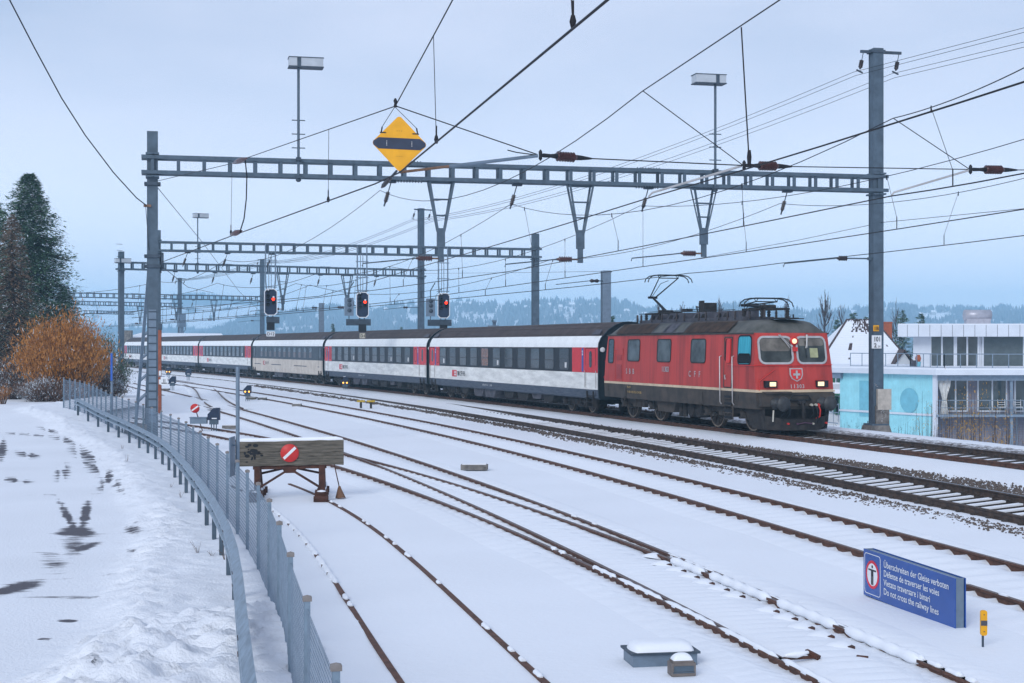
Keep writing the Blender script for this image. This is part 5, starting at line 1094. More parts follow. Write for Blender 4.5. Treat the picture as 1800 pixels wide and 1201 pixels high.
# feeders on the crossarms
fd = thing('feeder_lines', 'four thin feeder wires slung between the tall right-hand masts', 'feeder wires', V(1500,130,55.3), 0)
for (p0, p1, p2, p3, p4) in (((1500,127,55.0),(721,387,124.5),(448,461,192.6),(309,492,224),(1800,49)),((1504,133,55.1),(724,389,124.7),(450,463,192.8),(311,493,224.2),(1800,57)),((1567,130,55.4),(757,387,125),(470,461,193.5),(324,492,225),(1800,74)),((1572,137,55.5),(760,389,125.2),(472,463,193.7),(326,493,225.2),(1800,83))):
    a = Vector(V(*p0)); near = Vector(V(p4[0], p4[1], 45.4)); ext = a+(near-a)*1.35
    pts = [ext, near] + span(a, V(*p1), .85, 14) + span(V(*p1), V(*p2), .9, 10)[1:] + span(V(*p2), V(*p3), .4, 6)[1:]
    wire(fd, 'feeder_wire', pts, [RF*.85*max(1, p.y/60)**.8 for p in pts])
wire(fd, 'feeder_wire', [V(1830,364,50), V(1552,391,55), V(1400,423,62), V(1225,455,70), V(1072,477,75.8)], .010)
wire(fd, 'feeder_wire', [V(1072,477,75.8), V(945,479,97.2), V(740,481,124.5)], .010)
# stay cable from the left mast up over the road
sc_ = thing('stay_cable', 'thick cable sagging from the top left corner to the nearest left mast', 'cable', V(257,362,49.3)); 
wire(sc_, 'cable', [V(-10,-50,36), V(17,0,38), V(60,83,41), V(108,172,44), V(150,238,46), V(200,304,48), V(240,348,49), V(257,361,49.2)], .019); wire(sc_, 'cable', [V(256,362,49.2), V(259,400,49.2), V(262,440,49.3)], .010)
wire(sc_, 'cable', [V(277,330,49.6), V(355,425,70), V(420,512,100), V(470,560,140)], .012)
g = MB(); g.obox(V(259,362,49.3), u1, .12, .05, .04); g.build('clamp', M['brass'], sc_)
for i, (a, b_) in enumerate((((282,466,49.6),(330,505,66)),)): wire(sc_, 'cable', [V(*a), V(*b_), V(375,515,92)], .011)

# ------------------------------------------------------------------ yellow diamond board
t = thing('diamond_board', 'yellow diamond board with a dark blue band hung from the overhead wire', 'signal board', V(702,252,23.7))
c = Vector(V(702,253,23.7)); ux = Vector((1,-.10,-.06)).normalized(); uz = Vector((0,0,1)); R_ = .45
def DF(o=0): return lambda a_, b_, oo=0: c+ux*a_+uz*b_+Vector((0,-(o+oo),0))
pts = []
for k in range(4):
    a0 = k*90
    for j in range(5): 
        th = R(a0-30+j*15); cx_, cz_ = (R_-.085)*math.cos(R(a0)), (R_-.085)*math.sin(R(a0)); pts.append((cx_+.06*math.cos(th), cz_+.06*math.sin(th)))
g = MB(); plate(g, pts, DF(), -.012, .012, 0); g.add([DF(-.012)(a_,b_) for a_,b_ in pts], [tuple(range(len(pts)))[::-1]], 0); g.build('board', M['yellow'], t)
xh = R_-.03; bh = .088; g = MB(); band = [(-(R_-.085)-.055,0),(-(R_-.085)-.05,.03),(-xh+bh-.0,bh),(xh-bh,bh),((R_-.085)+.05,.03),((R_-.085)+.055,0),((R_-.085)+.05,-.03),(xh-bh,-bh),(-xh+bh,-bh),(-(R_-.085)-.05,-.03)][::-1]
plate(g, band, DF(), .012, .017); g.build('band', M['navy'], t)
g = MB()
for sx in (-.2,.2):
    for k in range(4): plate(g, rrect(sx-.006,sx+.006,-.036+k*.022,-.026+k*.022,.004,2), DF(), .017, .020, 0)
for sz in (-.2,.2):
    for k in (-1,0,1): plate(g, rrect(k*.035-.005,k*.035+.005,sz-.005,sz+.005,.004,2), DF(), .012, .016, 1)
g.build('rivet', [M['marking'], M['dark']], t)
g = MB()
for s in (-1,1):
    e = DF()(s*.26, .165+.0); g.bar(e-ux*.05, e+ux*.05, .025, .02, 0); tp = Vector(V(694,188,23.75)); g.tube([e+ux*s*.03, e+ux*s*.015+Vector((0,0,.09))], .012, 5, 0); g.tube([e+ux*s*.015+Vector((0,0,.09)), tp], .005, 5, 0)
tp = Vector(V(695,183,23.8)); g.lathe(tp+Vector((0,0,.09)), tp-Vector((0,0,.05)), [(0,.015),(.3,.035),(.6,.02),(1,.035)], 6, 0); g.tube([DF()(0,-.40), DF()(0,-.46)], .012, 6, 1); g.build('hanger', [M['black'], M['brass']], t)
g = MB(); a = Vector(V(697,301,23.9)); b_ = Vector(V(668,333,25.4)); g.tube([a, a.lerp(b_,.35)], .02, 6, 0); g.lathe(a.lerp(b_,.35), a.lerp(b_,.88), [(0,.02)]+[v for i in range(6) for v in ((.06+i*.145,.04),(.13+i*.145,.02))]+[(1,.02)], 8, 1); g.build('insulator', [M['galv_dark'], M['insul_dark']], t)

# ------------------------------------------------------------------ light signals under gantry 2
def signal(px, top, bot, label, plate_txt, plate_mat, side=False, ext=0, red=(.36,.28)):
    q = qof(px, G2A, G2B); p = Vector((G2A[0],G2A[1],0))+u2*q; d = p.y; fz = lambda y_: CAMZ+(HY-y_)*d/FPX
    t = thing('light_signal', label, 'light signal', (p.x, p.y, fz(bot)), 0, 'light signals hanging from the second gantry')
    pn = p-n2*.35; g = MB(); hwp = .30
    for s in (-1, 1): g.tube([pn+u2*s*hwp+Vector((0,0,9.2)), pn+u2*s*hwp+Vector((0,0,fz(top)+.5)), pn+u2*s*(hwp-.06)+Vector((0,0,fz(top)-.1))], .045, 7)
    for s in (-.1,.05): g.tube([pn+u2*s+Vector((0,0,8.7)), pn+u2*s+Vector((0,0,fz(top)-.1))], .022, 6)
    for z in (8.2, fz(top)+.9, fz(top)+.1): g.bar(pn-u2*(hwp+.1)+Vector((0,0,z)), pn+u2*(hwp+.1)+Vector((0,0,z)), .05)
    g.build('hanging_frame', M['galv_light'], t)
    h = (fz(top)-fz(bot))/2; w_ = .40; zc = (fz(top)+fz(bot))/2; pc = pn-n2*.14+Vector((0,0,zc))
    def SF(a_, b_, o=0): return pc+u2*a_+Vector((0,0,b_))-n2*o
    def octa(w1, h1, c1): return [(w1,-h1+c1),(w1,h1-c1),(w1-c1,h1),(-w1+c1,h1),(-w1,h1-c1),(-w1,-h1+c1),(-w1+c1,-h1),(w1-c1,-h1)]
    g = MB(); ring(g, octa(w_,h,.17), octa(w_-.045,h-.045,.15), SF, -.02, .03); g.build('border', M['white'], t)
    g = MB(); plate(g, octa(w_-.04,h-.04,.155), SF, -.02, .02); g.add([SF(a_,b_,-.02) for a_,b_ in octa(w_,h,.17)], [tuple(range(8))[::-1]]); g.build('face', M['navy'], t)
    g = MB(); g.obox(pc+n2*.2, u2, w_-.1, .17, h-.12); g.build('housing', M['galv_dark'], t)
    def lamp(a_, b_, m_, r=.085):
        k = MB(); k.lathe(SF(a_,b_,.02), SF(a_,b_,.05), [(0,r+.03),(1,r+.03),(1.01,r)], 14, 0); 
        for j in range(7): th = R(180*j/6); th2 = R(180*(j+1)/6) if j < 6 else th; 
        k.grid(lambda th, o: SF(a_+(r+.02)*math.cos(th), b_+(r+.02)*math.sin(th), .04+o), [math.pi*j/8 for j in range(9)], [0,.16], 0); o_ = k.build('hood', M['black'], t)
        k = MB(); k.lathe(SF(a_,b_,.04), SF(a_,b_,.056), [(0,r),(1,r*.9),(1.01,.001)], 14); k.build('lens', m_, o_)
    hp = h*.76
    for i, (a_, b_) in enumerate(((-.17,.80),(-.17,.45),(-.17,.12),(-.17,-.20),(.15,-.05))): lamp(a_, b_*h, M['gl_dark'] if i != 3 else M['gl_mid'])
    lamp(.15, .22*h, M['red_lamp'], .10)
    sn = MB(); sn.lathe(SF(-.17,.80*h+.09,.08), SF(-.17,.80*h+.09,.2), [(0,.02),(.3,.07),(1,.03)], 8); sn.lathe(SF(.15,.22*h+.12,.08), SF(.15,.22*h+.12,.22), [(0,.02),(.3,.07),(1,.03)], 8); sn.build('snow_cap', M['snow_clean'], t)
    if side:
        c2 = pn-u2*.82+Vector((0,0,zc-.12)); 
        def S2(a_, b_, o=0): return c2+u2*a_+Vector((0,0,b_))-n2*o
        g = MB(); g.obox(c2, u2, .27, .12, h*.70); o_ = g.build('side_signal', M['galv_light'], t)
        for z in (-.22,.12,.40): k = MB(); k.lathe(S2(0,z,.12), S2(0,z,.16), [(0,.13),(1,.13),(1.01,.001)], 14); k.build('lens', M['galv_dark'], o_)
        g = MB(); g.tube([c2+Vector((0,0,h*.7)), c2+Vector((0,0,h*.7+.5)), c2+u2*.3+Vector((0,0,h*.7+1.0))], .035, 6); g.obox(c2+Vector((0,0,-h*.7-.42)), u2, .16, .1, .16); g.tube([c2+Vector((0,0,-h*.7)), c2+Vector((0,0,-h*.7-.3))], .03, 6); g.build('bracket', M['galv_dark'], t)
    zb = fz(bot); g = MB(); g.bar(pn-u2*(1.0 if side else .25)+Vector((0,0,zb-.28)), pn+u2*.55+Vector((0,0,zb-.28)), .05, .4)
    for s in (-.15,.15): g.tube([pn+u2*s+Vector((0,0,zb)), pn+u2*s+Vector((0,0,zb-.4))], .035, 6)
    g.obox(pn-n2*.1+Vector((0,0,zb-.65)), u2, .23, .1, .24, 1); g.build('lower_lamp_box', [M['galv_dark'], M['black']], t)
    c3 = pn-n2*.12+Vector((0,0,zb-1.12)); g = MB(); wpl = .17 if len(plate_txt) < 3 else .26; g.obox(c3, u2, wpl, .012, .15, 0); text_mb(g, plate_txt, lambda a_, b_: c3+u2*a_+Vector((0,0,b_))-n2*.02, 0, -.09, .18, 1, center=True, bold=.02); g.build('name_plate', [plate_mat, M['black_txt']], t)
signal(474, 508, 555, 'leftmost of the three hanging light signals, showing red above a plate D12', 'D12', M['white'])
signal(634.5, 514, 559, 'middle hanging light signal showing red, with a grey side signal and plate D1', 'D1', mat('cream plate', (.55,.52,.42), .6), True)
signal(776.5, 515.5, 560, 'rightmost hanging light signal showing red, with an orange plate below', 'D', mat('orange plate', (.55,.26,.06), .6), True)
# ------------------------------------------------------------------ mesh fence on the edge of the car park
def fence():
    t = thing('mesh_fence', 'galvanised mesh fence curving along the edge of the snowy car park', 'fence', tuple(FPOST[12]-np.array([0,0,1.3])))
    for i, p in enumerate(FPOST):
        a = FPOST[max(i-1,0)]; b = FPOST[min(i+1,len(FPOST)-1)]; u = Vector((b[0]-a[0], b[1]-a[1], 0)).normalized(); n = Vector((-u.y,u.x,0)); g = MB(); P = Vector((p[0],p[1],0)); z1 = p[2]; z0 = z1-1.45
        for s in (-1,1): g.obox(P+u*s*.026+Vector((0,0,(z0+z1)/2)), u, .004, .024, (z1-z0)/2, 0)
        g.obox(P+Vector((0,0,(z0+z1)/2)), u, .026, .004, (z1-z0)/2, 0)
        A = [P+u*x+n*y+Vector((0,0,z1)) for x,y in ((-.036,-.036),(.036,-.036),(.036,.036),(-.036,.036))]; B2 = [v+Vector((0,0,.035)) for v in A]; tp = P+Vector((0,0,z1+.05)); g.add(A+B2+[tp], [(3,2,1,0)]+[(k,(k+1)%4,4+(k+1)%4,4+k) for k in range(4)]+[(4+k,4+(k+1)%4,8) for k in range(4)], 1)
        g.build('fence_post', [M['fence_post'], M['post_cap']], t)
    # woven wire panels: real thin wires (fine near, wider weave far away where single wires cannot be seen)
    for i in range(len(FPOST)-1):
        a, b = Vector(FPOST[i]), Vector(FPOST[i+1]); h = 1.22; L = math.hypot(b.x-a.x, b.y-a.y); dm = (a.y+b.y)/2; du = Vector((b.x-a.x, b.y-a.y, 0))/L; dz = (b.z-a.z)/L
        sp_ = .09 if dm < 22 else (.12 if dm < 40 else .16); r = .0016*max(1, dm/20)**.75; g = MB(); N_ = Vector((-du.y, du.x, 0))*r*1.2; nstep = int((L+h)/sp_)
        def pt(s_, z_): return Vector((a.x, a.y, a.z-.06))+du*s_+Vector((0,0,dz*s_-z_))
        for k in range(nstep):
            s0 = k*sp_-h
            for fl in (0, 1):
                # diagonals, clipped to the panel
                q0, q1 = max(0, s0), min(L, s0+h)
                if q1-q0 < .01: continue
                z0_, z1_ = (q0-s0, q1-s0) if fl == 0 else (h-(q0-s0), h-(q1-s0)); A_ = pt(q0, z0_); B_ = pt(q1, z1_); g.bar(A_+N_*(1 if fl else -1), B_+N_*(1 if fl else -1), r*2, r*2)
        for z_ in (.0, h/2, h): g.tube([pt(0,z_), pt(L,z_)], r*1.5, 4, 0)
        g.build('wire_panel', M['mesh_wire'], t)
M['fence_post'] = mat('fence post steel', (.20,.27,.34), .55, .3, .15, 6); M['post_cap'] = mat('plastic post cap', (.22,.20,.19), .8, 0, .15, 12)
M['mesh_wire'] = mat('mesh wire', (.20,.26,.33), .5, .3, .15, 9)
fence()
# guard rail in front of the fence
def guard_rail():
    dd = np.arange(5.0, 60.5, .5); x = fenceX(dd)-.42; zg = fenceG(dd); tz = np.gradient(x, dd); L = np.hypot(tz, 1); N = np.c_[1/L, -tz/L]   # towards the fence
    zt = zg+.74; end = np.clip((dd-57)/3, 0, 1); zt = zt-end*.0; P = [(x[i], dd[i], zt[i]) for i in range(len(dd))]
    t = thing('guard_rail', 'galvanised steel guard rail running just in front of the mesh fence', 'guard rail', (float(x[20]), float(dd[20]), float(zg[20])))
    prof = [(0,0),(.0,-.015),(-.10,-.06),(-.10,-.10),(-.005,-.145),(-.005,-.165),(-.10,-.21),(-.10,-.25),(0,-.295),(0,-.31)]
    prof2 = prof + [(u+.004, z) for u, z in prof[::-1]]
    g = MB(); g.sweep(prof2, P, N, None, False); g.build('rail_beam', M['rail_beam'], t)
    g = MB()
    for k in range(2, len(dd)-1, 8):
        for z in (-.08,-.23):
            for e in (-.05,.05):
                c = Vector(P[k])+Vector((N[k,0],N[k,1],0))*-.103+Vector((-N[k,1]*0-N[k,1]*0,0,z)); uu = Vector((tz[k]/L[k], 1/L[k], 0)); g.obox(c+uu*e*1.2, uu, .022, .004, .009)
    g.build('bolt', M['steel_rust'], t)
    q = 5.6
    while q < 60:
        i = int((q-5)/.5); c = Vector((float(np.interp(q,dd,x)), q, 0))+Vector((N[i,0],N[i,1],0))*-.035; z1 = float(np.interp(q,dd,zt))-.03; uu = Vector((tz[i]/L[i], 1/L[i], 0)); g = MB(); 
        for s in (-1,1): g.obox(c+uu*s*.05+Vector((0,0,z1-.50)), uu, .004, .035, .48)
        g.obox(c+Vector((0,0,z1-.50)), uu, .05, .004, .48); g.build('rail_post', M['galv'], t); q += 2.0
M['rail_beam'] = mat('brushed guard rail steel', (.23,.30,.37), .42, .45, .22, 5, .06, 60, stretch=(6,.25,6))
guard_rail()
# two thin poles standing on the fence line
for (px, top, d, label, bl) in ((396,645,26.9,'thin galvanised sign pole on the fence, close to the wooden buffer stop',False),(209,620,55.6,'thin galvanised pole with a blue sign seen edge-on, in front of the bushes',True)):
    P = Dp(px, 800, d); x = float(fenceX(d))+.05; zt_ = CAMZ+(HY-top)*d/FPX; t = thing('sign_pole', label, 'sign pole', (x, d, -.3), 0, 'thin poles on the fence line')
    g = MB(); g.tube([(x,d,-.4),(x+.02*0,d,zt_)], .035 if not bl else .045, 10); g.build('pole', M['galv_light'], t)
    if bl: g = MB(); g.obox((x,d-.06,zt_-.53), Vector((x,d,0)), .35, .035, .5); g.build('sign', mat('blue road sign', (.04,.12,.45), .5), t)
    else: g = MB(); g.box((x-.11,d-.25,zt_-1.95),(x-.09,d+.25,zt_-1.25)); g.tube([(x,d,zt_-1.4),(x-.1,d,zt_-1.4)], .015, 5); g.build('sign', M['galv_light'], t)

# ------------------------------------------------------------------ wooden buffer stop
def buffer_stop():
    d0 = 38.4; c = Zp(509.5, 795, 0); c = Dp(509.5, 796, 35.2); ux = Vector((1, .10, .012)).normalized(); uy = Vector((-ux.y, ux.x, 0)).normalized(); uz = Vector((0,0,1))
    t = thing('buffer_stop', 'weathered timber buffer stop on rusty steel legs with a round red and white sign', 'buffer stop', (c.x, c.y, -.5))
    W_ = 1.25
    for k, (z, h) in enumerate(((.145,.135),(-.14,.145))):
        g = MB(); n = 14; vs = []; 
        for i in range(n+1):
            s = -W_+2*W_*i/n; j = random.uniform(-.006,.006)
            for (yy, zz) in ((-.09,-h),(.09,-h),(.09,h),(-.09,h)): vs.append(c+ux*s+uy*yy+uz*(z+zz+j+ (random.uniform(-.012,.004) if abs(zz) == h else 0)))
        fs = [(i*4+q, i*4+(q+1)%4, (i+1)*4+(q+1)%4, (i+1)*4+q) for i in range(n) for q in range(4)] + [(0,3,2,1),(n*4,n*4+1,n*4+2,n*4+3)]; g.add(vs, fs); g.build('timber_beam', M['wood'], t)
    g = MB(); sn = [c+ux*(-W_+.02+2*(W_-.02)*i/16)+uz*(.285) for i in range(17)]
    g.tube([p+uz*.005 for p in sn], [.03]+[.062+.015*random.random() for _ in range(15)]+[.03], 8); o = g.build('snow_cap', M['snow_clean'], t)
    g = MB(); g.lathe(c-uy*.09+uz*.0, c-uy*.118, [(0,.2),(.9,.212),(1,.21),(1.001,.001)], 30, 0); 
    def SG(a_, b_, o=0): return c-uy*(.119+o)+ux*a_+uz*b_
    th = R(43); 
    plate(g, [(a_*math.cos(th)-b_*math.sin(th), a_*math.sin(th)+b_*math.cos(th)) for a_, b_ in ((-.185,-.032),(.185,-.032),(.185,.032),(-.185,.032))], SG, 0, .003, 1); g.build('stop_sign', [M['red_sign'], M['white']], t)
    g = MB(); rg = random.Random(5)
    for k in range(26): a_, b_ = -.86+rg.gauss(0,.10), .03+rg.gauss(0,.07); r1_, r2_ = .02+.05*rg.random(), .012+.03*rg.random(); plate(g, [(a_+r1_*math.cos(R(30*i)), b_+r2_*math.sin(R(30*i))) for i in range(12)], lambda p,q,o=0: c-uy*(.098+o)+ux*p+uz*q, 0, .001+k*.0002)
    g.build('burn_mark', M['black'], t)
    zr = -.50
    for s in (-.745, .745):
        b0 = c+ux*s; g = MB(); foot = Vector((b0.x, b0.y, zr)); g.bar(foot-uy*.02+uz*-.02, Vector((b0.x,b0.y,c.z-.28))-uy*.02, .14, .11, 0); back = foot+uy*1.1; g.bar(back, Vector((b0.x,b0.y,c.z-.3))+uy*.14-ux*.14*0, .14, .10, 0)
        g.build('leg', M['steel_rust'], t)
        g = MB(); r0 = foot-uy*.75+ux*.02-uz*.02; r1 = foot+uy*2.3-uz*.02; g.bar(r0, r1, .16, .12, 0); g.bar(foot-uy*.62+uz*.06, foot-uy*.30+uz*.10, .3, .18, 0); g.bar(foot-uy*.9, foot-uy*.82+uz*.05, .34, .1, 0)
        for q in (-.45,.2,.9,1.5): g.obox(foot+uy*q-uz*.02, ux, .14, .05, .12)
        g.build('rail_clamp', M['steel_rust'], t); g = MB(); rn = random.Random(9)
        for k in range(9): g.tube([foot+uy*(-.2+k*.28)+uz*.06, foot+uy*(-.06+k*.28)+uz*(.075+rn.random()*.03), foot+uy*(.06+k*.28)+uz*.06], [.04,.085,.04], 7)
        g.lathe(foot-uy*.45+uz*.13, foot-uy*.45+uz*.19, [(0,.14),(.6,.12),(1,.03)], 10); g.build('snow_cap', M['snow_clean'], t)
    g = MB(); g.bar(c-ux*.85+uz*-.33+uy*.0, c+ux*.85+uz*-.33, .09, .09, 0); g.poly([c-ux*.22+uz*-.32-uy*.06, c-ux*.10+uz*-.47-uy*.06, c+ux*.10+uz*-.47-uy*.06, c+ux*.22+uz*-.32-uy*.06], uy*.03)
    for s in (-1,1): g.bar(c+ux*s*.08+uz*-.42-uy*.05, Vector(((c+ux*s*.70).x, (c+ux*s*.70).y, zr+.22))-uy*.06, .07, .05, 0); g.bar(c+ux*s*.12+uz*-.36+uy*.05, Vector(((c+ux*s*.72).x, (c+ux*s*.72).y, zr+.5))+uy*.5, .07, .05, 0)
    g.build('cross_brace', M['steel_rust'], t)
    # broom leaning on the beam
    b = thing('broom', 'old broom hanging upright beside the right leg of the buffer stop', 'broom', (c+ux*1.15).to_tuple()[:2]+(zr,)); g = MB(); top_ = c+ux*1.03+uz*-.28-uy*.06; bt = Vector(((c+ux*1.15).x,(c+ux*1.15).y,zr+.22))-uy*.15; g.tube([top_, bt], .014, 6); g.build('handle', M['steel_rust'], b)
    g = MB(); g.lathe(bt+uz*.03, Vector((bt.x+.03, bt.y, zr-.02)), [(0,.025),(.2,.04),(1,.11)], 12); rn = random.Random(3)
    for k in range(40): a_ = rn.random()*6.28; g.tube([bt+Vector((.03*math.cos(a_),.03*math.sin(a_),0)), Vector((bt.x+.03+.12*math.cos(a_), bt.y+.1*math.sin(a_), zr-.03))], .004, 3)
    g.build('bristles', mat('broom bristles', (.16,.085,.05), .9, 0, .3, 60), b)
buffer_stop()

# ------------------------------------------------------------------ blue warning sign with four languages
def warn_sign():
    TL, TR, BL, BR = (1518,964), (1679,1017), (1518,1040), (1679,1095)
    # top edge 0.95 m above rail level near the camera; width about 2.0 m
    dl, dr = 21.6, 19.1
    a = Vector(Dp(1518,1003,dl)); b = Vector(Dp(1679,1058,dr)); a.z = b.z = -.5; u = (b-a); W_ = u.length; u.normalize(); n = Vector((u.y,-u.x,0)); n = -n if n.y > 0 else n
    zt = Dp(1518,964,dl).z+.0; zt2 = Dp(1679,1017,dr).z; H_ = .66
    t = thing('warning_sign', 'blue four-language sign forbidding to cross the railway lines, half sunk in snow', 'warning sign', (a.x, a.y, -.45))
    def S(x, z, o=0): return a+u*x+Vector((0,0,(zt+(zt2-zt)*x/W_)-a.z-H_+z))+n*o
    g = MB(); plate(g, [(0,0),(W_,0),(W_,H_),(0,H_)], S, -.012, .0, 0); g.add([S(x,z,-.012) for x,z in ((0,0),(0,H_),(W_,H_),(W_,0))], [(0,1,2,3)]); g.build('front_board', M['sign_blue'], t)
    g = MB(); plate(g, [(0,0),(W_,0),(W_,H_),(0,H_)], lambda x,z,o=0: S(x,z,o-.14), -.012, .0, 0); g.add([S(x,z,-.152) for x,z in ((0,0),(0,H_),(W_,H_),(W_,0))], [(0,1,2,3)]); g.build('rear_board', M['sign_blue'], t)
    g = MB()
    for (x0,x1) in ((W_-.03,W_-.015),(0.015,.03)): P = [S(x0,0,-.13),S(x1,0,-.13),S(x1,H_,-.13),S(x0,H_,-.13)]; g.poly(P, n*.115)
    P = [S(.02,H_-.03,-.13),S(W_-.02,H_-.03,-.13),S(W_-.02,H_-.015,-.13),S(.02,H_-.015,-.13)]; g.poly(P, n*.115); g.build('inner_frame', M['galv_light'], t)
    g = MB(); k = W_/1.0
    fx, fw = .02*W_/1.0, .19*W_
    ring(g, rrect(.035, .035+fw, .02+.02, H_-.045, .05), rrect(.044, .026+fw, .049, H_-.054, .042), S, 0, .003)
    cxx, cz = .035+fw/2, .04+(H_-.085)/2; 
    cir = lambda rr_: [(cxx+rr_*math.cos(R(15*i)), cz+rr_*math.sin(R(15*i))) for i in range(24)]
    rr_ = min(fw*.43, .2); plate(g, cir(rr_*.98), S, 0, .003, 0); ring(g, cir(rr_), cir(rr_*.80), S, 0, .005, 1)
    plate(g, cir(.001) if False else [(cxx+.022*math.cos(R(30*i)), cz+rr_*.56+.022*math.sin(R(30*i))) for i in range(12)], S, .003, .006, 2)
    for (x0,x1,z0,z1) in ((-rr_*.58,rr_*.58,rr_*.26,rr_*.37),(-rr_*.17,rr_*.17,-rr_*.1,rr_*.37),(-rr_*.17,-rr_*.03,-rr_*.72,-rr_*.1),(rr_*.03,rr_*.17,-rr_*.72,-rr_*.1)): plate(g, [(cxx+x0,cz+z0),(cxx+x1,cz+z0),(cxx+x1,cz+z1),(cxx+x0,cz+z1)], S, .003, .006 if x0 < -rr_*.5 else .0065, 2)
    x0 = .035+fw+.075*W_/1.9; w_ = (W_-x0-.05)
    for i, tx in enumerate(('Überschreiten der Gleise verboten','Défense de traverser les voies','Vietato traversare i binari','Do not cross the railway lines')):
        cu_w = text_mb(MB(), tx, lambda a_,b_: (0,0,0), 0, 0, .085)
        ws = min(1.0, (w_*(.99,.87,.72,.85)[i])/cu_w); text_mb(g, tx, lambda a_, b_: S(a_, b_, .004), x0, H_-.17-i*.125, .088, 0, wscale=ws, bold=.006)
    g.build('lettering', [M['white'], M['red_ring'], M['black_txt']], t)
    for x in (.15, W_-.15): g = MB(); g.tube([S(x,.05,-.07), S(x,-.5,-.07)], .03, 6); g.build('post', M['galv'], t)
M['sign_blue'] = mat('blue sign enamel', (.018,.075,.30), .25, 0, .08, 2, spec=.5); M['red_ring'] = mat('red ring', (.60,.02,.045), .4)
warn_sign()
# small yellow marker post
p = Zp(1729, 1132, -.5); t = thing('marker_post', 'small yellow and grey marker post in the snow beside the blue sign', 'marker post', tuple(p)); d = p.y
def MP(a_, b_, o=0): return Vector((p.x+a_, p.y-o, p.z+b_))
H_ = (1132-1073)*d/FPX; g = MB(); plate(g, rrect(-.038,.038,.10,H_,.025), MP, -.02, .02); g.add([MP(a_,b_,-.02) for a_,b_ in rrect(-.038,.038,.10,H_,.025)], [tuple(range(16))[::-1]]); g.build('board', M['yellow'], t)
g = MB(); zm = .1+(H_-.1)*.5; plate(g, [(-.038,zm-.03),(.038,zm-.03),(.038,zm+.03),(-.038,zm+.03)], MP, .02, .023); g.build('band', M['roofgear'], t)
g = MB(); 
for z in (zm-.1, zm+.1): plate(g, rrect(-.006,.006,z-.006,z+.006,.005,2), MP, .02, .026)
g.tube([MP(0,-.1,-.03), MP(0,.2,-.03)], .014, 6); g.build('stake', M['galv_dark'], t)
# metal cabinet with a cushion of snow
p = Zp(1165, 1170, -.52); t = thing('cable_cabinet', 'low galvanised cabinet with a thick cushion of snow on its lid', 'cabinet', tuple(p)); c = Vector((p.x+.0, p.y+.30, -.5)); ux = Vector((.985,.17,0)).normalized(); g = MB(); g.obox(c+Vector((0,0,-.07)), ux, .37, .22, .16); g.build('body', M['galv_light'], t)
g = MB(); g.obox(c+Vector((0,0,.10)), ux, .40, .25, .012); g.build('lid', M['galv_dark'], t)
uy = Vector((-ux.y,ux.x,0)); g = MB(); g.grid(lambda a_, b_: c+Vector((0,0,.112))+ux*(.37*max(-1,min(1,a_*(1-.12*b_*b_))))+uy*(.225*b_)+Vector((0,0,.10*max(0,(1-abs(a_)**5))**.5*max(0,(1-abs(b_)**3.5))**.5)), [-1+i/12 for i in range(25)], [-1+i/8 for i in range(17)]); g.build('snow_cap', M['snow_clean'], t)
p = Zp(1199, 1181, -.5); t = thing('junction_box', 'small brown junction box with a dome of snow, in front of the cabinet', 'junction box', tuple(p)); c = Vector((p.x,p.y+.05,-.49)); g = MB(); g.obox(c+Vector((0,0,.02)), ux, .135, .09, .07); g.obox(c+Vector((0,0,.095)), ux, .115, .08, .02); g.build('body', mat('grey brown box', (.16,.14,.13), .6), t)
g = MB(); g.obox(c+Vector((0,0,.03))-uy*.092, ux, .11, .004, .03); g.obox(c+Vector((0,0,-.01))-uy*.094, ux, .12, .004, .006); g.build('lid_rim', M['galv'], t)
g = MB(); g.grid(lambda a_, b_: c+Vector((0,0,.115))+ux*(.11*a_)+uy*(.075*b_)+Vector((0,0,.075*max(0,(1-abs(a_)**2.4))**.5*max(0,(1-abs(b_)**2.4))**.5)), [-1+i/10 for i in range(21)], [-1+i/8 for i in range(17)]); g.build('snow_cap', M['snow_clean'], t)

# ------------------------------------------------------------------ dwarf signals and small things in the snow
def dwarf(px, py, d, label, lit=False, sc=1.0, flat=False):
    z0 = float(base_z([Dp(px,py,d).x],[d])[0]); P = Vector((Dp(px,py,d).x, d, z0)); t = thing('dwarf_signal', label, 'dwarf signal', tuple(P), 0, 'dwarf signals standing between the tracks')
    g = MB()
    for s in (-.1,0,.1): g.bar(P+Vector((s*sc,0,-.1)), P+Vector((s*sc,0,.32*sc)), .035, .05)
    g.obox(P+Vector((0,0,.36*sc)), (1,0,0), .17*sc, .12*sc, .09*sc); g.build('stand', M['galv'], t)
    g = MB(); z = .45*sc; w_ = .24*sc; pr = [(-w_,z),(w_,z),(w_,z+.50*sc),(.0,z+.50*sc),(-w_,z+.24*sc)]; g.poly([P+Vector((a_,-.12*sc,b_)) for a_,b_ in pr], (0,.26*sc,0)); g.build('head', M['navy'], t)
    g = MB(); k = MB()
    if lit:
        for s in (-.12,.12): g.lathe(P+Vector((s*sc,-.13*sc,z+.10*sc)), P+Vector((s*sc,-.15*sc,z+.10*sc)), [(0,.055*sc),(1,.05*sc),(1.01,.001)], 10)
        g.build('lens', M['amber'], t)
    else: g.obox(P+Vector((.04*sc,-.13*sc,z+.07*sc)), (1,0,0), .10*sc, .012, .022*sc); g.build('white_bar', M['white'], t)
    g = MB(); g.obox(P+Vector((-.02,0,z+.505*sc)), (1,0,0), .1*sc, .1*sc, .012*sc); g.build('snow_cap', M['snow_clean'], t); return t, P
M['amber'] = mat('lit amber lens', (.9,.5,.1), .4, emit=(1,.42,.06), es=2.2)
t_, P_ = dwarf(376, 742, 62, 'dark dwarf signal with a grey side box, right of the small round stop sign')
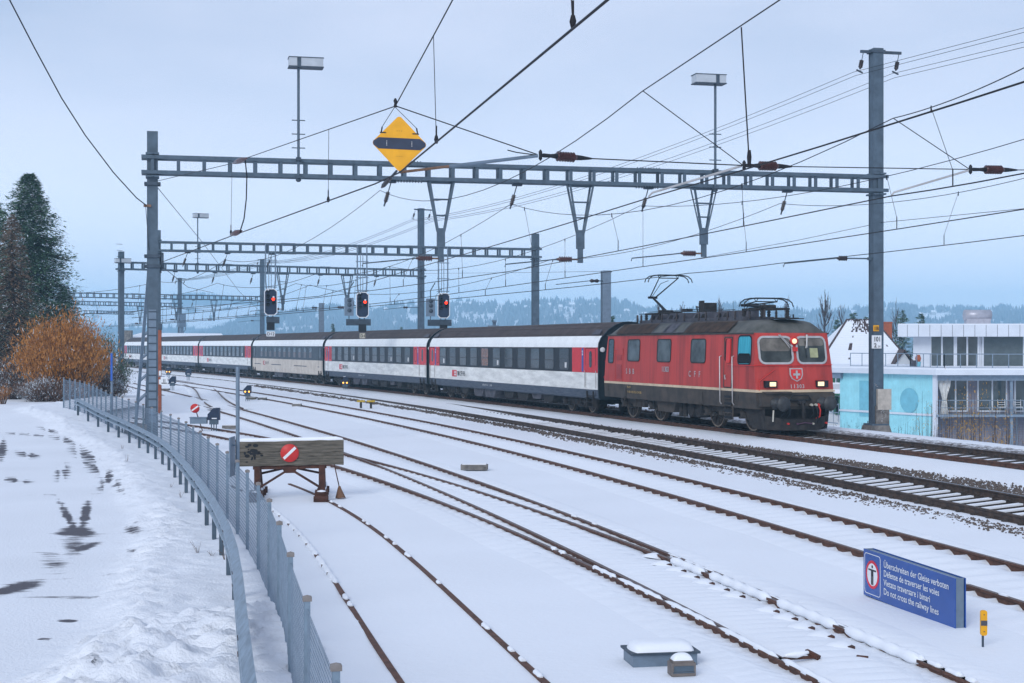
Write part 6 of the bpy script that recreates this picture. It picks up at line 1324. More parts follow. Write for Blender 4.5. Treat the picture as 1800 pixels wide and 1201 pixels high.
g = MB(); g.obox(P_+Vector((-.62,0,.42)), (1,0,0), .34, .14, .12); g.obox(P_+Vector((-.62,-.02,.56)), (1,0,0), .36, .16, .015); g.build('side_box', M['galv_light'], t_)
dwarf(435, 696, 95, 'dwarf signal with two lit amber lamps, standing alone left of the buffer stop', True, 1.0)
dwarf(303, 681, 118, 'small dark dwarf signal near the white pictogram plate', False, 1.1)
dwarf(331, 664, 150, 'tiny unlit dwarf signal far left beside the running track', False, 1.2)
dwarf(296, 661, 160, 'tiny dwarf signal with an amber lamp, farthest at the left', True, 1.2)
dwarf(607, 682, 108, 'small dwarf signal with two amber lamps in front of the second coach bogies', True, 1.1)
for (px, py, d, w_, label, m_) in ((461,706,96,.28,'flat grey junction box in the snow, right of the lit dwarf signal','conc'),(522,717,86,.26,'flat dark junction box in the snow between siding and running track','conc'),(442,696.5,97,.30,'low brown wooden block beside the lit dwarf signal','wood'),(404,739,64,.3,'grey plank stuck in the snow right of the tall thin pole','conc'),(290,683,117,.35,'low grey drive box beside the small dark dwarf signal','conc'),(834,812,43,.38,'long snow-covered drain cover in the open snow field','conc'),(1440,1002,22.5,.03,'tiny dark stone poking out of the snow left of the blue sign','stone')):
    z0 = float(base_z([Dp(px,py,d).x],[d])[0])+.0; P = Vector((Dp(px,py,d).x, d, z0-(.12 if w_ < .1 else 0))); g = MB()
    g.obox(P+Vector((0,0,.05-(.11 if w_ < .1 else 0))), (1,-.05,0), w_, w_*.5, .07, 0); g.obox(P+Vector((0,.02,.13-(.11 if w_ < .1 else 0))), (1,-.05,.03), w_*.9, w_*.42, .02, 1); o = g.build({'wood':'timber_block','stone':'stone'}.get(m_, 'junction_box'), [M[m_], M['snow_clean']]); tag(o, label, {'wood':'timber block','stone':'stone'}.get(m_, 'junction box'))
# small round stop sign on a tilted stick
P = Dp(356, 752, 62); P.z = -.5; t = thing('stop_marker', 'small round red and white stop sign on a tilted stick in the snow', 'stop sign', tuple(P)); tp = Dp(343, 718, 62); g = MB(); g.tube([P, tp], .02, 6); g.build('stick', M['steel_rust'], t)
g = MB(); g.lathe(tp+Vector((0,-.02,0)), tp+Vector((0,-.04,0)), [(0,.19),(1,.19),(1.001,.001)], 24, 0)
plate(g, [(a_*math.cos(R(36))-b_*math.sin(R(36)), a_*math.sin(R(36))+b_*math.cos(R(36))) for a_, b_ in ((-.17,-.03),(.17,-.03),(.17,.03),(-.17,.03))], lambda a_, b_, o=0: tp+Vector((a_,-.041-o,b_)), 0, .003, 1); g.build('disc', [M['red_sign'], M['white']], t)
# orange column with white plate, beside the left mast
P = Dp(281, 690, 78); t = thing('orange_column', 'orange painted lattice column right behind the nearest left mast', 'column', (P.x, P.y, -.5)); zt_ = CAMZ+(HY-570)*78/FPX; g = MB()
hbeam(g, P.x, P.y, -.6, zt_, .15, (1,0)); g.build('column', M['orange_steel'], t)
g = MB(); g.box((P.x-.1,P.y-.1,zt_-.3),(P.x+.1,P.y+.1,zt_+.03)); g.build('head', M['galv_dark'], t); g = MB()
for z in (1.0,1.45): g.box((P.x-.02,P.y-.145,z),(P.x+.10,P.y-.12,z+.25))
g.build('white_plate', M['white'], t)
P = Dp(288.5, 670, 66); t = thing('pictogram_plate', 'white plate with two black bars on an arm beside the nearest left mast', 'sign plate', tuple(P)); g = MB(); hh_ = .33; g.box((P.x-.15,P.y,P.z-.18),(P.x+.15,P.y+.012,P.z+.18)); g.build('board', M['white'], t)
g = MB()
for s in (-.03,.035): g.box((P.x+s-.012,P.y-.006,P.z-.06),(P.x+s+.012,P.y-.001,P.z+.09))
for k in range(6): g.box((P.x-.11+k*.038,P.y-.006,P.z-.12),(P.x-.085+k*.038,P.y-.001,P.z-.07))
g.box((P.x-.12,P.y-.007,P.z-.10),(P.x+.12,P.y-.0015,P.z-.08)); g.build('pictogram', M['black_txt'], t); g = MB(); g.tube([(P.x-.7,P.y+.02,P.z+.2),(P.x+.02,P.y+.02,P.z+.2)], .015, 6); g.tube([(P.x-.05,P.y+.03,P.z+.2),(P.x-.05,P.y+.03,P.z-.18)], .015, 6); g.build('arm', M['galv_light'], t)
# yellow-topped cable post pair beside the running line
P = Dp(642, 700, 84); z0 = float(base_z([P.x],[P.y])[0])
for k, dx in enumerate((-.12,.16)): t = thing('cable_post', ('left','right')[k]+' one of two short black posts with yellow caps beside the running track', 'cable post', (P.x+dx*2, P.y, z0)); g = MB(); g.box((P.x+dx*2-.06,P.y-.06,z0-.1),(P.x+dx*2+.06,P.y+.06,z0+.32)); g.build('post', M['dark'], t); g = MB(); g.box((P.x+dx*2-.22,P.y-.1,z0+.3),(P.x+dx*2+.22,P.y+.1,z0+.40)); g.build('cap', mat('dull yellow cap', (.45,.30,.03), .6), t)
# switch rodding at the lower right
t = thing('switch_rod', 'steel switch rod and angled lever crossing between the rails at the bottom right', 'switch rod', tuple(Zp(1400,1155,-.5))); g = MB(); a = Zp(1376,1158,-.47); b_ = Zp(1436,1155,-.47); g.bar(a, b_, .035, .03); g.bar(Zp(1417,1145,-.42), Zp(1440,1157,-.47), .05, .05); g.bar(Zp(1506,1154,-.48), Zp(1526,1156,-.48), .03, .03); g.build('rod', M['steel_rust'], t); g = MB(); g.tube([Zp(1380,1153,-.44), Zp(1400,1151,-.42), Zp(1420,1147,-.42)], [.02,.04,.02], 8); g.build('snow_cap', M['snow_clean'], t)
# slide chairs peeping out under the snow of the switch
for k, (px, py) in enumerate(((1155,978),(1171,992),(1196,1003),(1219,1014),(1245,1025),(1271,1036),(1298,1048),(1357,1074),(1389,1087),(1418,1103),(1452,1118),(1487,1136))):
    P = Zp(px, py, -.49); g = MB(); g.obox(P+Vector((.03,-.07,.0)), (1,.2,0), .045, .05, .02)
    g.lathe(P+Vector((-.03,.06,-.06)), P+Vector((-.01,.08,.05)), [(0,.25),(.4,.20),(.7,.12),(.9,.06),(1,.001)], 10, 1); o = g.build('slide_chair', [M['steel_rust'], M['snow_clean']]); tag(o, 'rusty slide chair under a snow clump in the switch at the lower right', 'slide chair', 'slide chairs of the switch')
# dry weeds along the guard rail
rnw = random.Random(12)
M['weed'] = mat('dry weed', (.11,.07,.045), .9, 0, .3, 20)
for k, (px, py, s) in enumerate(((348,980,.35),(395,990,.4),(372,985,.2),(262,720+70,.5),(215,795,.25),(222,820,.4),(300,862,.2),(318,880,.3))):
    d = FPX*3.35/(py-HY); P = Dp(px, py, d); P.z = float(fenceG(d))+.05; g = MB()
    for j in range(6):
        a_ = rnw.uniform(-1,1); g.tube([P, P+Vector((a_*.12*s, rnw.uniform(-.1,.1), s*.3)), P+Vector((a_*.35*s, rnw.uniform(-.1,.1), s*rnw.uniform(.4,.8)))], [.003,.0025,.0015], 4)
    tag(g.build('dry_weed', M['weed']), 'thin dry weed stalks sticking out of the snow by the guard rail', 'weed', 'dry weeds along the guard rail')
# ------------------------------------------------------------------ trees and bushes
M['needle'] = mat('spruce needles', (.036,.088,.055), .8, 0, .4, 1.5, col2=(.11,.19,.11))
M['needle_snow'] = mat('snow dusted needles', (.42,.50,.55), .8, 0, .2, 3, col2=(.72,.77,.82))
M['bark'] = mat('bark', (.035,.026,.022), .9, 0, .3, 5, .4, 20)
M['twig'] = mat('bare twigs', (.075,.055,.055), .9, 0, .3, 3)
M['twig_red'] = mat('reddish bare twigs', (.13,.075,.065), .9, 0, .3, 3)
M['catkin'] = mat('orange catkins', (.32,.122,.025), .8, 0, .25, 2, col2=(.50,.225,.055))
M['catkin_y'] = mat('yellow brown catkins', (.40,.22,.03), .8, 0, .25, 2, col2=(.60,.36,.07)); M['curt'] = mat('white curtain', (.62,.62,.60), .8)
M['larch'] = mat('brown dead needles', (.14,.09,.06), .9, 0, .3, 2, col2=(.24,.165,.11))
M['brown_leaf'] = mat('brown undergrowth', (.10,.06,.045), .9, 0, .35, 2, col2=(.20,.12,.085))
M['green_leaf'] = mat('grey green leaves', (.035,.07,.04), .8, 0, .35, 2, col2=(.09,.15,.085))
def cards(name, P, D, L, Wd, mats, mi, parent):
    # many small leaf-sized blades: base points P, direction D, length L, width Wd
    n = len(P); up = np.tile([0,0,1.], (n,1)); sx = np.cross(D, up+.35*RNG.normal(size=(n,3))); sx /= np.linalg.norm(sx,axis=1)[:,None]+1e-9
    V = np.stack([P-sx*Wd[:,None]*.5, P+sx*Wd[:,None]*.5, P+D*L[:,None]], 1).reshape(-1,3); F = np.arange(3*n).reshape(-1,3)
    off = np.array(parent.location); return npmesh(name, V-off, F, mats, mi=mi, smooth=False, parent=parent)
def conifer(name, label, x, y, z0, h, r, nb, seed, needle='needle', snow=.2, group=None, dens=1.0, low=.04, lsc=1.0, droop=.25, cat='tree'):
    rn = np.random.default_rng(seed); t = thing(name, label, cat, (x,y,z0), 0, group); g = MB(); g.tube([(x,y,z0-.3),(x+.02*h*rn.normal()*.3,y,z0+h*.5),(x,y,z0+h*.97)], [h*.014,h*.009,.01], 7); g.build('trunk', M['bark'], t)
    f = low+(1-low)*rn.random(nb)**.85; az = rn.random(nb)*6.283; R_ = r*(1-f)**.68*(.45+.68*rn.random(nb)**.8)+.05*r; lob = 1+.22*np.sin(az*3+f*9+seed); R_ *= lob
    P = []; D = []; L = []; W_ = []; bw = MB(); k = max(3, int(26*dens))
    for i in range(nb):
        b0 = np.array([x,y,z0+h*f[i]*.985]); dr = np.array([math.cos(az[i]), math.sin(az[i]), 0]); n_ = max(4, int(k*(.35+R_[i]/r)))
        s = rn.random(n_)**.75; q = b0+dr*(R_[i]*s)[:,None]; q[:,2] += -droop*R_[i]*s**1.3+.10*R_[i]*s**3
        side = np.array([-dr[1],dr[0],0]); q += side*(rn.normal(size=n_)*.11*R_[i]*(.3+s))[:,None]; q[:,2] += rn.normal(size=n_)*.05*R_[i]
        dv = dr*.8+side*rn.normal(size=(n_,1))*.8+np.array([0,0,1])*rn.normal(size=(n_,1))*.35; dv /= np.linalg.norm(dv,axis=1)[:,None]; P.append(q); D.append(dv); ll = lsc*(.10+.03*r)*(.6+.8*rn.random(n_)); L.append(ll); W_.append(ll*.42)
        if i % 3 == 0 and R_[i] > .3*r: e = b0+dr*R_[i]*.9; e[2] -= droop*R_[i]*.85; bw.tube([tuple(b0), tuple(e)], [.012*r,.004*r], 3)
    P = np.vstack(P); D = np.vstack(D); L = np.concatenate(L); W_ = np.concatenate(W_)
    hh = fbm(P[:,0]*1.3+P[:,1], P[:,2]*1.6, 3, seed); mi = (rn.random(len(P)) < snow*(.15+2.2*np.clip(hh-.42,0,1)*2)).astype(int)
    cards('crown', P, D, L, W_, [M[needle], M['needle_snow']], mi, t); 
    if bw.v: bw.build('branch', M['bark'], t)
    return t
def grow(g, p, d, L, r, depth, rn, spread=.5, up=.25, mi=0, nchild=3, tips=None, sub=.68):
    q = p + d*L*.5 + Vector((rn.uniform(-1,1),rn.uniform(-1,1),rn.uniform(-1,1)))*L*.04; e = p + d*L
    g.tube([p, q, e], [r, r*.82, r*.62], 5 if depth > 2 else 3, mi, cap=False)
    if depth == 0:
        if tips is not None: tips.append((e, d)); tips.append((q, d))
        return
    for k in range(nchild+(1 if rn.random() < .4 else 0)):
        a = rn.uniform(0,6.283); v = Vector((math.cos(a), math.sin(a), 0))*spread + d*(1-spread*.4) + Vector((0,0,up)); v.normalize(); st = p.lerp(e, rn.uniform(.45,1)) if k else e
        grow(g, st, v, L*sub*rn.uniform(.75,1.15), r*.55, depth-1, rn, spread, up, mi, nchild, tips, sub)
def bare_tree(label, px, py, d, h, seed, depth=4, spread=.55, up=.15, m='twig', z0=None, L0=.30, r=.016, cat='tree', name='bare_tree', group=None, nchild=3, minr=None):
    P = Dp(px, py, d); z0 = P.z if z0 is None else z0; t = thing(name, label, cat, (P.x, d, z0), 0, group); rn = random.Random(seed); g = MB()
    g.tube([(P.x,d,z0-.3),(P.x,d,z0+h*L0)], [h*r*1.3,h*r], 7); g.build('trunk', M['bark'] if m != 'twig_red' else M['twig_red'], t); c = MB()
    for k in range(4+nchild-3): a = rn.uniform(0,6.28); v = Vector((math.cos(a)*spread, math.sin(a)*spread, .9)).normalized(); grow(c, Vector((P.x,d,z0+h*L0*rn.uniform(.7,1))), v, h*.26*rn.uniform(.8,1.15), h*r*.55, depth, rn, spread, up, 0, nchild)
    if minr: 
        pass
    c.build('crown', M[m], t); return t
def poplar(label, px, base_y, d, top_y, seed, wfrac=.13, dens=46, m='twig'):
    zt = CAMZ+(HY-top_y)*d/FPX; z0 = -4.5; h = zt-z0; x = Dp(px,600,d).x; t = thing('poplar', label, 'tree', (x,d,z0), 0, 'bare poplars behind the train'); rn = random.Random(seed); g = MB(); g.tube([(x,d,z0),(x,d,zt)], [h*.012,.02], 6); g.build('trunk', M['bark'], t); c = MB(); th = max(.018, d*.00018)
    for k in range(dens):
        f = .22+.74*rn.random(); a = rn.uniform(0,6.28); w_ = h*wfrac*(1-f)**.45*rn.uniform(.4,1); b0 = Vector((x,d,z0+h*f*.9)); e = b0+Vector((math.cos(a)*w_*.8, math.sin(a)*w_*.8, h*(.07+.10*rn.random()))); mdl = b0.lerp(e,.4)+Vector((math.cos(a),math.sin(a),0))*w_*.22
        c.tube([b0, mdl, e], [th*1.3, th, th*.5], 3, 0, False)
        for j in range(5): s = mdl.lerp(e, rn.random()); v = Vector((math.cos(a)+rn.uniform(-.8,.8), math.sin(a)+rn.uniform(-.8,.8), 2.6)).normalized()*h*rn.uniform(.03,.06); c.tube([s, s+v], [th*.7, th*.35], 3, 0, False)
    c.build('crown', M[m], t)
# big spruce and its neighbours behind the car park
def W(px, d): return Dp(px, 600, d).x
def zt_of(top, d): return CAMZ+(HY-top)*d/FPX
conifer('spruce', 'tall dark snow-dusted spruce rising highest at the left edge', W(52,88), 88, -.2, zt_of(300,88)+.2, 4.0, 1900, 1, snow=.17, dens=1.5, low=.03, lsc=.9)
conifer('spruce', 'shorter dark spruce half behind the tall one, cut by the left edge', W(-6,91), 91, -.2, zt_of(352,91)+.2, 3.2, 900, 2, snow=.17, dens=1.0, lsc=1.0)
conifer('larch', 'brown bare larch with drooping branches in front of the tall spruce', W(20,80), 80, -.2, zt_of(372,80)+.2, 2.7, 1100, 3, 'larch', .08, dens=.7, droop=.5, lsc=.7)
conifer('spruce', 'low wide spruce with snowy branches right of the tall spruce', W(112,92), 92, -.2, zt_of(505,92)+.2, 2.4, 800, 4, snow=.5, dens=1.0, low=.02)
conifer('spruce', 'low dark spruce filling the gap behind the orange bush', W(70,86), 86, -.2, zt_of(520,86)+.2, 2.3, 700, 5, snow=.35, dens=1.0, low=.02)
def bush(name, label, px, py, d, w_, h, n, mat_, seed, stems=26, snow=.1, ll=.07, tw='twig', cat='bush', upw=.5, z0=None, flat=1.0, stem_r=.012, wd=.45, depthr=.8, shell=0):
    z0 = .2 if z0 is None else z0; x = W(px, d); t = thing(name, label, cat, (x,d,z0)); rn = np.random.default_rng(seed); g = MB()
    P = []; D = []
    for k in range(stems):
        a = rn.random()*6.283; rr_ = rn.random()**.5; tip = np.array([x+math.cos(a)*w_/2*rr_, d+math.sin(a)*w_/2*depthr*rr_, z0+h*(1-.50*rr_**2.2)*(.86+.2*rn.random())]); b0 = np.array([x+math.cos(a)*w_*.13*rr_, d+math.sin(a)*w_*.1*rr_, z0-.1]); md = (b0+tip)/2+np.array([math.cos(a)*w_*.05,0,.08*h])
        g.tube([tuple(b0), tuple(md), tuple(tip)], [stem_r*1.8, stem_r, stem_r*.4], 4, 0, False)
        m_ = n//stems; s = rn.random(m_)**.55; q = np.where((s<.5)[:,None], b0+(md-b0)*(s*2)[:,None], md+(tip-md)*((s-.5)*2)[:,None]); q = q+rn.normal(size=(m_,3))*np.array([.085*w_,.07*w_,.07*h])*(.35+.65*s)[:,None]; q[:,2] = np.maximum(q[:,2], z0+.02)
        dv = rn.normal(size=(m_,3))*.5+np.array([math.cos(a)*.5*rr_, math.sin(a)*.3*rr_, upw]); dv /= np.linalg.norm(dv,axis=1)[:,None]; P.append(q); D.append(dv)
    P = np.vstack(P); D = np.vstack(D); n_ = len(P); L = ll*(.6+.9*rn.random(n_)); hn = fbm(P[:,0]*1.6+P[:,1], P[:,2]*2.2, 3, seed); mi = (rn.random(n_) < snow*(.25+5*np.clip(hn-.5,0,1))).astype(int)
    g.build('stems', M[tw], t); cards('foliage', P, D, L, L*wd, [M[mat_], M['needle_snow']], mi, t); return t
bush('hazel_bush', 'large rounded hazel bush covered in orange catkins behind the fence start', 112, 690, 75, 4.9, 4.5, 21000, 'catkin', 11, 110, .05, .17, upw=1.1, z0=.0, wd=.24)
bush('undergrowth_bush', 'brown snowy thicket at the left edge beneath the larch', 12, 700, 76.5, 3.4, 2.3, 9000, 'brown_leaf', 12, 70, .62, .11, 'twig', upw=.3, z0=.1, wd=.3)
bush('undergrowth_bush', 'low brown snow-flecked brush in front of the orange bush, left of the fence', 82, 705, 73.2, 3.4, 1.3, 7000, 'brown_leaf', 13, 60, .5, .10, 'twig', upw=.4, z0=.15, wd=.26)
bush('undergrowth_bush', 'russet snow-flecked bush behind the far end of the fence', 178, 690, 79, 3.0, 2.35, 9000, 'brown_leaf', 14, 60, .42, .10, 'twig', upw=.2, z0=-.35, wd=.32)
bush('evergreen_bush', 'grey green evergreen bush with snow, right of the orange bush', 184, 620, 82, 2.6, 4.1, 9000, 'green_leaf', 15, 60, .18, .12, 'twig', upw=.4, z0=-.4, wd=.4)
bush('evergreen_bush', 'snowy dark evergreen bush between the orange bush and the low spruce', 148, 600, 86, 2.6, 4.6, 6500, 'needle', 16, 50, .8, .12, 'twig', upw=.4, z0=-.4, wd=.4)
for k, (px, d, h, sd, lb) in enumerate(((168,88,5.6,21,'thin red-stemmed bare shrub above the evergreen bush'),(196,86,4.6,22,'low bare reddish shrub next to the far left gantry mast'))):
    bare_tree(lb, px, 640, d, h, sd, 3, .35, .5, 'twig_red', -.4, .1, .006, 'shrub', 'bare_shrub')
bush('yellow_shrub', 'tiny yellowish shrub at the very left edge of the snow', 3, 705, 70, 1.0, 1.1, 700, 'catkin', 17, 16, .05, .08, 'twig', upw=1, z0=.25, wd=.2)
# bare round trees and small conifers behind the train
for (px, top, d, sd, lb, dp) in ((443,572,240,31,'small bare tree just left of the left light signal',4),(497,566,230,32,'bare round tree right of the left signal, left one of the pair',4),(533,560,225,33,'largest bare round tree between the left signal and the single mast',5),(622,560,215,34,'bare round tree behind the middle signal, left half',4),(652,562,210,35,'bare round tree right of the middle signal',4),(1196,560,150,36,'low bare tree behind the pantograph of the locomotive',4)):
    z0 = -4.5; h = zt_of(top,d)-z0; bare_tree(lb, px, 600, d, h*1.0, sd, dp, .75, .05, 'twig', z0, .22, .010, group='bare trees behind the train')
for (px, top, d, w_, sd, lb) in ((585,567,200,.9,41,'small pointed conifer left of the middle signal'),(706,573,210,.8,42,'tiny conifer tip left of the right signal'),(1076,552,125,1.1,43,'small dark conifer behind the front coach, right of the single mast'),(1500,548,168,2.4,44,'dark conifer behind the snowy house roof, left of the tall mast'),(1522,555,175,1.6,45,'narrow conifer right beside the tall mast'),(1586,543,165,2.2,46,'snow-dusted conifer directly right of the tall mast'),(1619,549,172,1.9,47,'conifer just left of the white flat roof'),(1472,560,180,1.8,48,'low conifer left of the snowy roof ridge')):
    z0 = -4.5; h = zt_of(top,d)-z0; conifer('conifer', lb, W(px,d), d, z0, h, w_*1.15, int(420), sd, snow=.15, group='conifers behind the train', dens=.8, low=.05, lsc=1.5)
for (px, top, d, sd, wf, dn, lb) in ((1450,509,160,51,.15,90,'tallest bare poplar standing right behind the locomotive cab'),(1480,536,190,52,.10,46,'slimmer bare poplar left of the tall mast'),(1381,527,175,53,.10,50,'slim bare poplar above the front pantograph'),(1265,524,200,54,.07,36,'thin bare poplar above the middle of the locomotive'),(1289,530,230,55,.05,22,'thinnest bare poplar right of the middle of the locomotive'),(1200,535,230,56,.08,30,'short bare poplar above the rear of the locomotive'),(1158,532,240,57,.05,20,'left twin of two tiny poplars behind the raised pantograph'),(1165,536,240,58,.05,20,'right twin of two tiny poplars behind the raised pantograph'),(1575,531,185,59,.10,46,'bare poplar between the two conifers right of the tall mast'),(1308,528,240,60,.05,20,'faint small poplar left of the front pantograph'),(1352,530,235,61,.05,20,'faint small poplar right of the front pantograph')):
    poplar(lb, px, 600, d, top, sd, wf, dn)
# ------------------------------------------------------------------ buildings on the right
M['render_w'] = mat('pale house render', (.50,.52,.54), .8, 0, .06, 1)
M['panel_w'] = mat('white facade panel', (.62,.66,.72), .5, 0, .05, 1)
M['panel_lilac'] = mat('lilac facade panel', (.44,.47,.56), .6, 0, .06, 1)
M['turq'] = mat('turquoise ribbed polycarbonate', (.33,.68,.75), .35, 0, .08, 1.5, spec=.5)
M['turq_d'] = mat('darker turquoise pane', (.17,.46,.56), .4, 0, .1, 2)  # plain turquoise, a darker tone than the ribbed wall
M['bldg_glass'] = mat('house window glass', (.025,.035,.04), .1, 0, .5, .5, spec=.5, col2=(.09,.12,.13))
M['blind'] = mat('grey louvre blind', (.12,.15,.16), .6, 0, .1, 2)
M['shutter'] = mat('green shutter', (.02,.10,.05), .6, 0, .15, 3)
M['tile'] = mat('brown roof tiles', (.075,.045,.04), .85, 0, .3, 6)
M['brick'] = mat('orange brick chimney', (.35,.09,.035), .85, 0, .2, 8)
M['rail_b'] = mat('blue grey railing', (.20,.26,.33), .5, .3, .1, 5)
M['alu'] = mat('aluminium flue', (.40,.40,.45), .4, .3, .1, 3)
M['brickwall'] = mat('grey lilac wall', (.20,.19,.23), .8, 0, .12, 1.5)
def modern():
    A = Dp(1450,600,109.5); Bc = Dp(1645,600,100); A = Vector((A.x,A.y,0)); Bc = Vector((Bc.x,Bc.y,0)); u = (Bc-A).normalized(); n = Vector((u.y,-u.x,0)); n = n if n.y < 0 else -n     # u along the turquoise wall, n outward
    r = Vector((.992,-.02,0)).normalized(); L = (Bc-A).length; t = thing('modern_house', 'modern flat-roofed house with turquoise ribbed wall and a glazed upper floor', 'house', (Bc.x,Bc.y,-4.5))
    zs = CAMZ-42*100/FPX; zl = zs-3.35; z0 = -4.7; back = Vector((0,16,0)); Rr = 14.0
    def quadbox(a, b, dv, z0_, z1_, m_, name, mi=0): g = MB(); g.poly([a+Vector((0,0,z0_)), b+Vector((0,0,z0_)), b+dv+Vector((0,0,z0_)), a+dv+Vector((0,0,z0_))], (0,0,z1_-z0_), mi); return g.build(name, m_, t)
    E = Bc+r*Rr
    inn = -n*.4
    # turquoise volume
    g = MB(); a0 = A+u*1.6; g.poly([a0+Vector((0,0,z0)), Bc+Vector((0,0,z0)), Bc+Vector((2.0,8,z0)), a0+Vector((2.6,8,z0))], (0,0,zs-.35-z0)); k = int((L-1.6)/.16)
    for i in range(k): p = a0+u*(.08+i*.16)+n*.012; g.obox(p+Vector((0,0,(z0+zs-.35)/2)), u, .035, .012, (zs-.35-z0)/2, 0)
    g.build('turquoise_wall', M['turq'], t)
    g = MB(); g.obox(a0+u*2.8+n*.03+Vector((0,0,zs-2.2)), u, .75, .01, 1.25); g.build('window', M['turq_d'], t)
    g = MB(); c = a0+u*(L-1.6-2.4)+n*.035+Vector((0,0,zs-2.2)); g.poly([c+u*.85*math.cos(R(15*i))+Vector((0,0,.85*math.sin(R(15*i)))) for i in range(24)], n*.02); g.build('round_window', M['turq_d'], t)
    g = MB(); g.obox((a0+Bc)/2+n*.05+Vector((0,0,zl+.25)), u, (L-1.6)/2, .06, .07); g.obox(Bc+n*.06+Vector((0,0,(z0+zs)/2)), u, .14, .1, (zs-z0)/2-.1); g.build('trim', M['panel_w'], t)
    # terrace slab
    g = MB(); o = n*.5; P = [A-u*1.0+o, Bc+o+u*.5, Bc+r*Rr+Vector((0,-.5,0)), Bc+r*Rr+back, A-u*1.0+Vector((4.2,14,0))]; g.poly([Vector((p.x,p.y,zs-.42)) for p in P], (0,0,.36)); g.build('terrace_slab', M['panel_w'], t)
    g = MB(); g.poly([Vector((p.x,p.y,zs-.06))+Vector((0,.02,0)) for p in P], (0,0,.07)); g.build('snow_layer', M['snow_clean'], t)
    # open porch at the left end
    for q in (-.6,): 
        g = MB(); 
        for z_ in (0,): g.obox(A+u*q+n*.1+Vector((0,0,(z0+zs-.4)/2)), u, .14, .14, (zs-.4-z0)/2)
        g.build('porch_post', M['rail_b'], t)
    g = MB(); g.obox(A+u*.5+n*.2+Vector((0,0,zs-.62)), u, 1.5, .1, .2); g.build('porch_beam', M['rail_b'], t)
    g = MB()
    for z_ in (zl-.6+.0, zl+.15, zl+.75): g.bar(A-u*1.5+n*.3+Vector((0,0,z_)), A+u*2.4+n*.9+Vector((0,0,z_-.05)), .06)
    for q in range(7): g.bar(A+u*(-1.5+q*.55)+n*.3+Vector((0,0,zl-.6)), A+u*(-1.5+q*.55)+n*.3+Vector((0,0,zl+.75)), .04)
    g.build('porch_railing', M['rail_b'], t)
    # lower front: glazed floor with columns and curtains
    g = MB(); bx = Bc+r*.2-n*0+Vector((0,1.4,0)); g.poly([bx+Vector((0,0,z0)), bx+r*Rr+Vector((0,0,z0)), bx+r*Rr+Vector((0,10,z0)), bx+Vector((0,10,z0))], (0,0,zs-.42-z0)); g.build('recessed_wall', M['brickwall'], t)
    g = MB(); g.obox(Bc+r*7+Vector((0,0,zs-.60)), r, 7.0, .12, .20); g.obox(Bc+r*7+Vector((0,-.1,zl+.22)), r, 7.0, .14, .07); g.obox(Bc+r*7+Vector((0,.7,zl+.28)), r, 7.0, .75, .03); g.build('floor_edge', M['rail_b'], t)
    for i, q in enumerate((.75,3.2,5.5,8.2,11.0)):
        fr = MB(); c = bx+r*(q+.75)+Vector((0,-.03,zl+1.72)); w_ = .78 if i % 2 == 0 else .95
        for s in (-1,0,1): fr.obox(c+r*s*w_, r, .05, .03, 1.28)
        for z_ in (-1.25,1.25): fr.obox(c+Vector((0,0,z_)), r, w_, .03, .05)
        o_ = fr.build('window', M['panel_w'], t); gl = MB(); gl.obox(c+Vector((0,.01,0)), r, w_, .01, 1.25); gl.build('pane', M['bldg_glass'], o_)
    for q in (.05, 5.0, 10.4): 
        g = MB(); g.obox(Bc+r*q+Vector((0,.1,(z0+zs-.6)/2)), r, .09 if q > 0 else .14, .09, (zs-.6-z0)/2); g.build('column', M['panel_w'] if q < 1 else M['rail_b'], t)
    for q in (.65, 9.4, 11.6):
        g = MB(); c = Bc+r*q+Vector((0,.3,0)); ws = [.42,.36,.22,.13,.2,.24,.26]
        for j in range(6):
            z1_, z2_ = zs-.8-j*.42, zs-.8-(j+1)*.42; 
            for f_ in range(5): s0, s1 = -1+f_*.4, -1+(f_+1)*.4; yy = .05*(-1)**f_; g.add([c+r*ws[j]*s0+Vector((0,yy,z1_)), c+r*ws[j]*s1+Vector((0,-yy,z1_)), c+r*ws[j+1]*s1+Vector((0,-yy,z2_)), c+r*ws[j+1]*s0+Vector((0,yy,z2_))], [(0,3,2,1)], 0, True)
        g.build('curtain', mat('white curtain', (.62,.62,.60), .8) if 'curt' not in M else M['curt'], t)
    g = MB()
    for z_ in (zl+.75, zl+1.25): g.bar(Bc+r*.1+Vector((0,-.2,z_)), Bc+r*Rr+Vector((0,-.2,z_)), .045)
    for q in np.arange(.2, 13.8, 1.1): g.bar(Bc+r*q+Vector((0,-.2,zl+.25)), Bc+r*q+Vector((0,-.2,zl+1.25)), .035)
    g.build('balcony_railing', M['rail_b'], t)
    # lower storey door lines, curtain
    g = MB()
    for q in (5.6, 8.2): g.obox(bx+r*q+Vector((0,-.02,zl-.8)), r, .04, .02, 1.1)
    for z_ in np.arange(zl-1.8, zl+.1, .16): g.obox(bx+r*7+Vector((0,-.012,z_)), r, 6.8, .012, .008)
    g.build('wall_joint', M['rail_b'], t)
    # penthouse
    dF = 111.0; x0 = W(1605,dF); x1 = x0+16; zr = CAMZ+(HY-592)*dF/FPX; zt = CAMZ+(HY-571)*dF/FPX
    DV = Vector((2.4,8,0)); g = MB(); g.poly([Vector((x0,dF,zs)),Vector((x0+1.35,dF,zs)),Vector((x0+1.35,dF,zs))+DV,Vector((x0,dF,zs))+DV], (0,0,zr-zs)); g.poly([Vector((x0+1.36,dF+.15,zs)),Vector((x1,dF+.15,zs)),Vector((x1,dF+.15,zs))+DV,Vector((x0+1.36,dF+.15,zs))+DV], (0,0,zr-zs)); g.build('upper_wall', M['panel_w'], t)
